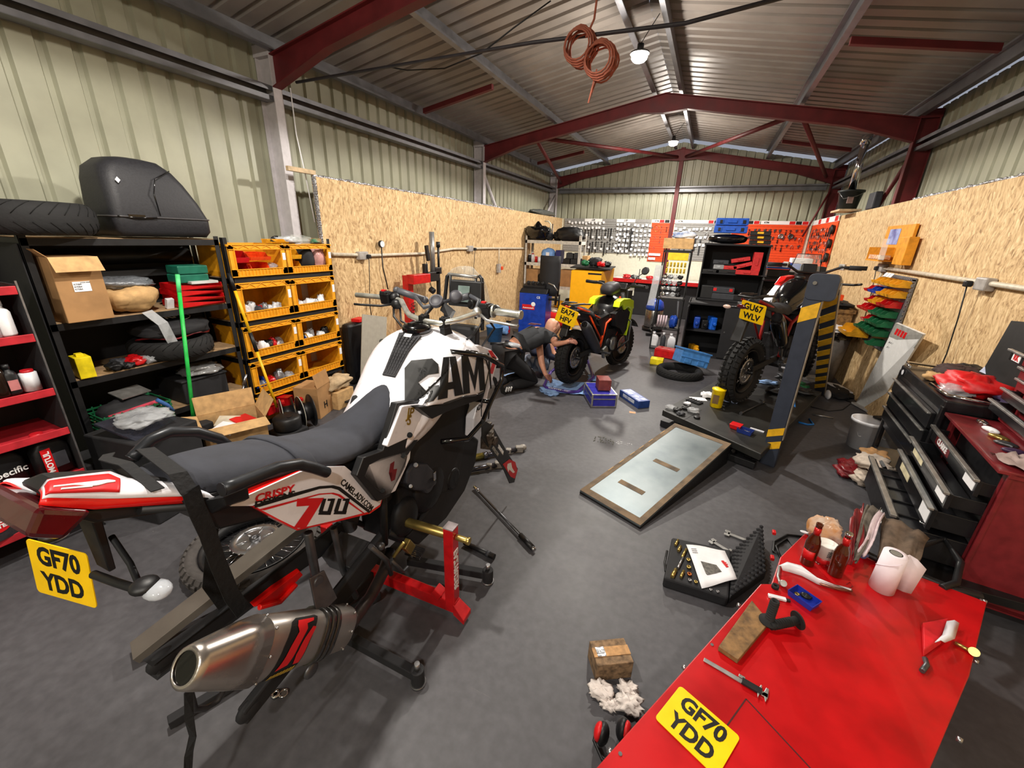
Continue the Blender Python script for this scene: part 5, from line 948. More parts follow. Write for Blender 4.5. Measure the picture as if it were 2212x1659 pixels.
# ================================================================= OTHER MOTORCYCLES
def flatpoly(par,name,m,poly,x0,x1,bev=.004): return part(par,name,m,[('prism',poly,x0,x1,'x')],bev)
def mini_bike(name,label,loc,rz,c,sc=1.1):
    t = thing(name,label,'motorcycle',loc,rz); t.scale = (sc,sc,sc)
    def wh(nm,s,z,R_,tw,rr,steer=0,nk=36):
        W = wheel(nm,None,None,R_,tw,rr,(0,s,z),(0,90,0),knob=c.get('knob',.008),spoke=c.get('spoke',True),nk=nk,rimm=c.get('rim'),disc=c.get('disc',True))
        for k in ('label','category'):
            if k in W: del W[k]
        W.parent = t; W.rotation_euler = (0,R(90),0); 
        W.rotation_euler = Euler((0,R(90),0)).to_matrix().to_4x4().to_euler() if not steer else (Matrix.Rotation(R(steer),4,'Z') @ Matrix.Rotation(R(90),4,'Y')).to_euler()
        return W
    # a wheel becomes a part: its tyre mesh is the part,the rest its sub-parts
    for nm,s,z,R_,tw,rr,stv in (('rear_wheel',0,.32,.32,.15,.21,0),) + ((('front_wheel',c.get('wb',1.45),.33-c.get('drop',0),.33,.1,.24,c.get('steer',0)),) if c.get('front',True) else ()):
        W = wh(nm,s,z,R_,tw,rr,stv); ty = [k for k in bpy.data.objects if k.parent == W and k.name.startswith('tyre')][0]
        for k in [k for k in bpy.data.objects if k.parent == W and k != ty]: k.parent = ty
        M_ = Matrix.Translation(W.location) @ W.rotation_euler.to_matrix().to_4x4(); ty.parent = t; ty.matrix_local = M_; ty.name = nm; bpy.data.objects.remove(W)
    st = R(c.get('steer',0)); hs = V((0,1.08,1.0)); fd = V((-sin(st),cos(st),0)); rd = V((cos(st),sin(st),0))
    fb = V((0,c.get('wb',1.45),.33))
    part(t,'swingarm',BLK,[('box',(.085,.28,.38),(.03,.56,.06),(5,0,0)),('box',(-.085,.28,.38),(.03,.56,.06),(5,0,0)),('cyl',(-.11,0,.32),(.11,0,.32),.02)],.006)
    part(t,'engine',ENG,[('box',(0,.78,.46),(.26,.34,.32)),('box',(0,.92,.66),(.18,.2,.26),(-25,0,0)),('ell',(.14,.82,.42),(.04,.11,.11),10),('ell',(.14,.66,.44),(.03,.06,.06),8),('box',(0,.8,.29),(.2,.3,.05))],.015)
    part(t,'engine_case',c.get('case',ALU),[('lathe',[(.09,0),(.085,.02),(.03,.03),(.001,.03)],(.15,.78,.42),18,(1,0,0)),('box',(.13,.62,.33),(.04,.12,.14),(25,0,0))],.004)
    fr_ = []
    for sx in (-1,1):
        fr_ += [('tube',[(sx*.05,1.07,1.0),(sx*.14,.85,.82),(sx*.13,.55,.7),(sx*.11,.5,.4)],.016),('tube',[(sx*.12,.55,.72),(sx*.1,.1,.86),(sx*.08,-.15,.92)],.011),('tube',[(sx*.11,.5,.5),(sx*.1,.12,.82)],.011),('tube',[(sx*.05,1.05,.9),(sx*.12,.95,.55),(sx*.11,.7,.3)],.013)]
    part(t,'frame',c.get('frame',RED),fr_)
    part(t,'seat',c.get('seat',MBLK),[('loft',seat_rings([(-.12,.05,.93),(-.06,.09,.935),(.1,.12,.91),(.22,.13,.87),(.3,.13,c['sz']+.02),(.42,.13,c['sz']),(.55,.11,c['sz']+.01),(.66,.08,c['sz']+.05),(.72,.04,c['sz']+.09)],.08))])
    part(t,'tail',BLK,[('hexa',[(-.06,-.28,.86),(.06,-.28,.86),(.1,.3,.72),(-.1,.3,.72)],[(-.07,-.26,.91),(.07,-.26,.91),(.12,.3,.84),(-.12,.3,.84)]),('hexa',[(-.05,-.3,.6),(.05,-.3,.6),(.05,-.26,.6),(-.05,-.26,.6)],[(-.04,-.18,.88),(.04,-.18,.88),(.04,-.1,.88),(-.04,-.1,.88)])],.01)
    part(t,'luggage_rack',BLK,[('tube',[(-.1,.1,.95),(-.11,-.12,.96),(-.08,-.24,.95),(.08,-.24,.95),(.11,-.12,.96),(.1,.1,.95)],.009),('tube',[(-.05,.06,.955),(-.05,-.22,.955)],.006),('tube',[(.05,.06,.955),(.05,-.22,.955)],.006)])
    part(t,'tail_light',LENS,[('ell',(0,-.29,.88),(.05,.02,.02),8)])
    for sx in (-1,1):
        i_ = part(t,'indicator',BLK,[('cyl',(0,-.25,.87),(sx*.12,-.27,.86),.007)]); part(i_,'lens',mat('amber_lens',(215,185,170),.2,coat=.5),[('ell',(sx*.145,-.275,.86),(.038,.018,.016),8)])
    numplate(t,c['pl'][0],c['pl'][1],c['pp'],c['px'],c['pu'],.229,.178,.07)
    # tank and shrouds
    tks = c['tank']
    mb = MB(); mb.loft([tring(*a) for a in tks]); mb.build('fuel_tank',c['tankm'],t,0,0,1)
    part(t,'tank_cap',BLK,[('cyl',(0,.83,tks[3][2]-.01),(0,.83,tks[3][2]+.012),.05,.045,20)])
    for sx in (-1,1):
        for nm,m,poly,w0,w1 in c['panels']: flatpoly(t,nm,m,poly,sx*w0,sx*w1)
    # fork,bars (steered)
    b0 = hs+fd*0
    ft_ = lambda a,b,z: V((0,1.08,0))+rd*a+fd*b+V((0,0,z))
    fo = []
    for a in (-.09,.09): fo += [('cyl',ft_(a,-.02,1.06),ft_(a,.17,.62),.026),('cyl',ft_(a,.17,.62),ft_(a,.30,.33-c.get('drop',0)),.021)]
    part(t,'fork',c.get('fork',DSTL),fo); part(t,'front_mudguard',c.get('mud',BLK),[('loft',[[tuple(ft_(a,.30+.37*cos(q),.33+.37*sin(q))) for a in (-.07,0,.07)] for q in [R(40+12*i) for i in range(9)]],False,True,False)],solid=.004)
    part(t,'handlebar',c.get('barm',BLK),[('tube',[ft_(-.43,-.12,1.17),ft_(-.24,-.07,1.17),ft_(-.12,.0,1.11),ft_(.12,.0,1.11),ft_(.24,-.07,1.17),ft_(.43,-.12,1.17)],.012,10)])
    for a in (-1,1):
        part(t,'grip',RUB,[('cyl',ft_(a*.3,-.085,1.17),ft_(a*.44,-.12,1.17),.018)]); part(t,'lever',ALU if c.get('lever',1) else BLK,[('tube',[ft_(a*.24,-.03,1.16),ft_(a*.34,.0,1.15),ft_(a*.43,-.03,1.15)],.007),('box',ft_(a*.25,-.05,1.17),(.05,.05,.05))],.003)
    part(t,'headlight',BLK,[('box',ft_(0,.17,1.0),(.2,.12,.2),(0,0,c.get('steer',0))),('box',ft_(0,.1,1.14),(.15,.03,.09),(-20,0,c.get('steer',0)))],.02)
    sx0 = c['muf']; a,b = V(sx0[0]),V(sx0[1]); d = (b-a)
    m_ = part(t,'silencer',c.get('mufm',DGREY),[('tube',[a,a+d*.06,a+d*.15,a+d*.8,b],[.045,.055,.064,.062,.04],18)]); part(m_,'outlet',BGLOSS,[('cyl',a-d*.02,a+d*.05,.033,.03)])
    part(t,'exhaust_pipe',DSTL,[('tube',[b,(.1,.6,.32),(.1,.8,.24),(.08,1.0,.4),(.05,1.0,.6)],.018)])
    part(t,'footpegs',DSTL,[('box',(.19,.55,.33),(.1,.03,.02)),('box',(-.19,.55,.33),(.1,.03,.02)),('tube',[(.13,.5,.34),(.15,.62,.3),(.15,.75,.31)],.007)],.002)
    return t,ft_
NEON = mat('neon_yellow',(205,235,30),.35,var=.03,coat=.4)
tkY = [(.60,.09,.86,.74),(.66,.15,.93,.73),(.74,.19,1.0,.73),(.83,.2,1.035,.74),(.93,.19,1.03,.76),(1.02,.15,.98,.8),(1.08,.1,.92,.82)]
pl1 = [('tank_shroud',NEON,[(.68,.90),(.80,.93),(.88,.86),(.99,.89),(1.12,.84),(1.19,.87),(1.15,.97),(1.02,1.0),(.80,1.0),(.70,.97)],.13,.215),('lower_shroud',BLK,[(.64,.82),(.8,.90),(.88,.84),(.99,.87),(1.12,.82),(1.1,.6),(1.0,.52),(.85,.62),(.7,.66)],.12,.20),('side_stripe',NEON,[(1.12,.84),(1.19,.87),(1.18,.7),(1.1,.5),(1.09,.6)],.12,.205),('side_cover',BLK,[(.3,.76),(.62,.82),(.64,.6),(.5,.55)],.07,.13)]
Yb,ftY = mini_bike('naked_motorcycle','neon yellow and black motorcycle with its rear wheel on a purple paddock stand',(-1.43,5.03,.07),-12.5,
    dict(pl=('EA74','HFV'),pp=(.075,-.38,.84),px=(1,.25,-.28),pu=(.15,-.1,1),sz=.75,tank=tkY,tankm=mat('tank_black',(22,22,24),.3,coat=.4),panels=pl1,frame=ORG,muf=((.16,-.10,.74),(.12,.42,.36)),wb=1.42,drop=.02,steer=-8,spoke=False,rim=BLK,lever=0,case=mat('case_grey',(150,152,150),.4,.7),mud=BLK))
Yb.rotation_euler = Euler((R(-3.6),0,R(-12.5)))
tb = solo('tank_bag','black zipped tank bag on the yellow motorcycle','bag',mat('bag_black',(44,42,46),.55),[('loft',[[(a,b,0) for a,b in rrect(.2,.3,.06)],[(a,b,.06) for a,b in rrect(.22,.32,.07)],[(a,b,.12) for a,b in rrect(.18,.26,.07)],[(a,b,.135) for a,b in rrect(.1,.16,.04)]])],(-1.20,5.93,1.19),-12.5,rot=(8,0,-12.5))
for a in (-1,1): pass
part(Yb,'hand_guard',BLK,[('tube',[ftY(-.46,-.1,1.17),ftY(-.4,.02,1.16),ftY(-.26,.05,1.17)],.022)]); part(Yb,'hand_guard',BLK,[('tube',[ftY(.46,-.1,1.17),ftY(.4,.02,1.16),ftY(.26,.05,1.17)],.022)])
mi = part(Yb,'mirror',BLK,[('tube',[ftY(.24,-.06,1.17),ftY(.24,.02,1.28),ftY(.3,.05,1.33)],.006),('lathe',[(.001,0),(.05,0),(.052,.008),(.04,.016)],ftY(.34,.03,1.36),20,(-.1,-1,.35))]); part(mi,'mirror_glass',CHR,[('lathe',[(.001,0),(.046,0),(.046,.002),(.001,.002)],ftY(.34,.02,1.365),20,(-.1,-1,.35))])
part(Yb,'crash_bar',BLK,[('tube',[(.1,1.15,.75),(.24,1.1,.7),(.26,1.05,.45),(.14,.95,.3)],.012),('tube',[(-.1,1.15,.75),(-.24,1.1,.7),(-.26,1.05,.45),(-.14,.95,.3)],.012)])
ps_ = thing('paddock_stand','purple paddock stand with white lettering under the rear wheel of the yellow motorcycle','stand',(0,0,0)); PURP = mat('purple_paint',(70,48,130),.35,coat=.3)
a1,a2,a3,a4 = V((-1.713,4.767,0.035)),V((-1.312,4.761,0.035)),V((-1.23,5.343,0.035)),V((-1.484,6.107,0.12))
ps_.location = a1; q_ = lambda p: V(p)-a1
part(ps_,'tube_frame',PURP,[('tube',[q_(a1+V((-.02,.35,.1))),q_(a1+V((-.0,.06,0))),q_(a1+V((.05,0,0))),q_(a2+V((-.04,0,0))),q_(a2+V((.06,.06,0))),q_(a3),q_(a3+V((.02,.12,.01))),q_(a4)],.022,12),('tube',[q_(a1+V((-.02,.35,.1))),q_(a1+V((.05,.55,.18))),q_(a4+V((-.45,-.1,.1)))],.018)])
part(ps_,'support_arm',PURP,[('box',q_(a4+V((-.1,-.25,.12))),(.04,.4,.05)),('box',q_(a4+V((-.5,-.3,.12))),(.04,.4,.05))],.005)
text(ps_,'BIKETEK  10',.05,WINK,q_(a1.lerp(a2,.55)+V((0,-.022,.012))),a2-a1,(0,-.5,.8),.002)
solo('paper_sheet','pale blue paper towel on the floor under the rear wheel of the yellow motorcycle','paper towel',mat('blue_paper',(140,175,225),.8,bump=.5),[('sheet',(0,0,.012),(.55,0,0),(0,.5,0),14,14,lambda u,v: .03*noise.noise(V((u*4,v*4,1))))],(-1.47,4.98,.004),15)
for i,(x,y,rz,lb) in enumerate(((-2.15,5.25,20,'crumpled pale blue paper behind the kneeling man'),(-1.2,5.55,5,'pale blue paper scrap right of the paddock stand'),(-1.6,4.72,50,'crumpled blue paper by the hand of the kneeling man'),(-2.3,5.1,0,'pale blue paper sheet left of the kneeling man'))):
    solo('paper_sheet',lb,'paper towel',MATS['blue_paper'],[('blob',(0,0,.012),(.1,.14,.018),.6,60+i,3,8)],(x,y,.0),rz)
for i,(u,v) in enumerate(((0,0),(1,1))): solo('paper_scrap',['pale paper scrap in the shadow of the yellow motorcycle, nearer its front wheel','pale paper scrap in the shadow of the yellow motorcycle, nearer the paddock stand'][i],'paper',mat('grey_scrap',(130,130,125),.8),[('box',(0,0,.002),(.1,.07,.002))],[(-1.137,6.603,0),(-1.108,6.047,0)][i],20+40*i)
# ---- adventure bike on the lift
NAVY = mat('navy',(30,34,78),.35,coat=.4)
tkL = [(.50,.08,.92,.8),(.58,.13,.97,.8),(.68,.16,1.03,.8),(.79,.175,1.07,.82),(.9,.17,1.07,.84),(.98,.14,1.03,.88),(1.04,.1,.97,.9)]
pl2 = [('fairing_red',RGLOSS,[(.84,.99),(.95,1.06),(1.15,1.07),(1.24,1.0),(1.12,.96),(.98,.95)],.17,.235),('fairing_white',WPAN,[(.6,.84),(.84,.985),(.98,.945),(1.12,.955),(1.16,.84),(.96,.72),(.8,.7)],.15,.225),('fairing_navy',NAVY,[(.66,.86),(.84,.955),(1.02,.93),(1.0,.9),(.84,.92),(.68,.83)],.2,.23),('lower_cowl',BLK,[(.7,.7),(.96,.72),(1.16,.83),(1.12,.6),(.95,.45),(.75,.5)],.13,.2),('engine_guard',WPAN,[(.55,.3),(.7,.22),(1.0,.25),(1.1,.45),(1.06,.45),(.98,.29),(.7,.27),(.58,.34)],.14,.18)]
Lb,ftL = mini_bike('lift_motorcycle','motorcycle with knobbly tyres and red, white and navy fairing standing on the low lift',(.53,4.97,.225),-29,
    dict(pl=('GU67','WLV'),pp=(.1,-.3,.86),px=(1,-.12,-.12),pu=(.1,-.25,1),sz=.86,tank=tkL,tankm=BGLOSS,panels=pl2,frame=mat('frame_red',(150,25,25),.4),muf=((.20,-.02,.80),(.14,.42,.52)),wb=1.5,steer=32,knob=.02,lever=1,mud=WPAN,case=DSTL,mufm=BGLOSS))
for k_ in [k for k in bpy.data.objects if k.parent == Lb and k.name.split('.')[0] not in ('rear_wheel','front_wheel','swingarm','fork','engine','engine_case','front_mudguard')]:
    if k_.name.startswith('number_plate'): k_.location.z += .08
    else: k_.scale.z = 1.17; k_.location.z = -.17*.3
sgl = [[V((0,0,.11))+ftL(.15*(j/5-1)*(1-.25*i/5),.22-.03*i/5+.04*abs(j/5-1),1.12+.2*i/5) for j in range(11)] for i in range(6)]
mb = MB(); mb.loft(sgl,False,True,False); mb.build('windscreen',GLASS,Lb,0,.003); part(Lb,'screen_rim',BLK,[('tube',[sgl[0][0],sgl[3][0],sgl[5][0],sgl[5][5],sgl[5][10],sgl[3][10],sgl[0][10]],.004,6)])
part(Lb,'hand_guard',BLK,[('tube',[ftL(-.44,-.1,1.16),ftL(-.42,.04,1.14),ftL(-.24,.06,1.14)],.012)]); part(Lb,'hand_guard',BLK,[('tube',[ftL(.44,-.1,1.16),ftL(.42,.04,1.14),ftL(.24,.06,1.14)],.012)])
# ---- low lift with blue posts and ramp
DECK = mat('deck_black',(40,40,38),.45,var=.35,scale=5,col2=(24,24,24)); POSTB = mat('post_blue_grey',(48,54,68),.45,var=.06); HAZ = mat('hazard_yellow',(235,180,30),.5)
lf = thing('motorcycle_lift','low black motorcycle lift with slate blue posts and yellow hazard stripes','lift',(-.17,4.24,0),-21)
dk = [(-.02,.02),(.99,-.23),(1.0,2.1),(-.02,2.1)]
part(lf,'deck',DECK,[('prism',dk,.155,.22)],.006); part(lf,'deck_seam',INK,[('hexa',[(.24,-.045,.2205),(.246,-.045,.2205),(.256,.35,.2205),(.25,.35,.2205)],[(.24,-.045,.222),(.246,-.045,.222),(.256,.35,.222),(.25,.35,.222)])])
part(lf,'under_frame',BLK,[('box',(.15,1.0,.09),(.06,2.0,.12)),('box',(.85,1.0,.09),(.06,2.0,.12)),('box',(.5,.12,.04),(1.1,.08,.07)),('tube',[(.75,-.1,.1),(.62,.1,.05)],.02),('box',(.8,-.12,.05),(.3,.06,.06)),('cyl',(.72,-.18,.08),(.72,-.1,.08),.025)],.004)
pz = 1.66; pxn = (1.0,.09)
part(lf,'post',POSTB,[('box',(pxn[0],pxn[1],pz/2),(.12,.07,pz))],.01); part(lf,'edge_strip',mat('strip_pale',(150,140,125),.5),[('box',(pxn[0]+.063,pxn[1]+.0,pz/2+.1),(.006,.05,pz-.35))])
A_,B_ = V((1.08,.16,1.60)),V((.92,2.62,.06)); 
def beam_h(a,b,w_,th_,x=(1,0,0)):
    d = (b-a).normalized(); X_ = V(x); n_ = d.cross(X_).normalized()*th_/2; X_ = X_*w_/2
    return ('hexa',[a-X_-n_,a+X_-n_,a+X_+n_,a-X_+n_],[b-X_-n_,b+X_-n_,b+X_+n_,b-X_+n_])
part(lf,'brace',POSTB,[beam_h(A_,B_,.11,.06)],.008); part(lf,'edge_strip',mat('strip_pale',(150,140,125),.5),[beam_h(A_+V((.058,0,0)),B_+V((.058,0,0)),.006,.05)])
st_ = []; d = (B_-A_); X_ = V((1,0,0)); nrm = d.normalized().cross(X_).normalized()
if nrm.y > 0: nrm = -nrm
for i in range(9):
    f0 = .03+.098*i; sh = .05
    c0 = [A_+d*(f0+sh)+X_*-.054,A_+d*f0+X_*.054,A_+d*(f0+.05)+X_*.054,A_+d*(f0+.05+sh)+X_*-.054]
    st_.append(('hexa',[q+nrm*.028 for q in c0],[q+nrm*.0325 for q in c0]))
part(lf,'hazard_stripes',HAZ,st_)
st_ = []
for z0,h_ in ((1.30,.12),(1.52,.0),(.14,.07),(.27,.07)):
    if h_: st_.append(('hexa',[(pxn[0]-.059,pxn[1]-.036,z0),(pxn[0]+.059,pxn[1]-.036,z0+.06),(pxn[0]+.059,pxn[1]-.036,z0+.06+h_),(pxn[0]-.059,pxn[1]-.036,z0+h_)],[(pxn[0]-.059,pxn[1]-.039,z0),(pxn[0]+.059,pxn[1]-.039,z0+.06),(pxn[0]+.059,pxn[1]-.039,z0+.06+h_),(pxn[0]-.059,pxn[1]-.039,z0+h_)]))
part(lf,'hazard_stripes',HAZ,st_); part(lf,'top_plate',POSTB,[('prism',rrect(.20,.2,.04,4,1.04,1.59),.045,.12,'y')],.004); part(lf,'bolt',CHR,[('cyl',(.99,.03,1.62),(.99,.05,1.62),.014)])
rp = thing('ramp','steel ramp with rusty brown edges leading up to the lift','ramp',(-.37,2.615,0),-24)
RAMPM = mat('ramp_steel',(112,120,122),.42,.6,.2,3.5,col2=(84,94,98)); RUST = mat('ramp_edge',(112,92,68),.7,.1,.3,9)
Lr = 1.42; H0,H1 = .03,.20
def rz_(s): return H0+(H1-H0)*s/Lr
part(rp,'ramp_plate',RAMPM,[('hexa',[(-.27,0,H0-.02),(.27,0,H0-.02),(.27,Lr,H1-.02),(-.27,Lr,H1-.02)],[(-.27,0,H0),(.27,0,H0),(.27,Lr,H1),(-.27,Lr,H1)])],.003)
part(rp,'edge_border',RUST,[('hexa',[(a,s0,rz_(s0)+.0005),(b,s0,rz_(s0)+.0005),(b,s1,rz_(s1)+.0005),(a,s1,rz_(s1)+.0005)],[(a,s0,rz_(s0)+.002),(b,s0,rz_(s0)+.002),(b,s1,rz_(s1)+.002),(a,s1,rz_(s1)+.002)]) for a,b,s0,s1 in ((-.27,-.225,0,Lr),(.225,.27,0,Lr),(-.225,.225,0,.06),(-.225,.225,Lr-.06,Lr),(-.12,.1,.28,.33),(-.08,.14,.72,.77))])
part(rp,'side_skirt',BLK,[('prism',[(0,0),(Lr,0),(Lr,.175),(0,.01)],.255,.27,'x'),('prism',[(0,0),(Lr,0),(Lr,.175),(0,.01)],-.27,-.255,'x'),('box',(0,.005,.008),(.54,.01,.016))]); part(rp,'tape_dashes',mat('tape_tan',(190,150,90),.6),[('hexa',[(-.275,s,rz_(s)-.01),(-.27,s,rz_(s)-.01),(-.27,s+.07,rz_(s+.07)-.01),(-.275,s+.07,rz_(s+.07)-.01)],[(-.268,s,rz_(s)+.004),(-.262,s,rz_(s)+.004),(-.262,s+.07,rz_(s+.07)+.004),(-.268,s+.07,rz_(s+.07)+.004)]) for s in (.35,.5,.66,.8,.95,1.15)])
# things on the deck
DZ = .2205
def onK(t,s,z=DZ):
    h = R(21); return (-.17+t*cos(h)+s*sin(h),4.24-t*sin(h)+s*cos(h),z)
yt = thing('yellow_tub','bright yellow plastic tub with a grey label on the lift deck','tub',(0.328,4.656,0.22)); part(yt,'tub_body',mat('tub_yellow',(240,205,0),.4),[('lathe',[(.055,0),(.06,.005),(.066,.19),(.07,.195),(.07,.205),(.03,.21),(.001,.21)],(0,0,0),28)]); part(yt,'label',mat('label_grey',(120,95,60),.6),[('hexa',[(-.045,-.052,.05),(.01,-.0645,.05),(.01,-.067,.05),(-.047,-.055,.05)],[(-.045,-.056,.15),(.01,-.068,.15),(.01,-.07,.15),(-.047,-.059,.15)])])
bag('blue_cloth','white and blue crumpled wipe on the lift deck right of the yellow tub','cloth',(0.466,4.885,0.221),(.08,.05,.025),mat('wipe_blue',(190,205,235),.8,col2=(120,150,220),scale=30),71,.5)
bag('white_cloth','white crumpled wipe behind the yellow tub on the lift deck','cloth',(0.243,4.919,0.22),(.07,.06,.03),PAPER,72,.5)
solo('instruction_sheet','white paper sheet at the left of the lift deck','paper',PAPER,[('box',(0,0,.002),(.17,.1,.003))],(0.148,4.801,0.22),20)
solo('black_keypad','flat black ribbed part on the lift deck','part',BLK,[('box',(0,0,.008),(.16,.09,.014))]+[('box',(-.06+.03*i,0,.018),(.015,.08,.006)) for i in range(5)],(0.113,4.686,0.22),-30,bevel=.002)
for i,(u,v,c_,m_,r_) in enumerate(((1462,888,'black',BLK,.035),(1478,884,'black',BLK,.03),(1448,884,'clear',CLEAR,.04),(1492,888,'clear',CLEAR,.045),(1470,893,'dark grey',DGREY,.03),(1482,876,'white',WHT,.03))):
    bag('small_part',c_+' small part at the near left corner of the lift deck, '+['centre of the heap','right of centre','leftmost','rightmost','front','rear'][i],'part',[(-0.044,4.306,0.22),(0.032,4.405,0.22),(-0.111,4.339,0.22),(0.111,4.365,0.22),(-0.002,4.222,0.22),(0.043,4.556,0.22)][i],(r_*1.2,r_,r_*.5),m_,80+i,.6,'small parts on the lift deck')
solo('round_cap','round black cap on the lift deck near its front edge','cap',BLK,[('lathe',[(.03,0),(.03,.015),(.024,.018),(.001,.018)],(0,0,0),20)],(0.152,4.216,0.22))
solo('red_tray','small red square tray at the front of the lift deck','tray',REDINK,[('hexa',[(-.04,-.04,0),(.04,-.04,0),(.04,.04,0),(-.04,.04,0)],[(-.05,-.05,.045),(.05,-.05,.045),(.05,.05,.045),(-.05,.05,.045)])],(0.499,4.14,0.22),-20,bevel=.004)
def tray(name,label,loc,w_,d_,h_,rz,m): return solo(name,label,'tray',m,[('box',(0,0,.003),(w_*.9,d_*.9,.005)),('hexa',[(-w_*.45,-d_*.45,0),(w_*.45,-d_*.45,0),(w_*.45,-d_*.43,0),(-w_*.45,-d_*.43,0)],[(-w_/2,-d_/2,h_),(w_/2,-d_/2,h_),(w_/2,-d_*.47,h_),(-w_/2,-d_*.47,h_)]),('hexa',[(-w_*.45,d_*.43,0),(w_*.45,d_*.43,0),(w_*.45,d_*.45,0),(-w_*.45,d_*.45,0)],[(-w_/2,d_*.47,h_),(w_/2,d_*.47,h_),(w_/2,d_/2,h_),(-w_/2,d_/2,h_)]),('hexa',[(-w_*.45,-d_*.45,0),(-w_*.43,-d_*.45,0),(-w_*.43,d_*.45,0),(-w_*.45,d_*.45,0)],[(-w_/2,-d_/2,h_),(-w_*.47,-d_/2,h_),(-w_*.47,d_/2,h_),(-w_/2,d_/2,h_)]),('hexa',[(w_*.43,-d_*.45,0),(w_*.45,-d_*.45,0),(w_*.45,d_*.45,0),(w_*.43,d_*.45,0)],[(w_*.47,-d_/2,h_),(w_/2,-d_/2,h_),(w_/2,d_/2,h_),(w_*.47,d_/2,h_)])],loc,rz,None,.002)
tray('blue_tray','small navy blue tray of bolts at the front of the lift deck',(0.574,4.068,0.22),.13,.09,.04,-22,mat('navy_plastic',(28,48,120),.4))
solo('bolt_heap','small silver bolts in the navy tray on the lift deck','bolts',STL,[('cyl',(rnd(-.04,.04),rnd(-.02,.02),.01),(rnd(-.04,.04),rnd(-.02,.02),.018),.005,.005,6) for _ in range(14)],(0.572,4.056,0.226),-22)
tag(bpy.data.objects['bolt_heap'],None,None,None,'stuff')
bar_thing('spanner','long spanner lying on the lift deck by the post','spanner',(0.561,4.536,0.235),(0.818,5.041,0.235),[('shaft',DSTL,.1,.9,.007,.007),('ring',DSTL,0,.1,.016,.014),('jaw',DSTL,.9,1,.014,.018)])
solo('white_handle','white plastic strip next to the navy tray on the lift deck','part',WHT,[('box',(0,0,.006),(.12,.02,.012))],(0.683,4.183,0.22),-20,bevel=.002)
# tie-down straps
bar_thing('ratchet_strap','dark tie-down strap running from the lift motorcycle to the left of the deck','strap',(0.332,5.422,0.225),(0.531,5.644,0.42),[('webbing',DGREY,0,.6,.006,.006),('hook',DSTL,.6,.8,.012,.01),('webbing',DGREY,.8,1,.006,.006)])
bag('tan_rag','tan rag on the lift deck left of the knobbly rear tyre','rag',(0.441,5.384,0.22),(.05,.1,.025),mat('tan_cloth',(190,150,110),.85),90,.5)
# clutter between lift and post
for i,(u,v,m_,c_) in enumerate(((1680,850,BLK,'black'),(1715,835,GRN,'green'),(1740,822,CLEAR,'white'),(1700,822,DGREY,'grey'),(1725,848,BLK,'black'))):
    bag('cable_heap',c_+' jumble of straps and parts under the motorcycle on the lift, '+['left','middle','right rear','rear','right front'][i],'parts heap',[(1.008,5.488,0.22),(1.245,5.881,0.22),(1.461,6.29,0.22),(1.189,6.132,0.221),(1.265,5.634,0.22)][i],(.12,.1,.035),m_,100+i,.7,'heaps under the lift motorcycle')
solo('blue_wipe','light blue paper wipe on the deck behind the rear wheel','paper towel',MATS['blue_paper'],[('blob',(0,0,.015),(.11,.06,.02),.5,5,3,8)],(0.94,5.864,0.22),10)
bag('red_hose','dark red coiled hose beyond the lift beside the striped brace','hose',(1.835,7.665,0),(.15,.14,.16),DRED,111,.4)
bar_thing('blue_clamp','blue handled clamp hanging at the right edge of the lift deck','tool',(1.116,5.314,0.3),(1.127,5.053,0.2),[('handle',mat('clamp_blue',(40,130,220),.4),0,.5,.016,.013),('jaw',mat('clamp_blue',(40,130,220),.4),.5,1,.012,.008)])
# ================================================================= PEOPLE
def skin_body(name,pts,edges,m,par,lv=2,root=0):
    bm = bmesh.new(); ly = bm.verts.layers.skin.verify(); vs = []
    for i,(p,r_) in enumerate(pts):
        v = bm.verts.new(p); v[ly].radius = (r_,r_) if not isinstance(r_,tuple) else r_; v[ly].use_root = (i == root); vs.append(v)
    for a,b in edges: bm.edges.new((vs[a],vs[b]))
    me = bpy.data.meshes.new(name); bm.to_mesh(me); bm.free(); o = bpy.data.objects.new(name,me); COL.objects.link(o)
    sk = o.modifiers.new('skin','SKIN'); sk.use_smooth_shade = True; sb = o.modifiers.new('sub','SUBSURF'); sb.levels = lv; sb.render_levels = lv
    dg = bpy.context.evaluated_depsgraph_get(); nm = bpy.data.meshes.new_from_object(o.evaluated_get(dg)); bpy.data.objects.remove(o)
    for q in nm.polygons: q.use_smooth = True
    r = bpy.data.objects.new(name,nm); COL.objects.link(r); r.parent = par; nm.materials.clear(); nm.materials.append(m); return r
def chain(pts,start=0): return [(start+i,start+i+1) for i in range(len(pts)-1)]
O1 = V((-2.05,4.55,0))
man = thing('person','bald man in black kneeling with one hand on the yellow motorcycle tyre','person',O1)
def q1_(x,y,z): return (x-O1.x,y-O1.y,z)
SHIRT = mat('tshirt_charcoal',(46,48,52),.85,bump=.2); TROU = mat('trousers_black',(20,20,23),.85,bump=.2); SKINA = mat('skin_arm',(205,145,118),.55,var=.1)
pel,wst,mid_,che,nek = q1_(-2.10,4.50,.47),q1_(-2.03,4.60,.585),q1_(-1.95,4.70,.66),q1_(-1.86,4.84,.715),q1_(-1.77,4.94,.735)
rx,ry = .83,-.55
sh = lambda p,k,dz=0: (p[0]+rx*k,p[1]+ry*k,p[2]+dz)
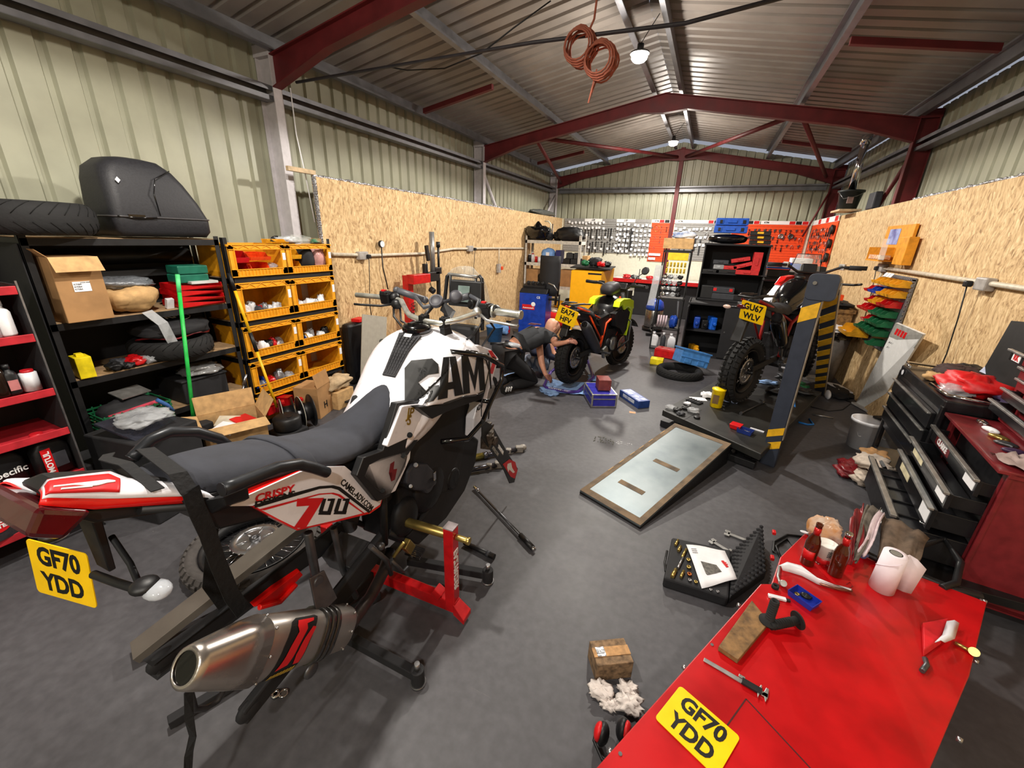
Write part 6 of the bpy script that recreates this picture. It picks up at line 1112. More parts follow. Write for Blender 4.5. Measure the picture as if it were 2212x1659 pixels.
# skin: torso core,arms and hands,head as one continuous body
shR,shL = sh(nek,.17,-.05),sh(nek,-.2,-.04)
elR = q1_(*(-1.559,4.7,0.648)); wrR = q1_(*(-1.46,4.76,0.671)); haR = q1_(*(-1.4,4.79,0.691))
elL = q1_(-1.78,4.86,.33); wrL = q1_(-1.70,4.80,.21); haL = q1_(-1.665,4.79,.175)
hd0,hd1,hd2 = q1_(-1.745,4.93,.755),q1_(*(-1.688,4.93,0.8)),q1_(-1.665,5.04,.80)
B_P = [(pel,.13),(wst,.135),(mid_,.13),(che,.125),(nek,.065),(hd0,.062),(shR,.058),(elR,.044),(wrR,.028),(haR,.034),(shL,.058),(elL,.044),(wrL,.028),(haL,.034)]
body = skin_body('body',B_P,[(0,1),(1,2),(2,3),(3,4),(4,5),(3,6),(6,7),(7,8),(8,9),(3,10),(10,11),(11,12),(12,13)],SKINA,man,2,0)
hdc = V(hd1)
def head(par,c,fwd,up,m,r=.105):
    fwd = V(fwd).normalized(); up = V(up); up = (up-fwd*up.dot(fwd)).normalized(); sd = fwd.cross(up); M4 = Matrix(((sd.x,fwd.x,up.x,c[0]),(sd.y,fwd.y,up.y,c[1]),(sd.z,fwd.z,up.z,c[2]),(0,0,0,1)))
    mb = MB(); mb.M = M4; rings = []
    for z,w_,f,b in ((-1.15,.45,.75,-.1),(-1.0,.6,.86,-.35),(-.75,.68,.92,-.6),(-.4,.76,.98,-.85),(0,.8,.98,-1.02),(.35,.8,.96,-1.08),(.65,.7,.78,-.98),(.87,.48,.5,-.7),(.98,.15,.15,-.3)):
        rings.append([(r*w_*cos(2*pi*k/20),r*((f+b)/2+(f-b)/2*sin(2*pi*k/20)),r*z) for k in range(20)])
    mb.loft(rings,True,True); mb.ell((0,r*1.02,-r*.25),(r*.13,r*.17,r*.22),6); mb.ell((0,r*.9,-r*.62),(r*.25,r*.08,r*.06),6)
    for s_ in (-1,1): mb.ell((s_*r*.8,-r*.05,-r*.15),(r*.08,r*.2,r*.28),6); mb.ell((s_*r*.3,r*.93,0),(r*.12,r*.07,r*.07),6)
    h = mb.build('head',m,par); 
    mb = MB(); mb.M = M4
    for s_ in (-1,1): mb.ell((s_*r*.3,r*.97,.0),(r*.05,r*.05,r*.04),6)
    mb.build('eyes',INK,h); return h
head(man,V(hd1)+V((0,0,.005)),(.35,.45,-.55),(.45,.6,.75),mat('skin_head',(212,160,138),.45,var=.05))
def hand(par,wrist,palm,dirf,nrm,m,curl=.5,sc=1.0):
    wrist,palm = V(wrist),V(palm); f = V(dirf).normalized(); n_ = V(nrm); n_ = (n_-f*n_.dot(f)).normalized(); s_ = f.cross(n_)
    pts = [(tuple(wrist),.024*sc),(tuple(palm-f*.02),.026*sc)]; ed = [(0,1)]
    for i,(a,ln) in enumerate(((-.030,.066),(-.010,.076),(.010,.072),(.029,.058))):
        b = palm+s_*a*sc+f*.02; k = len(pts)
        p1 = b+f*ln*.4*sc-n_*.006; p2 = p1+(f*(1-curl*.5)-n_*curl).normalized()*ln*.35*sc; p3 = p2+(f*(1-curl)-n_*curl*1.3).normalized()*ln*.3*sc
        pts += [(tuple(b),.0115*sc),(tuple(p1),.0095*sc),(tuple(p2),.0088*sc),(tuple(p3),.0075*sc)]; ed += [(1,k),(k,k+1),(k+1,k+2),(k+2,k+3)]
    k = len(pts); t0 = palm-s_*.035*sc-f*.01; pts += [(tuple(t0),.012*sc),(tuple(t0-s_*.025*sc+f*.03-n_*.012),.0105*sc),(tuple(t0-s_*.03*sc+f*.058-n_*.025),.0085*sc)]; ed += [(1,k),(k,k+1),(k+1,k+2)]
    return skin_body('hand',pts,ed,m,par,1,0)
HANDM = mat('dirty_skin',(150,100,85),.6,var=.2,scale=60)
hand(man,wrR,haR,(.8,.35,.05),(0,-.5,1),HANDM,.45,1.15); hand(man,wrL,haL,(.6,.2,-.25),(.2,-.4,1),HANDM,.8,1.15)
# shirt
skin_body('t_shirt',[(wst,.143),(q1_(-1.985,4.655,.635),.145),(mid_,.142),(che,.138),(nek,.078),(shR,.074),(tuple(V(shR).lerp(V(elR),.42)),.068),(shL,.074),(tuple(V(shL).lerp(V(elL),.4)),.066)],[(0,1),(1,2),(2,3),(3,4),(3,5),(5,6),(3,7),(7,8)],SHIRT,man,2,2)
part(man,'shirt_print',mat('print_pink',(170,120,125),.8),[('box',tuple(V(che)+V((-.02,-.03,.135))),(.15,.05,.004),(-20,10,50)),('box',tuple(V(che)+V((-.05,-.07,.13))),(.1,.03,.004),(-20,10,50))])
kR,kL = q1_(-1.83,4.80,.085),q1_(-2.0,4.98,.085); anR,anL = q1_(-2.03,4.46,.10),q1_(-2.2,4.62,.1)
hR,hL = sh(pel,.10,-.03),sh(pel,-.10,-.03)
skin_body('trousers',[(sh(pel,0,-.02),.15),(hR,.115),(tuple(V(hR).lerp(V(kR),.5)),.1),(kR,.08),(tuple(V(kR).lerp(V(anR),.4)),.078),(anR,.06),(hL,.115),(tuple(V(hL).lerp(V(kL),.5)),.1),(kL,.08),(tuple(V(kL).lerp(V(anL),.4)),.078),(anL,.06)],[(0,1),(1,2),(2,3),(3,4),(4,5),(0,6),(6,7),(7,8),(8,9),(9,10)],TROU,man,2,0)
part(man,'waistband',mat('navy_band',(20,28,48),.8),[('tube',[tuple(V(pel)+V((.02,.035,.075))+V((rx,ry,0))*.15*cos(a)+V((-.35,-.5,.55)).normalized()*.12*sin(a)+V((.03,.03,.03))) for a in [2*pi*k/20 for k in range(20)]],.013,8,False,True)])
for an,nm in ((anR,0),(anL,1)):
    sh_ = part(man,'shoe',mat('shoe_dark',(38,38,42),.7),[('loft',[[tuple(V(an)+V((-.55*s_,-.83*s_,0))*1+V((.83*w_*cos(b),-.55*w_*cos(b),h_+hh_*sin(b)))) for b in [2*pi*k/12 for k in range(12)]] for s_,w_,h_,hh_ in ((-.06,.035,-.02,.04),(0,.05,-.01,.06),(.06,.052,-.04,.05),(.1,.045,-.06,.035),(.12,.03,-.07,.02))])])
    part(sh_,'sole',mat('sole_black',(18,18,18),.8),[('box',tuple(V(an)+V((-.075,-.115,-.02))),(.1,.018,.17),(18,0,-33))],.006)
    if nm == 0: part(sh_,'stripes',WINK,[('box',tuple(V(an)+V((.035-.02*i,-.075-.025*i,-.02))),(.02,.012,.07),(0,25,-33)) for i in range(3)])
O2 = V((-1.95,5.3,0)); p2 = thing('person','person in a navy hooded top and faded jeans crouching behind the bald man','person',O2)
q2_ = lambda x,y,z: (x-O2.x,y-O2.y,z)
DEN = mat('denim',(95,110,135),.85,bump=.3,col2=(150,155,165),scale=9); HOOD = mat('navy_hoodie',(30,36,58),.85)
skin_body('body',[(q2_(-2.02,5.42,.30),.12),(q2_(-1.98,5.36,.46),.12),(q2_(-1.95,5.30,.56),.06),(q2_(-1.84,5.28,.50),.05),(q2_(-1.76,5.26,.36),.042),(q2_(-1.62,5.2,.33),.03)],[(0,1),(1,2),(1,3),(3,4),(4,5)],SKINA,p2)
skin_body('hooded_top',[(q2_(-2.02,5.42,.28),.14),(q2_(-1.98,5.36,.44),.145),(q2_(-1.95,5.31,.53),.08),(q2_(-1.85,5.26,.46),.07),(q2_(-1.80,5.24,.33),.058),(q2_(-1.68,5.2,.32),.042),(q2_(-2.1,5.26,.42),.06),(q2_(-1.98,5.12,.34),.05)],[(0,1),(1,2),(1,3),(3,4),(4,5),(1,6),(6,7)],HOOD,p2,2,1)
head(p2,q2_(-1.90,5.27,.56),(.6,.0,-.7),(.6,.2,.6),HOOD,.09); hand(p2,q2_(-1.66,5.2,.325),q2_(-1.62,5.18,.315),(.8,-.2,0),(0,0,1),HANDM,.7)
skin_body('jeans',[(q2_(-2.05,5.45,.2),.13),(q2_(-1.98,5.38,.17),.11),(q2_(-1.88,5.22,.19),.095),(q2_(-1.92,5.3,.07),.065),(q2_(-2.05,5.5,.07),.055),(q2_(-2.2,5.35,.16),.1),(q2_(-2.12,5.15,.1),.08)],[(0,1),(1,2),(2,3),(3,4),(0,5),(5,6)],DEN,p2)
# ---- boxes on the floor between the bikes
al = thing('tool_case','blue flight case with silver metal edges on the floor','case',(-.955,4.76,0),28); S_ = (.29,.42,.16)
part(al,'case_body',mat('case_blue',(50,50,160),.4),[('box',(0,0,S_[2]/2),S_)],.004)
eg = []
for sx in (-1,1):
    for sy in (-1,1): eg.append(('box',(sx*S_[0]/2,sy*S_[1]/2,S_[2]/2),(.02,.02,S_[2])))
    for z in (.005,.1,.155): eg += [('box',(sx*S_[0]/2,0,z),(.018,S_[1],.012)),('box',(0,sx*S_[1]/2,z),(S_[0],.018,.012))]
part(al,'metal_edges',ALU,eg,.002)
rb_ = solo('red_block_box','dark red wooden box standing on the blue flight case','box',mat('brick_red',(130,60,55),.6,bump=.3),[('box',(0,0,.065),(.15,.19,.13)),('box',(0,0,.085),(.153,.193,.004))],(-.925,4.76,.17),24,bevel=.003)
bb = thing('printed_carton','long blue printed carton with white pictures lying on the floor','box',(-.56,4.93,0),-48)
part(bb,'carton',mat('print_blue',(40,70,140),.45),[('box',(0,0,.045),(.42,.16,.09))],.003); part(bb,'top_print',mat('print_white',(210,215,225),.45,col2=(60,90,170),scale=14),[('box',(0,0,.091),(.38,.12,.002)),('box',(0,-.081,.05),(.25,.002,.04))])
solo('paper_note','small orange paper note on the floor right of the printed carton','paper',mat('note_orange',(215,160,120),.7),[('box',(0,0,.001),(.07,.05,.002))],(-0.516,4.574,0),10)
gv = solo('gravel_bits','scatter of small grey grit on the floor before the ramp','grit',mat('grit',(120,120,112),.8),[('ell',(rnd(-.1,.1),rnd(-.06,.06),.003),(rnd(.003,.008),)*3,3) for _ in range(40)],(-0.645,3.709,0)); gv['kind'] = 'stuff'
gv = solo('white_bits','scatter of small white flakes on the floor left of the ramp','flakes',PAPER,[('ell',(rnd(-.08,.08),rnd(-.04,.04),.002),(rnd(.003,.01),rnd(.003,.006),.002),3) for _ in range(18)],(-0.447,3.727,0)); gv['kind'] = 'stuff'
# tyre with blue crate
tyre('knobbly_tyre','black knobbly motorcycle tyre lying on the floor with a blue crate resting on it',(-0.132,6.39,0.05),.33,.23,.13,groove=40)
bc = thing('blue_crate','light blue folding crate tipped on the knobbly tyre','crate',(-0.02,6.586,0.14),0,rot=(-8,12,22)); CB = mat('crate_blue',(70,130,195),.45)
part(bc,'crate_body',CB,[('box',(0,0,.005),(.42,.3,.01)),('box',(.21,0,.11),(.008,.3,.22)),('box',(-.21,0,.11),(.008,.3,.22)),('box',(0,.15,.11),(.42,.008,.22)),('box',(0,-.15,.11),(.42,.008,.22))],.003)
part(bc,'crate_rim',CB,[('box',(0,.155,.21),(.45,.02,.02)),('box',(0,-.155,.21),(.45,.02,.02)),('box',(.218,0,.21),(.02,.32,.02)),('box',(-.218,0,.21),(.02,.32,.02)),('box',(0,-.157,.1),(.43,.012,.015)),('box',(.1,-.158,.05),(.1,.01,.06)),('box',(-.1,-.158,.05),(.1,.01,.06))],.002)
rtc = solo('red_toolbox','red toolbox on the floor left of the blue crate','toolbox',RED,[('box',(0,0,.08),(.36,.2,.14)),('box',(0,0,.155),(.34,.18,.02))],(-0.406,7.333,0),-12,bevel=.008); solo('yellow_toolbox','small yellow case on the floor in front of the red toolbox','case',mat('bright_yellow',(240,215,20),.5),[('box',(0,0,.05),(.2,.16,.1))],(-0.503,6.829,0),0,bevel=.01)
# tyre changer at left wall
tcg = thing('tyre_changer','red and black tyre changing machine column against the chipboard wall','machine',(-3.85,4.85,0),0)
part(tcg,'column',RED,[('box',(-.05,0,.72),(.1,.12,1.2)),('box',(.05,.13,1.27),(.13,.4,.13))],.006); part(tcg,'base',RED,[('box',(.1,.1,.09),(.5,.6,.16)),('hexa',[(-.05,.05,.15),(.1,.05,.15),(.1,.4,.15),(-.05,.4,.15)],[(-.05,.05,.4),(0,.05,.4),(0,.08,.4),(-.05,.08,.4)])],.01)
part(tcg,'head_arm',BLK,[('box',(.05,.45,1.28),(.1,.3,.14)),('box',(.05,.57,1.36),(.1,.16,.1)),('box',(.05,.62,1.1),(.05,.05,.3)),('cyl',(.05,.4,1.1),(.12,.4,1.06),.045),('box',(.05,.62,.92),(.08,.12,.03)),('box',(.02,.33,1.4),(.06,.07,.14))],.008)
part(tcg,'cylinder',mat('cylinder_grey',(150,148,146),.35,.6),[('cyl',(.05,.48,1.33),(.05,.48,1.92),.04)]); part(tcg,'guide_rod',BLK,[('cyl',(.05,.64,1.3),(.05,.64,1.75),.018),('cyl',(.05,.64,1.7),(.05,.64,1.78),.032)]); part(tcg,'air_gun',BLK,[('box',(.05,.36,1.62),(.04,.05,.22),(10,0,0)),('tube',[(.05,.33,1.5),(.06,.35,1.3),(.08,.4,1.1)],.006)])
part(tcg,'coiled_hose',BLK,[('tube',[(.05+.03*cos(k*.9),-.02-.008*k/6+.03*sin(k*.9),.95-.0075*k) for k in range(110)],.005,5)])
pot = solo('paint_pot','white grease pot with brush on the tyre changer base','pot',WHT,[('lathe',[(.055,0),(.065,.13),(.068,.135),(.06,.13),(.001,.12)],(0,0,0),20),('tube',[(.02,0,.12),(.05,.03,.19)],.008)],(-3.62,4.92,.42)); solo('pot_stand','black block under the grease pot','stand',BLK,[('box',(0,0,.12),(.2,.2,.24))],(-3.62,4.92,.17),bevel=.01)
# ribbed panel leaning,cardboard,blue crate with oddments
solo('ribbed_panel','pale ribbed twin-wall panel leaning beside the crate shelving','panel',mat('twinwall',(168,162,150),.5,var=.04),[('box',(0,0,.45),(.012,.36,.9))]+[('box',(.0065,-.17+.0142*i,.45),(.002,.003,.9)) for i in range(25)],(-3.70,3.78,.01),-12,rot=(-13,-8,-12))
am = thing('cardboard_box','brown parcel box with a curved arrow mark leaning behind the ribbed panel','box',(-3.92,4.15,.02),6); part(am,'carton',CARD2,[('box',(0,0,.3),(.2,.3,.55),(0,0,0))],.004); part(am,'arrow_mark',INK,[('tube',[(.102,-.04,.2),(.102,.04,.24),(.102,.09,.32),(.102,.08,.38)],.006,6),('tube',[(.102,.05,.37),(.102,.08,.38),(.102,.10,.34)],.005,6)])
lb = thing('blue_crate','dark blue slatted crate on the floor by the left wall','crate',(-3.62,4.35,0),5); part(lb,'basket',mat('royal_blue',(25,50,150),.45),[('box',(0,0,.005),(.4,.55,.01))]+[('box',(.2,0,.03+.035*i),(.006,.55,.024)) for i in range(8)]+[('box',(0,-.275,.03+.035*i),(.4,.006,.024)) for i in range(8)]+[('box',(-.2,0,.15),(.006,.55,.3)),('box',(0,.275,.15),(.4,.006,.3)),('box',(.203,0,.29),(.02,.58,.02)),('box',(0,-.28,.29),(.42,.02,.02))]+[('box',(.202,y,.15),(.01,.03,.3)) for y in (-.27,-.1,.1,.27)])
lbg = thing('toolbox','grey open toolbox of oddments on the dark blue crate','toolbox',(-3.62,4.38,.305),10); part(lbg,'tray',DGREY,[('box',(0,0,.02),(.34,.45,.04)),('box',(.17,0,.05),(.01,.45,.08)),('box',(0,.22,.05),(.34,.01,.08)),('box',(0,-.22,.05),(.34,.01,.08))],.003); part(lbg,'open_lid',DGREY,[('box',(-.24,-.05,.12),(.02,.4,.22),(0,-35,0))],.004)
for i,(x,y,m_,c_) in enumerate(((0,-.12,REDINK,'red'),(.06,.05,PAPER,'white'),(-.05,.12,DRED,'dark red'),(.05,-.02,STL,'silver'))): bag('small_part',c_+' part in the grey toolbox on the dark blue crate','part',(-3.62+x,4.38+y,.345),(.05,.05,.03),m_,120+i,.5,'parts in the grey toolbox')
solo('dark_red_bag','dark red bag on the floor by the dark blue crate','bag',DRED,[('blob',(0,0,.06),(.1,.1,.06),.3,8)],(-3.5,4.02,0))
solo('black_bucket_seat','dark rounded panel top beside the crate shelving with a red and grey box on it','panel',BLK,[('box',(0,0,.4),(.12,.3,.8))],(-3.98,3.82,0),0,bevel=.04); solo('red_label_box','flat red and grey box on the dark panel by the crate shelving','box',REDINK,[('box',(0,0,.02),(.12,.16,.04))],(-3.97,3.92,.801),10,bevel=.003)
# ================================================================= BACK OF THE WORKSHOP
YW = YB-.075
PEG = mat('pegboard_grey',(150,150,148),.5,.2,.08,30); PEGO = mat('pegboard_orange',(232,78,28),.5,var=.05)
def pegb(name,label,m,x0,x1,z0,z1,y=None,par=None):
    y = YW-.012; t = thing(name,label,'pegboard',((x0+x1)/2,y,z0)); w_ = x1-x0
    part(t,'board',m,[('box',(0,0,(z1-z0)/2),(w_,.015,z1-z0))]); part(t,'slots',mat('slot_dark',(95,92,88),.8) if m is PEG else mat('slot_orange',(180,55,20),.8),[('box',(0,-.0085,.03+.06*i),(w_-.02,.002,.008)) for i in range(int((z1-z0)/.06))])
    return t
def header(x0,x1,z,label,logo,peg=False):
    t = thing('header_strip',label,'sign',((x0+x1)/2,YW-.02,z)); w_ = x1-x0
    part(t,'strip',WINK,[('box',(0,0,.04),(w_,.02,.08))])
    if logo == 'WP': text(t,'///P',.07,INK,(0,-.012,.04),(1,0,0),(0,0,1),.002); 
    else:
        text(t,'KTM',.05,INK,(-w_/2+.12,-.012,.04),(1,0,0),(0,0,1),.002)
        for i,m in enumerate((REDINK,INK,REDINK)): part(t,'logo_tile',m,[('box',(w_/2-.33+.13*i,-.011,.04),(.115,.003,.07))])
    return t
pegb('pegboard','grey tool pegboard at the left of the back wall, covered in tools and white tags',PEG,-4.0,-1.58,1.55,2.44)
pegb('pegboard','narrow orange pegboard panel left of the red post',PEGO,-1.56,-1.0,1.38,2.36); pegb('pegboard','grey pegboard panel right of the red post',PEG,-.98,.35,1.45,2.36); pegb('pegboard','long orange pegboard at the right of the back wall',PEGO,.38,1.95,1.2,2.36)
header(-3.4,-2.9,2.36,'white header strip with slanted bars logo on the grey pegboard, left','WP'); header(-2.5,-2.0,2.36,'white header strip with slanted bars logo on the grey pegboard, right','WP')
header(-1.56,-.98,2.36,'white header strip above the narrow orange pegboard','K'); header(-.97,.2,2.36,'white header strip above the grey panel right of the red post','K'); header(.22,.95,2.36,'white header strip above the orange pegboard, left part','K'); header(.97,1.95,2.36,'white header strip above the orange pegboard, right part','K')
# side orange board on right wall
rbd = thing('pegboard','orange tool board on the right wall at the far corner','pegboard',(2.035,11.0,0)); part(rbd,'board',PEGO,[('box',(0,0,1.7),(.015,2.3,1.3))]); part(rbd,'header',WINK,[('box',(-.005,0,2.4),(.02,2.3,.1))])
for y in (-1.0,-.3,.4): part(rbd,'logo_tile',REDINK,[('box',(-.017,y,2.4),(.004,.22,.09))])
# hanging tools: spanners,pullers,bars,with tags
def tool_ops(k):
    if k == 0: return [('cyl',(0,0,-.02),(0,0,-.22),.007),('lathe',[(.01,-.006),(.02,-.006),(.02,.006),(.01,.006),(.01,-.006)],(0,0,0),12,(0,1,0)),('prism',[(-.02,-.27),(-.008,-.25),(0,-.235),(.008,-.25),(.02,-.27),(.016,-.225),(0,-.21),(-.016,-.225)],-.005,.005,'y')]
    if k == 1: return [('box',(0,0,-.15),(.03,.008,.3)),('cyl',(0,-.006,-.02),(0,.006,-.02),.02)]
    if k == 2: return [('cyl',(0,0,0),(0,0,-.1),.006),('cyl',(0,0,-.1),(0,0,-.2),.016),('box',(0,0,-.03),(.07,.012,.014))]
    if k == 3: return [('tube',[(-.03,0,-.12),(-.03,0,-.03),(0,0,0),(.03,0,-.03),(.03,0,-.12)],.006)]
    return [('box',(0,0,-.03),(.05,.03,.05)),('cyl',(0,0,-.05),(0,0,-.1),.01),('box',(.02,0,0),(.02,.02,.03))]
tools = [solo('hand_tool',None,None,[DSTL,mat('tool_steel',(60,60,62),.4,.7),BLK,STL,DSTL][k],tool_ops(k),(0,50,0)) for k in range(5)]
TN = [('ring spanner','spanner'),('flat holding bar','tool'),('tee-handled puller','tool'),('looped pin wrench','tool'),('small steel fitting tool','tool')]
def hang(x,z,k,y=None,label=None,grp=None,rot=None,sc=1.0):
    o = dup(tools[k],(x,YW-.035 if y is None else y,z),0,rot=rot); o.scale = (sc,)*3; o['label'] = label; o['category'] = TN[k][1]; o['group'] = grp; return o
random.seed(11)
CT = solo('price_tag',None,None,PAPER,[('box',(0,0,0),(.062,.003,.062))],(0,50,0))
def ctag(x,z,lab,grp,y=None,rz=0):
    o = dup(CT,(x,YW-.055 if y is None else y,z),rz); o['label'] = lab; o['category'] = 'tag'; o['group'] = grp; o.rotation_euler = (0,R(rnd(-9,9)),R(rz)); return o
for r in range(2):
    for i in range(16): hang(-3.35+.082*i+rnd(-.01,.01),2.19-.36*r+rnd(-.03,.03),random.choice((0,0,0,1,2,3)),None,'steel tool hanging in the left block of the grey pegboard','tools on the left of the grey pegboard',sc=rnd(.8,1.15))
hang(-2.05,2.22,1,None,'long black bar hanging on the grey pegboard',None,sc=2.0)
for r in range(6):
    for i in range(10):
        x,z = -1.99+.044*i-.0+.0,2.3
for r in range(5):
    for i in range(8):
        x = -1.96+.05*i; 
cells = [(-2.0+.105*i-.012*(r % 2),2.28-.125*r) for r in range(7) for i in range(5)] + [(-2.45+.1*i,2.32-.14*r) for r in range(6) for i in range(4)]
for i,(x,z) in enumerate(cells):
    ctag(x+rnd(-.015,.015),z+rnd(-.02,.02),'white price tag in the right block of the grey pegboard','white tags on the grey pegboard')
    if i % 2 == 0: hang(x+.04,z-.02,random.choice((2,3,4)),None,'small workshop tool among white tags on the grey pegboard','small tools among the tags',sc=rnd(.4,.7))
for i in range(22): ctag(-3.85+.1*(i % 11)+rnd(-.02,.02),2.33-.13*(i//11)+rnd(-.02,.02),'white price tag along the top left of the grey pegboard','white tags, top left of the grey pegboard')
for i in range(14): ctag(-3.3+.09*i,1.98-.33*(i % 2)+rnd(-.03,.03),'white price tag between the hanging spanners of the grey pegboard','white tags between the spanners')
for i in range(26): ctag(-.92+.1*(i % 9)+rnd(-.02,.02),2.22-.2*(i//9)+rnd(-.03,.03),'white price tag on the grey panel right of the red post','white tags right of the red post')
for i in range(8): hang(-.9+.12*i,2.15-.1*(i % 3),random.choice((1,3)),None,'hooked tool on the grey panel right of the red post','tools right of the red post',sc=1.2)
for i in range(9): hang(-1.45+.13*(i % 4)+.02,2.26-.25*(i//4),[3,0,2,4][i % 4],None,'dark tool hanging on the narrow orange pegboard','tools on the narrow orange pegboard',sc=.6)
solo('wire_hoop','thin wire hoop hanging on the narrow orange pegboard','hoop',BRASS,[('tube',[(.08*cos(a),0,.08*sin(a)) for a in [2*pi*k/24 for k in range(24)]],.004,6,False,True)],(-1.42,YW-.03,2.22))
for i in range(8): ctag(-1.5+.06*(i % 5),1.56-.11*(i//5),'white tag at the foot of the narrow orange pegboard','white tags under the narrow orange pegboard')
for i in range(34): hang(.75+.11*(i % 11)+rnd(-.02,.02),2.25-.17*(i//11),random.choice((2,3,4,4)),None,'brass and steel fitting hanging on the long orange pegboard','fittings on the long orange pegboard',sc=rnd(.6,.9))
for i,x in enumerate((1.15,1.45,1.65)): solo('tool_ring','round ring tool on the long orange pegboard, '+['left','middle','right'][i],'tool',[DSTL,STL,DSTL][i],[('lathe',[(.03,0),(.06,0),(.06,.02),(.03,.02),(.03,0)],(0,0,0),18,(0,-1,0))],(x,YW-.03,2.1),0,'ring tools')
for i in range(56): hang(2.0,2.25-.13*(i//11),random.choice((2,3,4)),10.1+.17*(i % 11)+rnd(-.03,.03),'small tool hanging on the orange board of the right wall','tools on the right wall board',rot=(0,0,90),sc=rnd(.6,.9))
for i,z in enumerate((2.2,1.95,1.7)): solo('socket_cap',['top','middle','bottom'][i]+' black cup tool at the near edge of the right wall board','tool',BLK,[('lathe',[(.0,0),(.08,0),(.09,.05),(.07,.06),(.001,.05)],(0,0,0),18,(-1,0,0))],(2.02,9.98-.05*i,z),0,'cup tools')
for k_ in tools+[CT]: bpy.data.objects.remove(k_)
# workbench at the back,red edge
wb = thing('workbench','long red-edged workbench under the pegboards','workbench',(-1.0,11.75,0)); part(wb,'worktop',WHT,[('box',(0,0,.92),(2.6,.7,.03))]); part(wb,'red_edge',RED,[('box',(0,-.355,.9),(2.6,.02,.09))]); part(wb,'cabinet',MBLK,[('box',(.0,.05,.44),(2.5,.55,.86))]); part(wb,'drawer_front',PAINTW,[('box',(-.9,-.23,.6),(.4,.01,.2))],.003)
for i,(x,m_,c_) in enumerate(((-1.95,RED,'red'),(-1.75,DGREY,'grey'),(-1.35,RED,'red'),(-1.15,WHT,'white'),(-.95,CLEAR,'clear'))): bag('bench_clutter',c_+' oddment on the back workbench, '+['far left','left','centre','centre right','right'][i],'workshop item',(x,11.6,.936),(.1,.08,.05),m_,130+i,.5,'oddments on the back workbench')
wc = thing('balancing_stand','clear-discs balancing tool standing on the back workbench','tool',(-1.62,11.5,.936)); part(wc,'disc',GLASS,[('cyl',(0,-.01,.12),(0,.01,.12),.14,.14,24)]); part(wc,'post',BLK,[('cyl',(0,0,0),(0,0,.26),.012),('box',(0,0,.01),(.14,.1,.02))])
# shop vacuum
vc = thing('vacuum_cleaner','steel drum vacuum cleaner with blue top and grey hose behind the yellow motorcycle','vacuum',(-.92,9.6,0)); part(vc,'drum',mat('drum_steel',(140,138,136),.25,.9),[('lathe',[(.18,.08),(.19,.1),(.19,.45),(.18,.47)],(0,0,0),28)]); part(vc,'motor_head',BLUE,[('lathe',[(.19,.47),(.2,.52),(.16,.64),(.08,.7),(.001,.7)],(0,0,0),24)]); part(vc,'hose',DGREY,[('tube',[(.1,-.18,.3),(.3,-.3,.12),(.5,-.1,.35),(.45,.1,.7)],.024)]); part(vc,'base',BLK,[('cyl',(0,0,.02),(0,0,.08),.22)]); part(vc,'floor_nozzle',BLK,[('box',(.1,-.6,.03),(.3,.08,.05),(0,0,20)),('tube',[(.1,-.58,.05),(0,-.4,.1),(0,-.2,.15)],.018)])
# white rack on the left back
wrk = rack('shelving_unit','white boltless shelving unit with black bags on top at the back left',-4.05,-4.0,0,1,1,[],WPAINT,WPAINT,TAN); bpy.data.objects.remove(wrk)
for o in [o for o in bpy.data.objects if o.parent is None and o.name.startswith('upright')]: bpy.data.objects.remove(o)
wrk = rack('shelving_unit','white boltless shelving unit with black bags on top at the back left',-.22,.22,-.68,.68,1.96,[1.83,1.33,.82,.30],mat('white_rack',(205,203,195),.5),mat('white_rack',(205,203,195),.5),TAN,beam=.07,wd=.05)
xf(wrk,(-3.35,9.62,0),90)
def on_r(x,z): return (x,9.55,z)
bag('bin_bag','tied black bin bag standing on the white shelving, left','bag',on_r(-3.78,1.831),(.3,.22,.16),BGLOSS,140,.3,fq=2); part(bpy.data.objects['bin_bag'],'bag_neck',BGLOSS,[('loft',[[(r_*cos(a),r_*sin(a),z) for a in [2*pi*k/10 for k in range(10)]] for r_,z in ((.17,.22),(.09,.34),(.02,.42))])])
bag('black_camera_bag','small black strapped bag beside the bin bag on the white shelving','bag',on_r(-3.48,1.831),(.1,.1,.09),MBLK,141,.4)
bag('black_holdall','long black bagged item on the white shelving, right','bag',on_r(-2.95,1.831),(.34,.18,.15),BLK,142,.3,fq=2)
bag('cable_bundle','black cable bundle between the holdall and the stand on the white shelving','cables',on_r(-3.27,1.831),(.1,.1,.1),BLK,143,.6)
bar_thing('measuring_stand','slim steel measuring stand on the white shelving in front of the chipboard','tool',on_r(-3.42,1.84),on_r(-3.42,2.2),[('rod',DSTL,0,1,.012,.012),('base',DSTL,0,.03,.1,.1)])
solo('hooked_pipe','white hooked pipe above the white shelving','pipe',PAINTW,[('tube',[(-.08,0,.42),(.02,0,.42),(.08,0,.36),(.08,0,0)],.014)],(-3.62,9.75,1.84))
for i,(x,m_,r_,h,lb) in enumerate(((-3.96,BLK,.045,.18,'black bottle at the left of the second white shelf'),(-3.88,WHT,.04,.2,'white bottle with red top on the second white shelf'),(-3.79,RED,.035,.15,'small red bottle on the second white shelf'),(-3.70,WHT,.05,.13,'white tub on the second white shelf'))): bottle('shelf_bottle',lb,on_r(x,1.331),r_,h,m_,RED if i == 1 else WHT,'can',0,'bottles on the white shelving')
bag('blue_container','large pale blue bagged container on the second white shelf','container',on_r(-3.48,1.331),(.17,.15,.17),LBLUE,145,.15); part(bpy.data.objects['blue_container'],'label',PAPER,[('box',(.03,-.15,.2),(.08,.02,.09))])
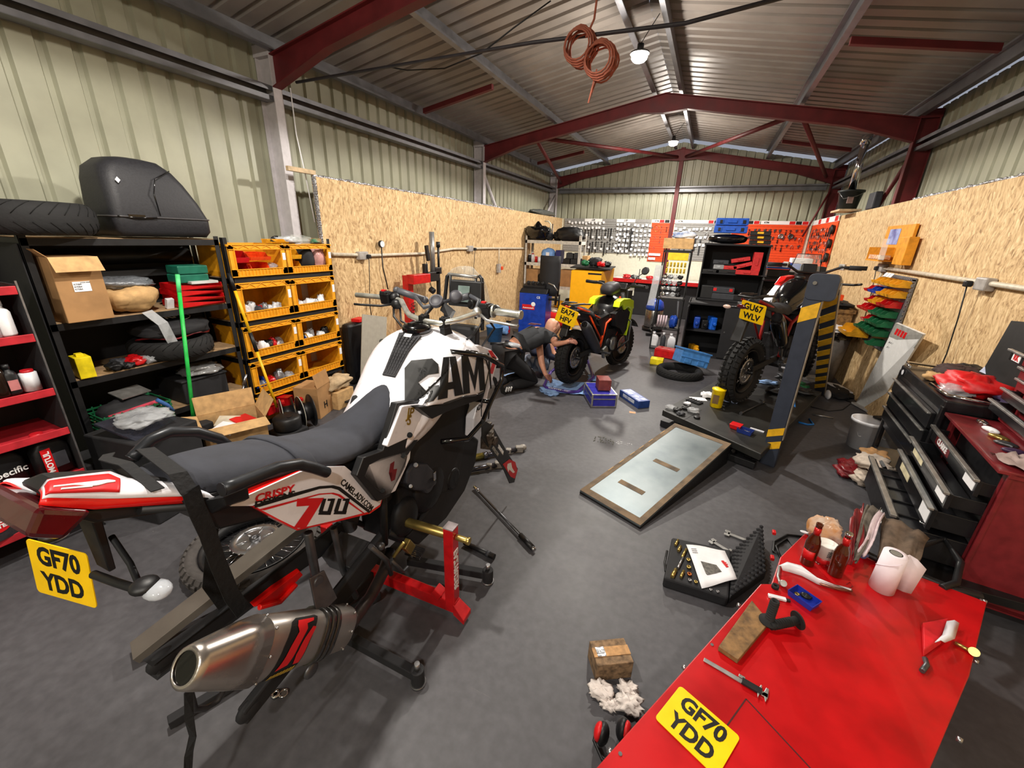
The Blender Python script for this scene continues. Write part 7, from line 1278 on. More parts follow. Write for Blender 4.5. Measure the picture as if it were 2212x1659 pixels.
solo('blue_box','dark blue box right of the pale blue container','box',mat('navy_box',(32,36,100),.5),[('box',(0,0,.15),(.12,.3,.3))],on_r(-3.2,1.331),0,bevel=.01)
for i in range(5): solo('battery_box','black battery-like box on the right of the second white shelf, '+['first from left','second from left','middle','upper right','lower right'][i],'box',BLK,[('box',(0,0,.06),(.16,.2,.12)),('box',(0,0,.125),(.1,.1,.02))],on_r(-3.0+.17*(i % 3)+.04*(i//3),1.331+.125*(i//3)),6*i,'black boxes on the white shelving',.006)
solo('cardboard_box','small brown box at the right end of the second white shelf','box',CARD2,[('box',(0,0,.1),(.12,.25,.2))],(-2.58+.0,9.62,1.331),bevel=.003)
for i,(x,z,sz,lb) in enumerate(((-3.85,.82,(.3,.3,.35),'brown box at the left of the third white shelf'),(-2.95,.82,(.4,.35,.38),'brown box with arrows at the right of the third white shelf'))): solo('cardboard_box',lb,'box',CARD,[('box',(0,0,sz[2]/2),sz)],(x,9.62,z+.001),bevel=.003)
for i,(x,m_,c_) in enumerate(((-3.5,STL,'silver'),(-3.35,DGREY,'dark grey'),(-3.22,STL,'steel'),(-3.6,BLK,'black'))): bag('machine_part',c_+' machine part on the third white shelf, '+['centre left','centre','right of centre','left'][i],'part',on_r(x,.821),(.1,.1,.12),m_,150+i,.6,'parts on the third white shelf')
for i,(x,m_,c_,h_) in enumerate(((-3.1,YEL,'yellow bag',.13),(-2.85,BLK,'black tub',.2),(-3.7,BLK,'black box',.15))): bag('low_shelf_item',c_+' on the lowest white shelf','item',on_r(x,.301),(.14,.12,h_/1.6),m_,156+i,.3,'items on the lowest white shelf')
bag('red_cover','bright red padded cover on the floor under the white shelving','cover',(-2.9,8.75,0),(.42,.22,.16),REDINK,160,.25)
# blue wheel balancer / generator with black top
bl = thing('blue_machine','blue workshop machine cabinet with a black tray top and a red logo','machine',(-3.12,7.95,0),6)
part(bl,'cabinet',mat('machine_blue',(18,60,165),.35,coat=.3),[('box',(0,0,.42),(.56,.5,.84))],.015); part(bl,'tray_top',BLK,[('hexa',[(-.29,-.26,.84),(.29,-.26,.84),(.29,.26,.84),(-.29,.26,.84)],[(-.25,-.2,.93),(.3,-.2,.93),(.3,.25,.93),(-.25,.25,.93)])],.01)
part(bl,'tool_tray',BLK,[('box',(.0,-.05,.97),(.45,.3,.08),(12,0,0))]+[('box',(-.15+.1*i,-.08,1.03),(.05,.05,.06),(0,20*i,10)) for i in range(4)],.01); part(bl,'red_logo',REDINK,[('box',(-.08,-.252,.56),(.26,.004,.1))]); text(bl,'Automotech',.045,WINK,(-.08,-.256,.545),(1,0,0),(0,0,1),.001); text(bl,'CE',.06,WINK,(.12,-.252,.76),(1,0,0),(0,0,1),.001)
part(bl,'logo_mark',PAPER,[('lathe',[(.03,0),(.045,0),(.045,.003),(.03,.003)],(.02,-.252,.62),20,(0,-1,0))]); part(bl,'side_arm',BLK,[('cyl',(.28,-.05,.72),(.5,-.05,.72),.025),('lathe',[(.02,0),(.12,.01),(.12,.02),(.02,.04)],(.42,-.05,.72),20,(1,0,0)),('box',(.5,-.05,.6),(.03,.04,.45))],.004)
part(bl,'caliper_arm',ALU,[('tube',[(.3,-.2,1.05),(.42,-.25,1.02),(.5,-.25,.92)],.012)])
solo('wheel_hood','tall black curved plastic wheel guard standing beside the blue machine','guard',MBLK,[('loft',[[(-.2+.02*i/6,.03+.0*i,.0+.13*i),(-.19,-.03,.13*i),(0,-.07-.01*(i % 2),.13*i),(.18+.015*sin(i*.5),-.04,.13*i),(.2+.015*sin(i*.5),.03,.13*i)] for i in range(7)],False,True,False)],(-2.87,8.0,.78),0,solid=.02)
bk_ = solo('spray_bottle','dark spray bottle with a red body on the floor by the blue machine','bottle',RED,[('lathe',[(.05,0),(.055,.02),(.055,.12),(.03,.17)],(0,0,0),18)],(-3.551,7.531,0)); part(bk_,'spray_head',BLK,[('cyl',(0,0,.16),(0,0,.24),.025),('box',(.02,0,.25),(.1,.03,.03))],.004)
solo('blue_bucket','light blue bucket on the floor behind the front of the white motorcycle','bucket',mat('bucket_blue',(60,120,185),.45),[('lathe',[(.13,0),(.16,.28),(.165,.28),(.165,.3),(.15,.3),(.125,.02),(.001,.02)],(0,0,0),28)],(-3.468,6.784,0)); bag('blue_rag','light blue crumpled rag hanging out beside the blue bucket','rag',(-3.627,7.381,0),(.16,.1,.12),LBLUE,165,.5)
for i in range(5): bag('floor_clutter',['black','silver','brown','dark grey','white'][i]+' part on the floor right of the blue machine','part',(-2.75+.13*i,7.55+.1*(i % 2),0),(.1,.09,.09+.02*(i % 3)),[BLK,PKM[6],CARD,DGREY,PAPER][i],170+i,.6,'parts on the floor by the blue machine')
solo('red_air_hose','thin red air hose lying on the floor behind the kneeling man','hose',REDINK,[('tube',[(-.3,0,.008),(-.1,.05,.008),(.2,-.06,.008)],.007)],(-2.45,5.75,0))
solo('steel_bin','ribbed galvanised bin behind the yellow motorcycle plate','bin',mat('galv_bin',(150,155,158),.35,.7),[('lathe',[(.16,0),(.19,.45),(.2,.45),(.2,.47),(.15,.46),(.001,.44)],(0,0,0),36)],(-1.75,6.75,0))
# yellow machine cabinet
ym = thing('yellow_cabinet','bright yellow machine cabinet with a slanted side and a cluttered top','machine',(-2.08,8.15,0),0); part(ym,'cabinet',mat('machine_yellow',(242,172,12),.4,var=.03),[('hexa',[(-.33,-.2,0),(.27,-.2,0),(.34,.42,0),(-.3,.42,0)],[(-.33,-.2,1.31),(.27,-.2,1.31),(.38,.42,1.36),(-.3,.42,1.36)])],.01); part(ym,'door_handle',WHT,[('box',(.325,.1,.9),(.02,.09,.03))]); part(ym,'slot',INK,[('box',(.14,-.203,1.27),(.26,.004,.03))]); part(ym,'top_sheet',BLK,[('box',(.02,.1,1.375),(.78,.5,.02),(4,0,0))])
for i,(x,y,m_,c_,r_) in enumerate(((.05,.1,MBLK,'black helmet-like bag',.12),(-.1,-.05,GRN,'green cloth',.08),(.2,-.02,REDINK,'red cloth',.07),(.28,.2,BLK,'black glove',.07))): bag('cabinet_top_item',c_+' on top of the yellow cabinet','item',(-2.08+x,8.15+y,1.395),(r_,r_,r_*.7),m_,180+i,.4,'items on the yellow cabinet')
# black wire display rack with gloves,card box on top
wr = rack('display_rack','tall narrow black display rack hung with yellow cards and silver parts',-.23,.23,-.17,.17,1.78,[1.76,.95,.42,.02],RB,RB,RB,beam=.02,wd=.022); xf(wr,(-.52,8.0,0),0)
solo('cardboard_box','shallow brown box on top of the display rack','box',CARD2,[('box',(0,0,.085),(.48,.32,.17))],(-.53,8.0,1.781),bevel=.003); bag('rag_heap','blue and white rags heaped in the box on the display rack','rags',(-.48,8.0,1.94),(.18,.1,.06),mat('rag_mix',(215,218,222),.8,col2=(40,90,160),scale=7),190,.5)
solo('yellow_card','yellow backing card of blister packs at the top of the display rack','card',mat('card_yellow',(235,205,40),.5,col2=(215,180,20)),[('box',(0,0,0),(.33,.01,.13))],(-.5,7.84,1.66))
for r in range(2):
    for i in range(6): solo('hook_pack','small yellow and black key pack hanging on the display rack','pack',mat('pack_yellow',(225,190,30),.4,col2=(40,38,30),scale=40),[('box',(0,0,-.04),(.035,.012,.08)),('cyl',(0,0,0),(0,.05,0),.003)],(-.65+.057*i,7.82,1.56-.1*r),0,'yellow packs on the display rack')
for i in range(16):
    m_ = [CHR,PKM[6],CLEAR,BLK][i % 4]; bag('silver_part',['chrome','silver bagged','clear bagged','black'][i % 4]+' part hanging in the middle of the display rack','part',(-.66+.085*(i % 4),7.84,1.28-.1*(i//4)),(.04,.03,.035),m_,200+i,.6,'parts in the display rack',n=8)
for i in range(4): bar_thing('grip_tube','pale pink tube standing on the third level of the display rack','tube',(-.67+.045*i,7.9,.421),(-.67+.045*i,7.9,.63),[('tube',mat('pale_pink',(215,195,205),.4),0,1,.018,.016)],'pale tubes on the display rack')
bag('blue_bag','blue plastic bag beside the pale tubes on the display rack','bag',(-.41,7.9,.421),(.07,.06,.11),BLUE,220,.4)
for i in range(3): bottle('fluid_can',['white jerry can with label at the lower left of the display rack','grey bottle in the middle of the lowest display rack level','white pointed bottle at the lower right of the display rack'][i],(-.68+.15*i,7.88,.021),.07 if i != 1 else .045,.3,[WHT,DGREY,WHT][i],WHT,'jug' if i != 1 else 'round',-90,'cans on the display rack',PAPER if i == 0 else None)
ribbon(None,'hanging_sleeves',[(-.78,7.78,1.5),(-.8,7.78,1.2),(-.83,7.78,.8)],.12,CLEAR,(1,0,0)); tag(bpy.data.objects['hanging_sleeves'],'clear plastic sleeves hanging at the left side of the display rack','packaging')
# black tool cupboard,two stages
cu = thing('tool_cupboard','tall open black steel cupboard holding red tool cases','cupboard',(.38,8.3,.94),0)
def carcass(t,w_,d_,h_,sh,m=MBLK): 
    part(t,'carcass',m,[('box',(-w_/2+.01,0,h_/2),(.02,d_,h_)),('box',(w_/2-.01,0,h_/2),(.02,d_,h_)),('box',(0,d_/2-.005,h_/2),(w_,.01,h_)),('box',(0,0,.015),(w_,d_,.03)),('box',(0,0,h_-.015),(w_+.03,d_+.03,.03))],.003)
    for z in sh: part(t,'shelf',m,[('box',(0,0,z),(w_-.04,d_-.02,.02))])
carcass(cu,.98,.45,.95,[.46]); lc = thing('tool_cupboard','wide black lower cupboard with one door open under the tall one','cupboard',(.39,8.05,0),0); carcass(lc,1.16,.7,.93,[.45])
part(lc,'door',MBLK,[('box',(.28,-.36,.46),(.58,.02,.86))],.004); part(lc,'door',MBLK,[('box',(-.58,-.5,.46),(.02,.3,.86))],.004); part(lc,'lock',STL,[('cyl',(.04,-.375,.48),(.04,-.365,.48),.012)])
RTC = mat('case_red',(195,40,42),.5)
for i,(x,z,w_,h_,ry_,c_,m_) in enumerate(((.06,.0,.28,.05,0,'black flat tool case',BLK),(.4,.0,.5,.06,0,'long black tool case',BLK),(.18,.065,.16,.07,0,'small clear box',CLEAR),(.36,.065,.2,.06,0,'flat red case',RTC),(.55,.11,.28,.06,-18,'tilted red case, lower',RTC),(.5,.2,.28,.06,-12,'tilted red case, upper',RTC),(.74,.06,.13,.3,0,'upright red case',RTC),(.2,.15,.24,.06,0,'dark case stacked at left',DGREY),(.62,-.0,.34,.07,0,'red case jutting from the shelf edge',RTC))):
    solo('tool_case',c_+' on the upper shelf of the tall black cupboard','case',m_,[('box',(0,0,h_/2),(w_,.22,h_)),('box',(0,-.115,h_/2),(w_*.3,.012,h_*.4))],(x-.02,8.22 if i != 8 else 8.12,1.411+z),0,'cases in the tall cupboard',.004,rot=(0,ry_,0))
for i,(x,w_,h_,c_) in enumerate(((.1,.2,.22,'black upright case'),(.35,.35,.1,'grey case with red catches'),(.36,.36,.1,'second grey case below'),(.68,.3,.1,'black tool tray'))): 
    o = solo('tool_case',c_+' on the lower shelf of the tall black cupboard','case',DGREY if 'grey' in c_ else BLK,[('box',(0,0,h_/2),(w_,.24,h_))],(x-.05,8.2,.971+(.105 if i == 1 else 0)),0,'cases in the tall cupboard',.01)
    if i == 1: part(o,'catch',REDINK,[('box',(-.13,-.122,.06),(.05,.01,.05))]); part(o,'catch',REDINK,[('box',(.12,-.122,.06),(.05,.01,.05))])
for i,(x,m_,c_,h_) in enumerate(((-.02,BLUE,'dark blue grinder box',.2),(.1,BLK,'black power tool',.16),(.22,mat('tool_blue',(30,100,215),.4),'bright blue power tool',.22),(.0,YEL,'yellow bag',.12))): solo('power_tool',c_+' in the lower black cupboard','power tool',m_,[('box',(0,0,h_/2),(.1,.2,h_)),('cyl',(0,-.08,h_*.5),(0,-.16,h_*.5),.03)],(x+.0,7.95,.461 if i < 3 else .031),10*i,'power tools in the lower cupboard',.015)
for i in range(2): 
    o = solo('drill_case',['bright blue drill case on top of the tall cupboard, lower of two','bright blue drill case on top of the tall cupboard, upper of two'][i],'case',mat('makita_blue',(25,85,190),.45),[('box',(0,0,.06),(.5-.02*i,.3,.11)),('box',(0,-.155,.06),(.14,.03,.04)),('box',(-.16,-.155,.06),(.06,.015,.07)),('box',(.16,-.155,.06),(.06,.015,.07))],(.23,8.25,2.055+.12*i),3*i,'blue drill cases',.02); part(o,'latch',BLK,[('box',(-.17,-.165,.06),(.04,.012,.05))]); part(o,'latch',BLK,[('box',(.17,-.165,.06),(.04,.012,.05))])
bag('soft_case','padded black soft case under the blue drill cases','case',(.22,8.25,1.891),(.31,.2,.075),BGLOSS,230,.08)
for i in range(3): 
    o = solo('organiser_case','flat black organiser case with yellow latch on the tall cupboard, '+['bottom','middle','top'][i]+' of three','case',BLK,[('box',(0,0,.035),(.3,.25,.065)),('box',(0,0,.06),(.31,.26,.012))],(.70-.008*i,8.22,1.891+.07*i),-2*i,'organiser cases',.006); part(o,'latch',HAZ,[('box',(0,-.132,.04),(.09,.01,.03))])
# right of the cupboard: bench with cases,wall-mounted stack
bs = solo('side_bench','wooden bench along the right wall beyond the lift','workbench',WOOD,[('box',(0,0,1.02),(.44,1.3,.05)),('box',(.0,-.6,.5),(.4,.06,1.0)),('box',(0,.6,.5),(.4,.06,1.0)),('box',(0,0,.45),(.4,1.25,.04))],(1.8,8.0,0),bevel=.004)
for i,(x,y,z,w_,h_,m_,c_) in enumerate(((1.2,8.9,1.5,.5,.1,mat('tool_blue',(30,100,215),.4),'blue edged organiser case'),(1.22,8.9,1.36,.5,.12,BLK,'black organiser case with yellow latch'),(1.62,8.8,1.45,.36,.12,MBLK,'black laptop-like case'),(1.45,8.9,1.61,.3,.08,PAPER,'white carton'),(.98,9.0,1.5,.2,.08,ORG,'orange and white box'))):
    solo('stacked_case',c_+' stacked behind the motorcycle on the lift','case',m_,[('box',(0,0,h_/2),(w_,.3,h_)),('box',(0,-.155,h_/2),(w_*.2,.012,h_*.4))],(x,y,z),0,'cases behind the lift motorcycle',.008)
solo('case_stand','black shelf stand carrying the stacked cases behind the lift motorcycle','stand',MBLK,[('box',(0,0,1.34),(1.0,.45,.03)),('box',(-.45,0,.67),(.04,.4,1.33)),('box',(.45,0,.67),(.04,.4,1.33)),('box',(0,0,.9),(.9,.4,.03)),('box',(0,.2,.67),(.9,.01,1.3))],(1.35,8.95,0),bevel=.003)
for i,(m_,c_) in enumerate(((DGREY,'grey'),(BLK,'black'),(DSTL,'steel'),(BLK,'round black'))): bag('bench_machine',c_+' machine part on the dark shelf stand','part',(1.0+.2*i,8.85,.92),(.1,.1,.12),m_,240+i,.5,'parts on the dark shelf stand')
solo('red_tool_pouch','red and black pouch on the side bench','pouch',REDINK,[('blob',(0,0,.03),(.13,.2,.04),.3,3)],(1.72,7.75,1.046)); bag('bench_bag','black folded bag on the side bench','bag',(1.85,7.65,1.046),(.16,.3,.05),MBLK,245,.4)
# stove pipe bucket above the right wall
sp = thing('flue_pipe','shiny steel flue pipe rising from a black bucket above the right lining','pipe',(1.98,9.3,2.5)); part(sp,'pipe',CHR,[('cyl',(0,0,.3),(0,0,1.05),.055,.055,24),('cyl',(0,0,.98),(0,0,1.12),.075)]); 
bu = thing('black_bucket','black plastic bucket standing on a board at the top of the right lining','bucket',(1.98,9.3,2.5)); part(bu,'bucket_body',mat('bucket_black',(45,50,50),.5),[('lathe',[(.13,0),(.17,.27),(.19,.27),(.19,.3),(.16,.3),(.12,.02),(.001,.02)],(0,0,0),28)]); part(bu,'handle',STL,[('tube',[(-.18,-.05,.27),(-.12,-.16,.16),(.05,-.19,.2),(.18,-.05,.27)],.004)]); part(bu,'sticker',mat('pink_sticker',(170,140,135),.6),[('box',(-.02,-.155,.14),(.08,.02,.1))])
solo('wall_top_board','pale board bracket under the black bucket','board',MATS['pale_timber'],[('box',(0,0,0),(.3,.6,.03))],(1.97,9.3,2.48)); solo('second_bucket','dark container behind the top of the right lining','container',DGREY,[('box',(0,0,.12),(.1,.3,.24))],(2.1,8.4,2.445),bevel=.02)
bag('foil_roll','grey insulation roll on top of the left lining in the back corner','roll',(-4.2,10.9,2.44),(.16,.8,.07),mat('roll_grey',(105,108,105),.3,.3,bump=.6),250,.25)
# ================================================================= RIGHT WALL
CON = mat('conduit_cream',(205,195,175),.4)
def conduit(name,label,pts,r_=.021): return tag(part(None,name,CON,[('tube',pts,r_,10)]),label,'conduit')
conduit('cable_conduit','cream plastic conduit running along the left chipboard wall',[(-4.05,3.62,1.63),(-4.05,4.3,1.60),(-4.05,5.4,1.60),(-4.05,6.3,1.66),(-4.05,7.5,1.66),(-4.05,9.6,1.64)])
conduit('cable_conduit','cream plastic conduit running along the right chipboard wall',[(2.02,6.85,1.66),(2.02,4.6,1.655),(2.02,2.2,1.65)]); conduit('cable_conduit','short cream conduit dropping from the junction on the right wall',[(2.02,6.88,1.62),(2.02,6.95,1.3),(2.02,7.0,1.1)],.014)
def socket(lab,x,y,z,sx,cab): 
    t = thing('wall_socket',lab,'socket',(x,y,z)); part(t,'box',mat('socket_grey',(165,160,155),.4),[('box',(0,0,0),(.07,.16,.1))],.012); part(t,'plug',BLK,[('box',(sx*.05,cab,-.01),(.05,.05,.05))],.01); part(t,'flex',BLK,[('tube',[(sx*.05,cab,-.03),(sx*.02,cab+.01,-.3),(sx*.015,cab-.02,-.6),(sx*.015,cab,-.95)],.005)]); return t
socket('grey double socket on the left wall, nearest the crate shelving',-4.04,4.15,1.60,1,.06); socket('grey socket on the left wall with a slanting flex',-4.04,6.85,1.66,1,.1); socket('grey socket with black plug on the right wall',2.015,4.6,1.645,-1,.12); socket('small socket at the far end of the right conduit',2.015,6.9,1.66,-1,.02)
g_ = thing('pressure_gauge','round pressure gauge above the left conduit','gauge',(-4.04,4.5,1.74)); part(g_,'dial',WHT,[('cyl',(0,0,0),(.035,0,0),.04)]); part(g_,'bezel',BLK,[('lathe',[(.038,0),(.046,0),(.046,.03),(.038,.034),(.038,0)],(0,0,0),24,(1,0,0))]); part(g_,'hose',BLK,[('tube',[(.01,0,-.03),(.01,0,-.3),(.02,.06,-.6)],.008)])
iso = thing('isolator_switch','grey isolator switch with an orange knob on the left wall','switch',(-4.04,8.05,1.25)); part(iso,'box',MATS['socket_grey'],[('box',(0,0,0),(.06,.1,.18))],.006); part(iso,'knob',ORG,[('box',(.035,.08,0),(.04,.06,.07))],.006); part(iso,'conduit',CON,[('tube',[(0,0,.09),(0,0,.4)],.01)])
# orange wall cabinet
wc = thing('wall_cabinet','orange wall-mounted parts rack with an open front and blue picture','cabinet',(2.04,6.6,1.74)); OR = mat('cabinet_orange',(222,150,35),.45)
part(wc,'back_board',OR,[('box',(-.02,.1,.21),(.03,.85,.42))],.003); part(wc,'side_box',OR,[('box',(-.06,-.35,.13),(.09,.28,.30))],.005); part(wc,'picture',mat('picture_blue',(150,165,215),.4,col2=(70,80,150),scale=12),[('box',(-.037,.22,.29),(.003,.34,.18))]); part(wc,'divider_rack',OR,[('box',(-.1,.28,.01),(.13,.5,.02))]+[('box',(-.1,.06+.055*i,.09),(.13,.008,.15)) for i in range(9)]); part(wc,'plastic_front',GLASS,[('box',(-.19,-.12,.14),(.004,.2,.24))]); part(wc,'tickets',mat('tickets',(200,120,60),.5,col2=(230,225,200),scale=25),[('box',(-.12,.2,.05),(.1,.42,.05))])
# louvre panel with picking bins
lv = thing('louvre_panel','steel louvre panel on the right wall carrying rows of coloured bins','panel',(2.035,6.35,.75)); part(lv,'panel_sheet',GALV,[('box',(0,0,.42),(.01,.95,.86))]); part(lv,'lugs',GALV,[('box',(-.012,-.46+.045*i,.83),(.02,.03,.02)) for i in range(20)]+[('box',(-.012,-.46,.02+.05*i),(.02,.03,.03)) for i in range(17)])
bcols = [('yellow','yellow','yellow','yellow','yellow'),('yellow','yellow','yellow','blue','blue','red'),('red','red','yellow','yellow','red'),('green','green','green','red','red','red'),('green','green','green','red'),('green','green','green','green','green'),('green',)]
rnk = ['top','second','third','fourth','fifth','sixth','seventh']; onk = ['nearest','second','third','fourth','fifth','farthest']
for r,row in enumerate(bcols):
    for i,c_ in enumerate(row): pbin(c_,'%s picking bin on the louvre panel, %s row, %s along from the near end' % (c_,rnk[r],onk[i]),(1.955,5.98+.15*i+.03*r,1.49-.115*r),.13,.14,.07,180)
pbin('yellow','large orange-yellow open bin below the louvre panel',(1.9,6.8,.80),.42,.22,.12,180)
for i in range(3): solo('white_card','white card on top of the louvre bins','card',PAPER,[('box',(0,0,0),(.003,.07,.05),(0,30,0))],(1.93,6.25+.09*i,1.60),0,'white cards on the louvre bins')
# whiteboard,bin,buckets
wbd = thing('whiteboard','white board with handwriting leaning against the right wall','whiteboard',(0,0,0)); wbd.location = (1.98,5.9,0)
q0,q1b,q2b,q3b = [V(p)-V((1.98,5.9,0)) for p in ((2.016,6.269,0.01),(2.117,5.975,0.01),(1.93,5.006,1.151),(1.93,5.669,1.148))]
nb = (q1b-q0).cross(q3b-q0).normalized()*.01
part(wbd,'board',mat('board_white',(222,222,220),.25,var=.02),[('hexa',[p-nb for p in (q0,q1b,q2b,q3b)],[p+nb for p in (q0,q1b,q2b,q3b)])]); LQ = lambda u,v,o=1.15: (q0.lerp(q1b,u)).lerp(q3b.lerp(q2b,u),v)+(nb*o if nb.x < 0 else -nb*o)
part(wbd,'header',mat('board_grey',(150,148,142),.5),[('hexa',[LQ(.0,.86),LQ(1,.86),LQ(1,1),LQ(0,1)],[LQ(.0,.86,1.5),LQ(1,.86,1.5),LQ(1,1,1.5),LQ(0,1,1.5)])]); part(wbd,'red_title',REDINK,[('hexa',[LQ(a,.90,1.5),LQ(a+.08,.90,1.5),LQ(a+.08,.96,1.5),LQ(a,.96,1.5)],[LQ(a,.90,1.9),LQ(a+.08,.90,1.9),LQ(a+.08,.96,1.9),LQ(a,.96,1.9)]) for a in (.15,.26,.37,.48)])
part(wbd,'handwriting',DGREY,[('tube',[LQ(u0+.035*i,v0+.016*(i % 2),1.3) for i in range(n)],.0035,4) for u0,v0,n in ((.1,.80,9),(.5,.79,6),(.12,.75,10),(.3,.62,12),(.35,.57,9),(.3,.5,6))]); part(wbd,'foot_ledge',MATS['socket_grey'],[('hexa',[p for p in (q0,q1b,q1b+V((-.06,-.02,0)),q0+V((-.06,-.02,0)))],[p+V((0,0,.02)) for p in (q0,q1b,q1b+V((-.06,-.02,0)),q0+V((-.06,-.02,0)))])])
wbn = thing('waste_bin','grey waste bin with a black liner beyond the striped brace','bin',(1.78,7.15,0)); part(wbn,'bin_body',mat('bin_grey',(98,92,88),.5),[('lathe',[(.15,0),(.22,.74),(.001,.74)],(0,0,0),28)]); part(wbn,'liner',BGLOSS,[('lathe',[(.225,.68),(.235,.76),(.2,.78),(.001,.72)],(0,0,0),28)]); bag('waste_paper','crumpled white paper in the waste bin','paper',(1.78,7.15,.74),(.15,.15,.05),PAPER,260,.6)
solo('angle_grinder_box','black round machine with an orange box behind the waste bin','machine',BLK,[('ell',(0,0,.12),(.14,.14,.13),10)],(1.82,7.55,.9)); solo('orange_box','small orange box above the waste bin','box',ORG,[('box',(0,0,.04),(.14,.1,.08))],(1.78,7.5,1.16),bevel=.004)
def bucket(lab,loc,r_,h_,m=WHT): 
    t = thing('bucket',lab,'bucket',loc); part(t,'bucket_body',m,[('lathe',[(r_*.85,0),(r_,h_*.9),(r_*1.04,h_*.9),(r_*1.04,h_),(r_*.95,h_),(r_*.8,.02),(.001,.02)],(0,0,0),28)]); part(t,'handle',STL,[('tube',[(-r_,0,h_*.9),(-r_*.6,-r_*.8,h_*.5),(r_*.6,-r_*.8,h_*.5),(r_,0,h_*.9)],.003)]); return t
bucket('large white bucket on the floor in front of the black tool cart',(1.7,4.83,0),.14,.3); bucket('smaller white bucket beside the large white bucket',(1.93,4.95,0),.12,.22)
bag('dark_glove','dark glove on the rim of the white buckets','glove',(1.82,4.86,.3),(.08,.05,.02),MBLK,262,.5)
solo('white_mask','white plastic guard on the floor beyond the striped brace','guard',WHT,[('ell',(0,0,.05),(.03,.1,.06),8)],(1.72,6.35,0)); solo('fairing_panel','white plastic panel lying on black cloth by the right wall','panel',WHT,[('box',(0,0,.06),(.2,.35,.015),(0,8,0))],(1.93,6.75,.0),15,bevel=.004); bag('black_cloth','black cloth heap on the floor by the right wall','cloth',(1.88,6.6,0),(.16,.25,.04),MBLK,264,.5)
bar_thing('metal_strip','pale metal strip lying on the floor right of the lift','strip',(1.418,5.557,0.01),(1.621,5.549,0.01),[('strip',STL,0,1,.008,.008)]); solo('floor_cable','thin black cable curving on the floor right of the lift','cable',BLK,[('tube',[(1.448,5.858,0.006),(1.626,5.793,0.006),(1.797,5.936,0.006),(1.974,6.292,0.006),(1.881,6.423,0.006),(1.746,6.385,0.006)],.005)]); solo('blue_strap_end','bright blue strap end on the floor right of the lift','strap',mat('clamp_blue',(40,130,220),.4),[('tube',[(1.223,5.201,0.01),(1.308,5.178,0.01),(1.365,5.21,0.01),(1.354,5.373,0.01)],.01)])
# black tool cart
CART = mat('cart_black',(20,20,23),.35,coat=.25)
ct = thing('tool_cart','black roller tool cart with steel drawer handles and a cluttered top tray','tool cart',(1.57,3.50,0),-5)
part(ct,'cart_body',CART,[('box',(.24,.5,.66),(.46,.98,.56)),('box',(.24,.5,.16),(.46,.98,.03)),('box',(.24,.5,.91),(.47,1.0,.08))]+[('box',(x,y,.48),(.04,.04,.86)) for x in (.02,.46) for y in (.02,.98)],.01)
for i in range(3):
    d = part(ct,'drawer',CART,[('box',(-.005,.5,.78-.13*i),(.03,.9,.115))],.004); part(d,'handle',ALU,[('box',(-.03,.5,.83-.13*i),(.02,.9,.012))],.003)
part(ct,'tray_rail',CHR,[('tube',[(.46,.02,.95),(.1,.0,.98),(.02,.03,.98),(0,.3,.98)],.011),('tube',[(0,.8,.98),(.02,.97,.98),(.46,.98,.97)],.011)]); part(ct,'logo',WHT,[('cyl',(-.002,.9,.905),(-.004,.9,.905),.022)])
for x in (.04,.44):
    for y in (.04,.96): part(ct,'caster',BLK,[('cyl',(x-.015,y,.045),(x+.015,y,.045),.045)])
def onC(x,y,z): h = R(-5); return (1.57+x*cos(h)-y*sin(h),3.5+x*sin(h)+y*cos(h),z)
for i,(x,y,r_,m_,c_) in enumerate(((.2,.3,.15,REDINK,'bright red cloth'),(.1,.2,.08,CLEAR,'clear bag'),(.25,.65,.13,mat('brown_cloth',(60,40,36),.8),'dark brown glove'),(.1,.55,.07,CARD2,'brown parcel'),(.3,.45,.1,PAPER,'white paper pad'),(.35,.85,.1,BLK,'black pouch'),(.36,.1,.1,mat('purple_cloth',(60,45,80),.8),'dark purple cloth'))): bag('cart_item',c_+' on the black tool cart','item',onC(x,y,.951),(r_,r_*1.2,r_*.45),m_,270+i,.5,'items on the black tool cart')
solo('white_booklet','open printed booklet standing on the tool cart','booklet',mat('booklet',(210,215,225),.5,col2=(60,80,140),scale=10),[('box',(0,0,.08),(.01,.2,.16),(0,30,0))],onC(.36,.5,.96),20); solo('red_carton','slim red carton standing at the near end of the tool cart','carton',REDINK,[('box',(0,0,.08),(.05,.12,.17),(0,12,0))],onC(.4,.12,.96),0,bevel=.003); text(bpy.data.objects['red_carton'],'K',.05,WINK,(-.03,0,.08),(0,-1,0),(0,0,1),.002)
for i,(x,y,r_,m_,c_) in enumerate(((-.05,.45,.1,mat('rag_cream',(205,190,175),.9,var=.2),'cream rag'),(-.15,.55,.08,DRED,'dark red rag'),(0,.65,.08,CARD,'brown box'),(-.1,.35,.09,mat('rag_cream',(205,190,175),.9),'striped towel'),(-.2,.42,.08,DRED,'dark red bristle brush'),(.1,.5,.09,PAPER,'white paper heap'))): bag('rag',c_+' in the heap at the foot of the tool cart','rag',onC(x,y+.15,.01+.1*(i % 2 == 0)*(x > -.12)),(r_*1.2,r_*1.4,r_*.5),m_,280+i,.5,'rags at the foot of the tool cart')
solo('black_flat_bar','flat black bar sticking up from the rag heap','bar',BLK,[('box',(0,0,.2),(.02,.06,.4),(25,-35,0))],onC(-.05,.2,.02)); 
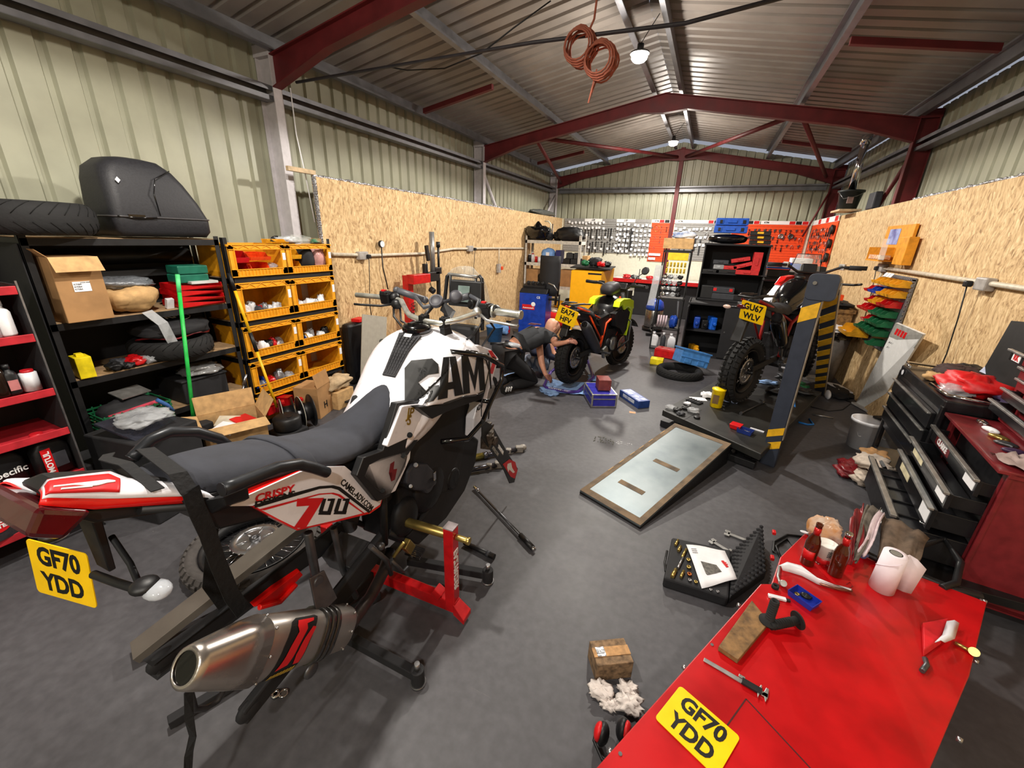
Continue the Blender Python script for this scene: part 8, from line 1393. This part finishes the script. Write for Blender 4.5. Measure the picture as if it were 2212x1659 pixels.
# maroon roll cabinet with top chest
mc = thing('tool_cabinet','maroon roller tool cabinet with three drawers pulled open','tool cabinet',(1.50,2.60,0),-8); W2,D2,Hc = .86,.60,.86
part(mc,'cabinet_body',MAROON,[('box',(D2/2,.01,Hc/2+.05),(D2,.02,Hc-.1)),('box',(D2/2,W2,Hc/2+.05),(D2,.02,Hc-.1)),('box',(D2-.01,W2/2,Hc/2+.05),(.02,W2,Hc-.1)),('box',(D2/2,W2/2,Hc-.0),(D2,W2+.02,.03)),('box',(D2/2,W2/2,.12),(D2,W2,.03)),('box',(.01,.02,Hc/2+.05),(.02,.05,Hc-.1)),('box',(.01,W2-.02,Hc/2+.05),(.02,.05,Hc-.1))],.004); part(mc,'interior',BLK,[('box',(D2/2+.02,W2/2,Hc/2+.05),(D2-.08,W2-.05,Hc-.15))])
for i,(z,o_,h_) in enumerate(((.74,.06,.09),(.63,.14,.09),(.50,.17,.13))):
    d = part(mc,'drawer',CART,[('box',(-o_,W2/2,z),(.02,W2-.06,h_)),('box',(-o_/2,.05,z-.0),(o_,.01,h_*.8)),('box',(-o_/2,W2-.05,z),(o_,.01,h_*.8)),('box',(-o_/2,W2/2,z-h_*.4),(o_,W2-.1,.006))],.002,label='pulled out black fronted drawer'); part(d,'handle',ALU,[('box',(-o_-.02,W2/2,z+h_/2),(.025,W2-.05,.016))],.003)
    part(d,'label_card',PAPER,[('box',(-o_-.012,.12,z),(.003,.14,h_*.55))])
    if i == 0: text(d,'CLARKE',.05,WINK,(-o_-.0125,.6,z-.005),(0,-1,0),(0,0,1),.002); part(d,'name_plate',DRED,[('box',(-o_-.0105,.6,z),(.002,.26,.06))])
    else: part(d,'label_strip',mat('cream_label',(215,205,170),.6),[('box',(-o_-.0105,.62,z),(.002,.22,.045))])
bd = part(mc,'drawer',CART,[('box',(-.30,W2/2,.36),(.02,W2-.06,.2)),('box',(-.14,.05,.33),(.33,.012,.16)),('box',(-.14,W2-.05,.33),(.33,.012,.16)),('box',(-.14,W2/2,.40),(.31,W2-.1,.008))]+[('box',(-.14,W2*.2*i,.41),(.29,.006,.012)) for i in (1,2,3,4)],.003,label='deep bottom drawer pulled far out'); part(bd,'handle',ALU,[('box',(-.32,W2/2,.465),(.03,W2-.04,.018))],.003)
text(bd,'TOOLS',.08,WINK,(-.312,.16,.33),(0,-1,0),(0,0,1),.002); part(bd,'ring_spanners',CHR,[('lathe',[(.012,0),(.02,0),(.02,.006),(.012,.006),(.012,0)],(-.18+.05*i,.07,.45),14) for i in range(4)])
part(mc,'ledge',MAROON,[('box',(.1,W2/2,Hc+.012),(.28,W2+.02,.02))],.004); part(mc,'side_patch',mat('rust_patch',(135,110,105),.7),[('box',(.42,-.003,.66),(.1,.004,.08))])
for x in (.05,.5):
    for y in (.05,W2-.05): part(mc,'caster',BLK,[('cyl',(x-.02,y,.05),(x+.02,y,.05),.05)])
tcst = thing('tool_chest','maroon top tool chest standing on the roller cabinet with drawers ajar','tool chest',(1.74,2.62,.885),-8)
part(tcst,'chest_body',MAROON,[('box',(.17,.0,.24),(.34,.02,.48)),('box',(.17,.84,.24),(.34,.02,.48)),('box',(.33,.42,.24),(.02,.84,.48)),('box',(.17,.42,.48),(.34,.86,.02)),('box',(.17,.42,.24),(.3,.8,.44)),('hexa',[(.0,.83,0),(.0,.86,0),(.34,.86,0),(.34,.83,0)],[(-.03,.83,.52),(-.03,.86,.52),(.34,.86,.52),(.34,.83,.52)])],.003)
for i,(z,o_) in enumerate(((.42,.10),(.32,.03),(.25,.02),(.18,.06),(.10,.09),(.04,.03))):
    d = part(tcst,'drawer',CART if o_ > .05 else MAROON,[('box',(-o_,.42,z),(.02,.78,.06)),('box',(-o_/2,.04,z),(o_,.01,.05)),('box',(-o_/2,.8,z),(o_,.01,.05))],.002); part(d,'handle',ALU,[('box',(-o_-.018,.42,z+.03),(.02,.8,.012))],.002)
    if i == 0: part(d,'label_strip',DRED,[('box',(-o_-.0105,.5,z),(.002,.26,.045))]); text(d,'LUDI',.045,WINK,(-o_-.012,.45,z),(0,-1,0),(0,0,1),.002); part(d,'rk_label',PAPER,[('box',(-o_-.011,.72,z),(.002,.1,.045))]); text(d,'RK',.05,REDINK,(-o_-.0125,.72,z),(0,-1,0),(0,0,1),.002)
    if i == 1: text(d,'CLARKE',.04,WINK,(-o_-.012,.6,z),(0,-1,0),(0,0,1),.001)
def onM(x,y,z): h = R(-8); return (1.50+x*cos(h)-y*sin(h),2.60+x*sin(h)+y*cos(h),z)
for i,(y,m_,c_) in enumerate(((.75,CHR,'chrome socket'),(.62,PAPER,'white label roll'),(.5,BRASS,'brass fitting'),(.4,DSTL,'steel bit'),(.3,mat('purple_case',(60,40,70),.4),'purple and yellow pair of goggles'))): solo('small_tool',c_+' on the ledge of the maroon cabinet','tool',m_,[('ell',(0,0,.015),(.025,.05,.015),6),('cyl',(-.02,-.03,.012),(.02,.03,.012),.01)],onM(.1,y,.876),20*i,'small things on the cabinet ledge')
solo('greasy_rag_sheet','pale greasy paper sheet on the ledge of the maroon cabinet','paper',mat('greasy_paper',(170,150,145),.6,bump=.5),[('sheet',(0,0,.02),(.16,0,0),(0,.2,0),8,8,lambda u,v: .04*noise.noise(V((u*5,v*5,3))))],onM(.08,.1,.885),20)
solo('leaning_board','black rectangular board leaning on the right wall behind the maroon cabinet','board',INK,[('box',(0,0,.22),(.015,.42,.44))],(1.96,3.85,1.02),0,rot=(-6,8,0)); 
stk = solo('sticker_sign','round white sign with cut-off black letters behind the tool chest','sign',WINK,[('cyl',(0,0,0),(.006,0,0),.16,.16,28)],(1.93,3.52,1.42)); text(stk,'MAX',.12,INK,(-.003,0,-.03),(0,-1,0),(0,0,1),.004); stk2 = solo('yellow_sticker','round yellow patch above the white sign behind the tool chest','sign',HAZ,[('cyl',(0,0,0),(.006,0,0),.08,.08,28)],(1.93,3.45,1.6))
# ================================================================= RED LIFT TABLE AND ITS CONTENTS
TOPM = mat('table_red',(178,6,13),.36,var=.16,scale=5,coat=.15,bump=.05); TZ = .4
rt_ = thing('lift_table','low red motorcycle lift table with scratched paint in the right foreground','table',(0,0,0))
tp = [(-0.026,0.859),(0.47,1.84),(0.515,1.862),(0.579,2.085),(0.727,2.357),(1.394,2.19),(1.138,1.699),(0.871,1.257)]
e0,e1 = V(tp[0]),V(tp[-1]); dl = (V(tp[0])-V(tp[1])).normalized()*.7; tpp = tp+[(e1.x+dl.x,e1.y+dl.y),(e0.x+dl.x,e0.y+dl.y)]
part(rt_,'table_top',TOPM,[('prism',tpp,.37,.4)],.004); part(rt_,'table_rim',RED,[('prism',[(p[0]*.985+.015*.5,p[1]*.985+.015*1.2) for p in tpp],.30,.372)],.003)
ss = [(0.294,1.08),(0.372,1.232),(0.535,1.094)]; h0,h1 = V(ss[1]),V(ss[2]); g0 = V(ss[0])
def groove(a,b,w_=.0022): d = (b-a).normalized(); n_ = V((-d.y,d.x))*w_; return ('prism',[tuple(a-n_),tuple(b-n_),tuple(b+n_),tuple(a+n_)],.4001,.4006)
part(rt_,'hatch_seam',mat('seam_dark',(60,5,8),.7),[groove(h0,h1+(h1-h0)*1.5),groove(g0,h0)])
part(rt_,'side_bolts',STL,[('cyl',(*p,.385),(p[0]-.012,p[1]+.006,.385),.009) for p in [(-0.016,0.876),(0.178,1.264),(0.38,1.672),(1.405,2.206),(1.208,1.798),(1.008,1.409)]]+[('cyl',(*p,.4),(*p,.4025),.006) for p in [(0.008,0.877),(0.264,1.401),(1.376,2.193)]])
part(rt_,'scissor_frame',BLK,[('box',(.55,1.35,.17),(.35,1.3,.26),(0,0,-25)),('box',(.55,1.35,.02),(.5,1.5,.03),(0,0,-25))],.01)
part(rt_,'wheel_clamp_rail',BLK,[('tube',[(0.731,2.361,0.42),(0.848,2.339,0.42),(0.941,2.309,0.42),(1.023,2.261,0.42)],.016),('tube',[(1.267,2.52,0.4),(1.421,2.658,0.4),(1.412,2.464,0.4),(1.319,2.27,0.4),(1.244,2.202,0.4)],.016),('tube',[(1.045,2.302,0.38),(1.201,2.28,0.38),(1.305,2.239,0.38),(1.404,2.244,0.38)],.02),('box',V((1.505,2.671,0.2)),(.5,.3,.05))],.003)
def tP(n): pass
# number plate on table
npt = numplate(None,'GF70','YDD',(0.219,1.058,0.403),V((0.343,1.072,0.4))-V((0.161,1.157,0.4)),V((0.161,1.157,0.4))-V((0.092,1.008,0.4)),.205,.165,.066,'number_plate',.9); tag(npt,'yellow number plate lying flat on the red lift table','number plate')
# calliper
def ln(name,label,cat,a,b,ops): # local x along a->b
    a,b = V(a),V(b); o = thing(name,label,cat,a,0); d = b-a; o.rotation_euler = (0,0,atan2(d.y,d.x)); L_ = d.length
    for nm,m,op in ops(L_): part(o,nm,m,op,.0008)
    return o
ln('vernier_calliper','steel vernier calliper with a black slider on the red lift table','calliper',(0.235,1.317,0.403),(0.44,1.271,0.403),lambda L: [('beam',ALU,[('box',(L/2,0,.002),(L,.016,.004)),('prism',[(L-.02,-.008),(L,-.008),(L,.03),(L-.008,.03),(L-.012,.01)],0,.004),('prism',[(L-.01,-.008),(L,-.008),(L-.004,-.028)],0,.004)]),('slider',BLK,[('box',(L*.76,0,.006),(L*.3,.024,.008))]),('jaw',ALU,[('prism',[(L*.86,.008),(L*.9,.008),(L*.9,.026),(L*.88,.026)],.002,.007),('prism',[(L*.85,-.008),(L*.89,-.008),(L*.87,-.03)],.002,.007),('box',(L*.6,.015,.005),(.02,.01,.006))])])
wq = [(0.283,1.383,0.402),(0.349,1.357,0.402),(0.476,1.597,0.402),(0.418,1.687,0.402)]
solo('wood_offcut','dark-stained oak offcut plank on the red lift table under the grips','wood',mat('oak',(128,96,58),.65,var=.28,scale=30,bump=.3),[('hexa',wq,[V(p)+V((0,0,.022)) for p in wq])],bevel=.002)
gr = solo('handlebar_grip','black rubber handlebar grip standing upright on the oak offcut','grip',RUB,[('lathe',[(.036,0),(.036,.004),(.017,.008),(.0165,.11),(.014,.112),(.011,.112),(.011,.05),(.001,.05)],(0,0,0),20)]+[('lathe',[(.0165,.0),(.018,.002),(.0165,.004)],(0,0,.02+.011*i),20) for i in range(8)],V((0.472,1.598,0.424))); 
a_,b_ = V((0.477,1.581,0.42)),V((0.577,1.646,0.434)); d_ = (b_-a_); gr2 = thing('handlebar_grip','black rubber handlebar grip lying on its side on the red table','grip',a_); part(gr2,'grip_body',RUB,[('cyl',V(),d_,.0165,.018),('cyl',d_,d_*1.05,.036,.036,20)]+[('cyl',d_*(.1+.08*i),d_*(.13+.08*i),.0185) for i in range(9)])
tr1 = tray('blue_tray','royal blue magnetic-style tray with a washer on the red lift table',(0.633,1.817,0.401),.105,.075,.028,-38,mat('tray_blue',(25,45,150),.35)); solo('washer','small steel washer in the blue tray','washer',BRASS,[('lathe',[(.005,0),(.011,0),(.011,.002),(.005,.002),(.005,0)],(0,0,0),16)],(0.612,1.84,0.407)); bag('black_bungs','small black rubber pieces in the blue tray','part',(0.644,1.837,0.406),(.02,.015,.008),BLK,300,.5)
ln('folding_knife','white handled folding blade beside the blue tray','knife',(0.485,1.769,0.402),(0.577,1.78,0.402),lambda L: [('handle',WHT,[('box',(L*.45,0,.006),(L*.75,.018,.01))]),('blade_holder',BLK,[('box',(L*.85,-.001,.006),(L*.3,.013,.009))])])
solo('rubber_ring','small black rubber ring on the red table corner','ring',RUB,[('lathe',[(.009,0),(.015,0),(.015,.016),(.009,.016),(.009,0)],(0,0,0),18)],(0.527,1.841,0.401)); solo('small_disc','tiny dark disc beside the folding blade','disc',DSTL,[('cyl',(0,0,0),(0,0,.003),.009)],(0.51,1.731,0.401))
AMBG = mat('amber_glass',(70,24,8),.06,coat=.8,var=.05); CAPR = mat('foil_red',(190,30,30),.3,.3)
def beer(lab,loc,capm,lb): 
    t = thing('beer_bottle',lab,'bottle',loc); part(t,'glass',AMBG,[('lathe',[(.028,0),(.0315,.006),(.0315,.125),(.026,.15),(.0145,.178),(.0135,.225),(.0145,.228),(.0145,.236),(.011,.238),(.001,.236)],(0,0,0),28)]); part(t,'neck_foil',CAPR,[('lathe',[(.0152,.176),(.0142,.215),(.001,.215)],(0,0,0),24)])
    if lb: part(t,'label',REDINK,[('loft',[[(.0322*cos(R(a)),.0322*sin(R(a)),z) for a in range(190,300,10)] for z in (.04,.09)],False,True,False)],solid=.0005)
    if capm: part(t,'cap',capm,[('cyl',(0,0,.228),(0,0,.242),.0165,.015)])
    return t
beer('open brown beer bottle with a red label left of the white tub',(0.692,2.095,0.401),None,True); beer('brown beer bottle with a silver cap right of the white tub',(0.8,2.07,0.401),CHR,False)
tub = thing('paper_tub','white and red paper coffee cup between the beer bottles','cup',(0.767,2.147,0.401)); part(tub,'cup_body',mat('cup_white',(235,232,225),.5,var=.02),[('lathe',[(.034,0),(.043,.105),(.045,.108),(.041,.108),(.036,.09),(.001,.09)],(0,0,0),28)]); part(tub,'red_band',REDINK,[('lathe',[(.0345,.0),(.0375,.035),(.0345,.035)],(0,0,0),28)])
for i in range(4): text(tub,'PAPER CUP',.007,INK,(.012,-.0435+.0012*i,.088-.010*i),(1,.28,0),(0,0,1),0)
bag('snack_bag','clear crinkled bag with an orange and yellow wrapper behind the white cup','bag',(0.806,2.331,0.401),(.075,.05,.065),mat('snack_wrap',(225,215,205),.15,alpha=.7,col2=(225,150,60),scale=9,bump=.8),310,.45); solo('plastic_spoon','white spoon sticking out of the snack bag','spoon',WHT,[('ell',(0,0,0),(.02,.012,.004),6),('cyl',(.01,0,0),(.14,.03,.02),.003)],(0.717,2.337,0.42))
solo('keys','small bunch of silver keys and coins at the foot of the white cup','keys',CHR,[('lathe',[(.008,0),(.011,0),(.011,.002),(.008,.002),(.008,0)],(.02*i,.01*(i % 2),.002*i),14) for i in range(4)]+[('box',(.03,-.015,.004),(.03,.008,.002),(0,0,30))],(0.746,2.122,0.402)); bag('blue_rag','small blue-grey crumpled rag on the red lift table','rag',(0.953,2.277,0.401),(.028,.022,.014),mat('rag_blue',(90,105,150),.9),311,.5)
ho = thing('hand_guard','curved white and grey motorcycle hand guard lying on the red table','hand guard',(0,0,0)); 
hg = [(0.551,1.97,0.43),(0.592,2.017,0.43),(0.65,2.02,0.43),(0.705,1.965,0.43),(0.765,1.953,0.43),(0.829,1.947,0.43)]; hl = [(0.574,1.98,0.403),(0.605,1.982,0.403),(0.654,1.981,0.403),(0.711,1.955,0.403),(0.772,1.956,0.403),(0.842,1.973,0.403)]
part(ho,'guard_blade',WHT,[('loft',[[V(a),V(a).lerp(V(b),.5)+V((0,0,.012)),V(b)] for a,b in zip(hg,hl)],False,True,False)],solid=.003); part(ho,'guard_bar',mat('bar_bronze',(150,105,90),.3,.8),[('tube',[(0.67,2.001,0.41),(0.726,1.955,0.41),(0.788,1.956,0.41),(0.844,1.972,0.41)],.006)]); part(ho,'mount_arm',ALU,[('tube',[(0.563,1.999,0.41),(0.545,1.916,0.41),(0.55,1.866,0.41)],.006),('cyl',(0.557,1.882,0.404),(0.559,1.86,0.425),.014)])
pr_ = thing('paper_roll','standing roll of white paper towel with its end unrolled on the red table','paper roll',(0.979,2.067,0.401)); part(pr_,'roll',mat('roll_white',(238,226,234),.85,var=.03),[('lathe',[(.024,.2),(.044,.2),(.047,.0),(.001,0)],(0,0,0),32),('tube',[(.047*cos(a),.047*sin(a),.02+.16*a/5) for a in [.2*k for k in range(26)]],.0015,4)]); part(pr_,'core',mat('core_grey',(120,118,110),.9),[('lathe',[(.024,.201),(.021,.201),(.02,.15),(.001,.15)],(0,0,0),24)])
lp_ = V((0.979,2.067,0.401)); fl = [(V((1.069,2.134,0.404))-lp_),(V((1.092,2.083,0.404))-lp_)]
part(pr_,'loose_end',MATS['roll_white'],[('loft',[[V((.04,.012,0)),V((.06,.03,0)),V((.085,.02,0)),fl[1]],[V((.04,.012,.195)),V((.062,.035,.19)),V((.09,.03,.18)),fl[1]+V((.018,.012,.14))]],False,True,False)],solid=.001)
rl = thing('red_white_plastic','red and white plastic guard with bent levers lying on the red table','plastic part',(0,0,0))
part(rl,'red_panel',mat('panel_red',(215,35,45),.4),[('hexa',[(1.061,1.886,0.404),(1.171,1.965,0.404),(1.096,1.811,0.404),(1.006,1.708,0.404)],[V(p)+V((0,0,.02)) for p in [(1.061,1.886,0.404),(1.171,1.965,0.404),(1.096,1.827,0.404),(1.009,1.726,0.404)]])],.003); part(rl,'white_panel',WHT,[('loft',[[V(a),V(a).lerp(V(b),.5)+V((0,0,.012)),V(b)] for a,b in zip([(1.143,1.917,0.44),(1.095,1.824,0.44),(1.052,1.768,0.44)],[(1.194,1.943,0.43),(1.139,1.837,0.43),(1.094,1.797,0.43)])],False,True,False)],solid=.003)
part(rl,'lever',DSTL,[('tube',[(1.007,1.699,0.41),(1.002,1.668,0.41),(0.974,1.628,0.41)],.009)]); part(rl,'lever_rod',BRASS,[('tube',[(1.147,1.84,0.41),(1.173,1.827,0.41),(1.199,1.815,0.41)],.007),('cyl',(1.203,1.832,0.402),(1.181,1.797,0.43),.016)])
solo('wire_clip','tiny dark wire clip on the red table','clip',DRED,[('tube',[(0.835,2.017,0.403),(0.854,2.039,0.403),(0.86,2.017,0.403),(0.841,1.996,0.403),(0.853,1.99,0.403)],.0015)])
# cloths over the far rail
for i,(pts,m_,lb) in enumerate(((((1836,1120),(1862,1090),(1870,1165),(1840,1200)),DRED,'dark red rag hanging over the far rail of the lift table'),(((1868,1092),(1906,1100),(1860,1195),(1840,1185)),mat('cloth_grey',(100,92,82),.95,var=.25,bump=.4),'grey towel hanging over the far rail of the lift table'),(((1895,1105),(1912,1112),(1880,1182),(1862,1172)),mat('cloth_pink',(205,185,188),.9,bump=.3),'pale pink cloth hanging over the far rail of the lift table'),(((1908,1112),(2012,1160),(1990,1205),(1905,1185)),mat('cloth_brown',(96,80,66),.95,var=.25,bump=.5),'large brown shop towel draped over the far rail of the lift table'))):
    zs = ((.52,.52,.42,.42)); P4 = [V(p) for p in [[(0.928,2.458,0.5),(1.029,2.647,0.5),(0.953,2.288,0.5),(0.854,2.113,0.5)],[(1.041,2.644,0.5),(1.122,2.648,0.5),(0.9,2.154,0.5),(0.868,2.172,0.5)],[(1.08,2.588,0.51),(1.11,2.572,0.51),(0.949,2.211,0.51),(0.921,2.233,0.51)],[(1.108,2.586,0.5),(1.272,2.47,0.5),(1.157,2.25,0.5),(1.005,2.242,0.5)]][i]]
    for p in P4[2:]: p.z -= .06
    o = solo('rag',lb,'rag',m_,[('loft',[[P4[0].lerp(P4[1],u).lerp(P4[3].lerp(P4[2],u),v)+V((.01*sin(9*u+i),.01*sin(7*v),.012*sin(14*u+3*v+i))) for u in [k/8 for k in range(9)]] for v in [k/8 for k in range(9)]],False,True,False)],solid=.006)
# black instrument case open on the floor
cq = [(0.078,2.072,0),(0.419,2.072,0),(0.475,2.53,0),(0.082,2.522,0)]; 
sc_ = thing('open_tool_case','open black foam-lined tool case with gold bearing pullers on the floor','tool case',(0,0,0)); cqt = [(0.07,2.045,0.07),(0.407,2.057,0.07),(0.433,2.477,0.07),(0.084,2.431,0.07)]
part(sc_,'case_base',MBLK,[('hexa',[(*p[:2],0) for p in cqt],cqt)],.012); 
lb_,lt_ = [(0.412,2.066,0.07),(0.438,2.47,0.07)],[(0.623,2.267,0.16),(0.644,2.736,0.16)]
lid = [V(lb_[0]),V((0.616,2.378,0.06)),V((0.618,2.761,0.14)),V(lb_[1])]
part(sc_,'case_lid',MBLK,[('hexa',[p-V((0,0,.06)) for p in lid],lid)],.01); mb = MB()
for i in range(9):
    for j in range(11):
        u,v = (i+.5)/9,(j+.5)/11; p = lid[0].lerp(lid[1],u).lerp(lid[3].lerp(lid[2],u),v); mb.ell(p+V((0,0,.001)),(.0125,.0125,.008),4)
mb.build('egg_foam',FOAM,sc_)
part(sc_,'latch',REDINK,[('box',V((0.657,2.503,0.08)),(.02,.035,.02)),('box',V((0.682,2.719,0.12)),(.02,.035,.02))],.003); part(sc_,'handle',BLK,[('tube',[(0.076,2.109,0.06),(0.064,2.184,0.06),(0.067,2.294,0.06)],.007)])
for i,(u,v,c_,l_,r_,m_) in enumerate(((1462,1168,0,.06,.008,BRASS),(1466,1180,0,.05,.009,BRASS),(1478,1190,0,.09,.008,BRASS),(1472,1215,0,.11,.007,STL),(1458,1235,0,.07,.011,BRASS),(1474,1240,0,.06,.008,BRASS),(1488,1232,1,.0,.013,BRASS),(1490,1248,1,.0,.013,mat('copper',(190,110,60),.3,.9)),(1504,1262,1,.0,.01,BRASS),(1486,1205,1,.0,.012,BRASS),(1496,1275,1,0,.01,STL),(1540,1276,1,0,.008,STL),(1552,1281,1,0,.008,STL))):
    p = [(0.115,2.379,0.078),(0.135,2.329,0.078),(0.164,2.299,0.078),(0.149,2.206,0.078),(0.12,2.099,0.078),(0.164,2.114,0.078),(0.196,2.19,0.074),(0.202,2.133,0.074),(0.238,2.087,0.074),(0.191,2.253,0.074),(0.206,2.086,0.074),(0.315,2.065,0.074),(0.35,2.068,0.074)][i]
    solo('puller_piece',('gold cylinder piece' if not c_ else 'round socket piece')+' in the open black tool case, '+['top','second from top','upper middle','long central','lower left','lower middle','upper right ring','copper ring','lower ring','high ring','small steel ring low','front steel ring left','front steel ring right'][i],'tool',m_,[('cyl',(0,-l_/2,.0),(0,l_/2,.0),r_)] if not c_ else [('lathe',[(r_*.5,0),(r_,0),(r_,.008),(r_*.5,.008),(r_*.5,0)],(0,0,0),18)],p,-12,'puller set pieces')
mq = [(0.17,2.382,0.082),(0.394,2.441,0.082),(0.45,2.208,0.082),(0.269,2.051,0.082)]
ms = solo('instruction_sheet','white instruction sheet with a red logo lying on the open tool case','paper',PAPER,[('loft',[[V(mq[0]).lerp(V(mq[1]),u).lerp(V(mq[3]).lerp(V(mq[2]),u),v)+V((0,0,.006*sin(5*u+4*v))) for u in [k/6 for k in range(7)]] for v in [k/6 for k in range(7)]],False,True,False)],solid=.0006)
mid_ = lambda u,v: V(mq[0]).lerp(V(mq[1]),u).lerp(V(mq[3]).lerp(V(mq[2]),u),v)+V((0,0,.006*sin(5*u+4*v)+.001))
part(ms,'photo_print',mat('print_grey',(110,108,100),.6,col2=(50,50,48),scale=60),[('loft',[[mid_(.22,.42),mid_(.62,.5)],[mid_(.25,.75),mid_(.68,.72)]],False,False,False)]); text(ms,'abba',.03,REDINK,mid_(.85,.5)+V((0,0,.002)),mid_(.95,.8)-mid_(.82,.3),(1,.3,0),.002)
for i in range(3): text(ms,'xxxxxxxx',.008,INK,mid_(.15,.12+.05*i)+V((0,0,.001)),mid_(.3,.1)-mid_(0,.1),(0,1,0))
for i,(a,b) in enumerate((((0.338,2.589,0.01),(0.434,2.533,0.01)),((0.431,2.728,0.01),(0.559,2.702,0.01)))): ln('open_spanner',['open-ended thin spanner on the floor above the black tool case, left','open-ended thin spanner with two jaws on the floor above the black tool case, right'][i],'spanner',a,b,lambda L: [('shaft',ALU,[('prism',[(0,-.012),(L,-.012),(L,.012),(0,.012)],0,.004),('prism',[(L*.9,-.03),(L*1.15,-.035),(L*1.05,-.012),(L,0),(L*1.05,.012),(L*1.15,.035),(L*.9,.03)],0,.004),('prism',[(L*.1,-.03),(-L*.15,-.03),(-.02,-.01),(0,0),(-.02,.01),(-L*.15,.03),(L*.1,.03)],0,.004)])])
solo('coiled_cable','black cable looped on the floor between the tool case and the lift table','cable',BLK,[('tube',[(0.917,2.935,0.01),(0.804,2.903,0.01),(0.713,2.78,0.01),(0.696,2.675,0.01),(0.742,2.63,0.01),(0.834,2.746,0.01),(0.796,2.848,0.01),(0.718,2.734,0.01),(0.736,2.583,0.01)],.008)])
wd = thing('wood_block','small stack of reclaimed timber blocks with a silver patch on the floor','wood',V((-0.106,1.44,0)),32)
part(wd,'timber',mat('old_timber',(132,106,78),.8,var=.3,scale=40,bump=.5),[('box',(0,0,.05),(.17,.12,.1))],.003); part(wd,'pale_strip',mat('pale_wood',(190,145,95),.7,var=.2,scale=30),[('box',(0,.0,.101),(.172,.045,.004))]); part(wd,'silver_patch',PKM[6],[('box',(-.05,0,.1045),(.04,.045,.002))])
for i,(p,r_) in enumerate((((-0.112,1.299,0),.05),((-0.068,1.268,0),.035),((-0.007,1.362,0),.04),((0.011,1.297,0),.055))): bag('crumpled_tissue','crumpled white tissue on the floor below the timber blocks, '+['leftmost','lower middle','upper right','lower right'][i],'tissue',p,(r_,r_*.75,r_*.5),mat('tissue',(225,215,208),.9,var=.1),320+i,.75,'crumpled tissues',4)
ed = thing('ear_defenders','black and red ear defenders lying on the floor beside the lift table','ear defenders',(0,0,0)); 
for i,(p,q) in enumerate((((-0.066,1.119,0.055),-1),((0.002,1.173,0.05),1))):
    c_ = V(p); part(ed,'ear_cup',BLK,[('ell',c_,(.026,.04,.045),10)]); part(ed,'red_shell',REDINK,[('ell',c_+V((q*.014,-.004,.008)),(.02,.034,.038),8)])
part(ed,'headband',BLK,[('tube',[(-0.093,1.155,0.02),(-0.093,1.101,0.02),(-0.05,1.055,0.02),(0.004,1.049,0.02)],.006)])
# hanging pink rope and cables
rpn = thing('rope_coil','two coils of pinkish rope hanging from the roof brace','rope',V((-1.029,3.479,3.3))); RP = mat('rope_pink',(165,95,75),.85); rp_ = []
for k in range(9):
    for cx_,cz in ((-.1,-.1),(.06,-.2)): rp_.append(('tube',[(cx_+(.09+.01*(k % 3))*cos(a)+.01*k*.3,.012*(k-4),cz+(.09+.012*(k % 4))*sin(a)) for a in [2*pi*j/16 for j in range(16)]],.007,5,False,True))
part(rpn,'coil',RP,rp_); part(rpn,'tail',RP,[('tube',[(0,0,.45),(.01,0,.2),(.0,0,.05),(-.05,0,-.05)],.008),('tube',[(.05,0,-.25),(0,.02,-.45),(.04,.03,-.32)],.006)])
trim(mat('tie_rod',(52,50,56),.5),[('tube',[V((-4.136,3.55,3.301)),V((-1.528,3.55,3.302)),V((-0.419,3.55,3.267)),V((0.155,3.55,3.319))],.014)],'dark steel tie rod across the front bay',0)
solo('roof_cable','black cable drooping from the tie rod to the roof','cable',BLK,[('tube',[(-3.115,3.7,3.372),(-2.847,3.7,3.31),(-2.438,3.7,3.28),(-2.061,3.7,3.347),(-1.762,3.7,3.482),(-1.451,3.7,3.607)],.006)]); solo('pull_rope','thin knotted rope hanging down the left column','rope',PAPER,[('tube',[(-4.2,3.522,3.251),(-4.2,3.522,2.837),(-4.2,3.573,2.447),(-4.2,3.62,1.973)],.006)])
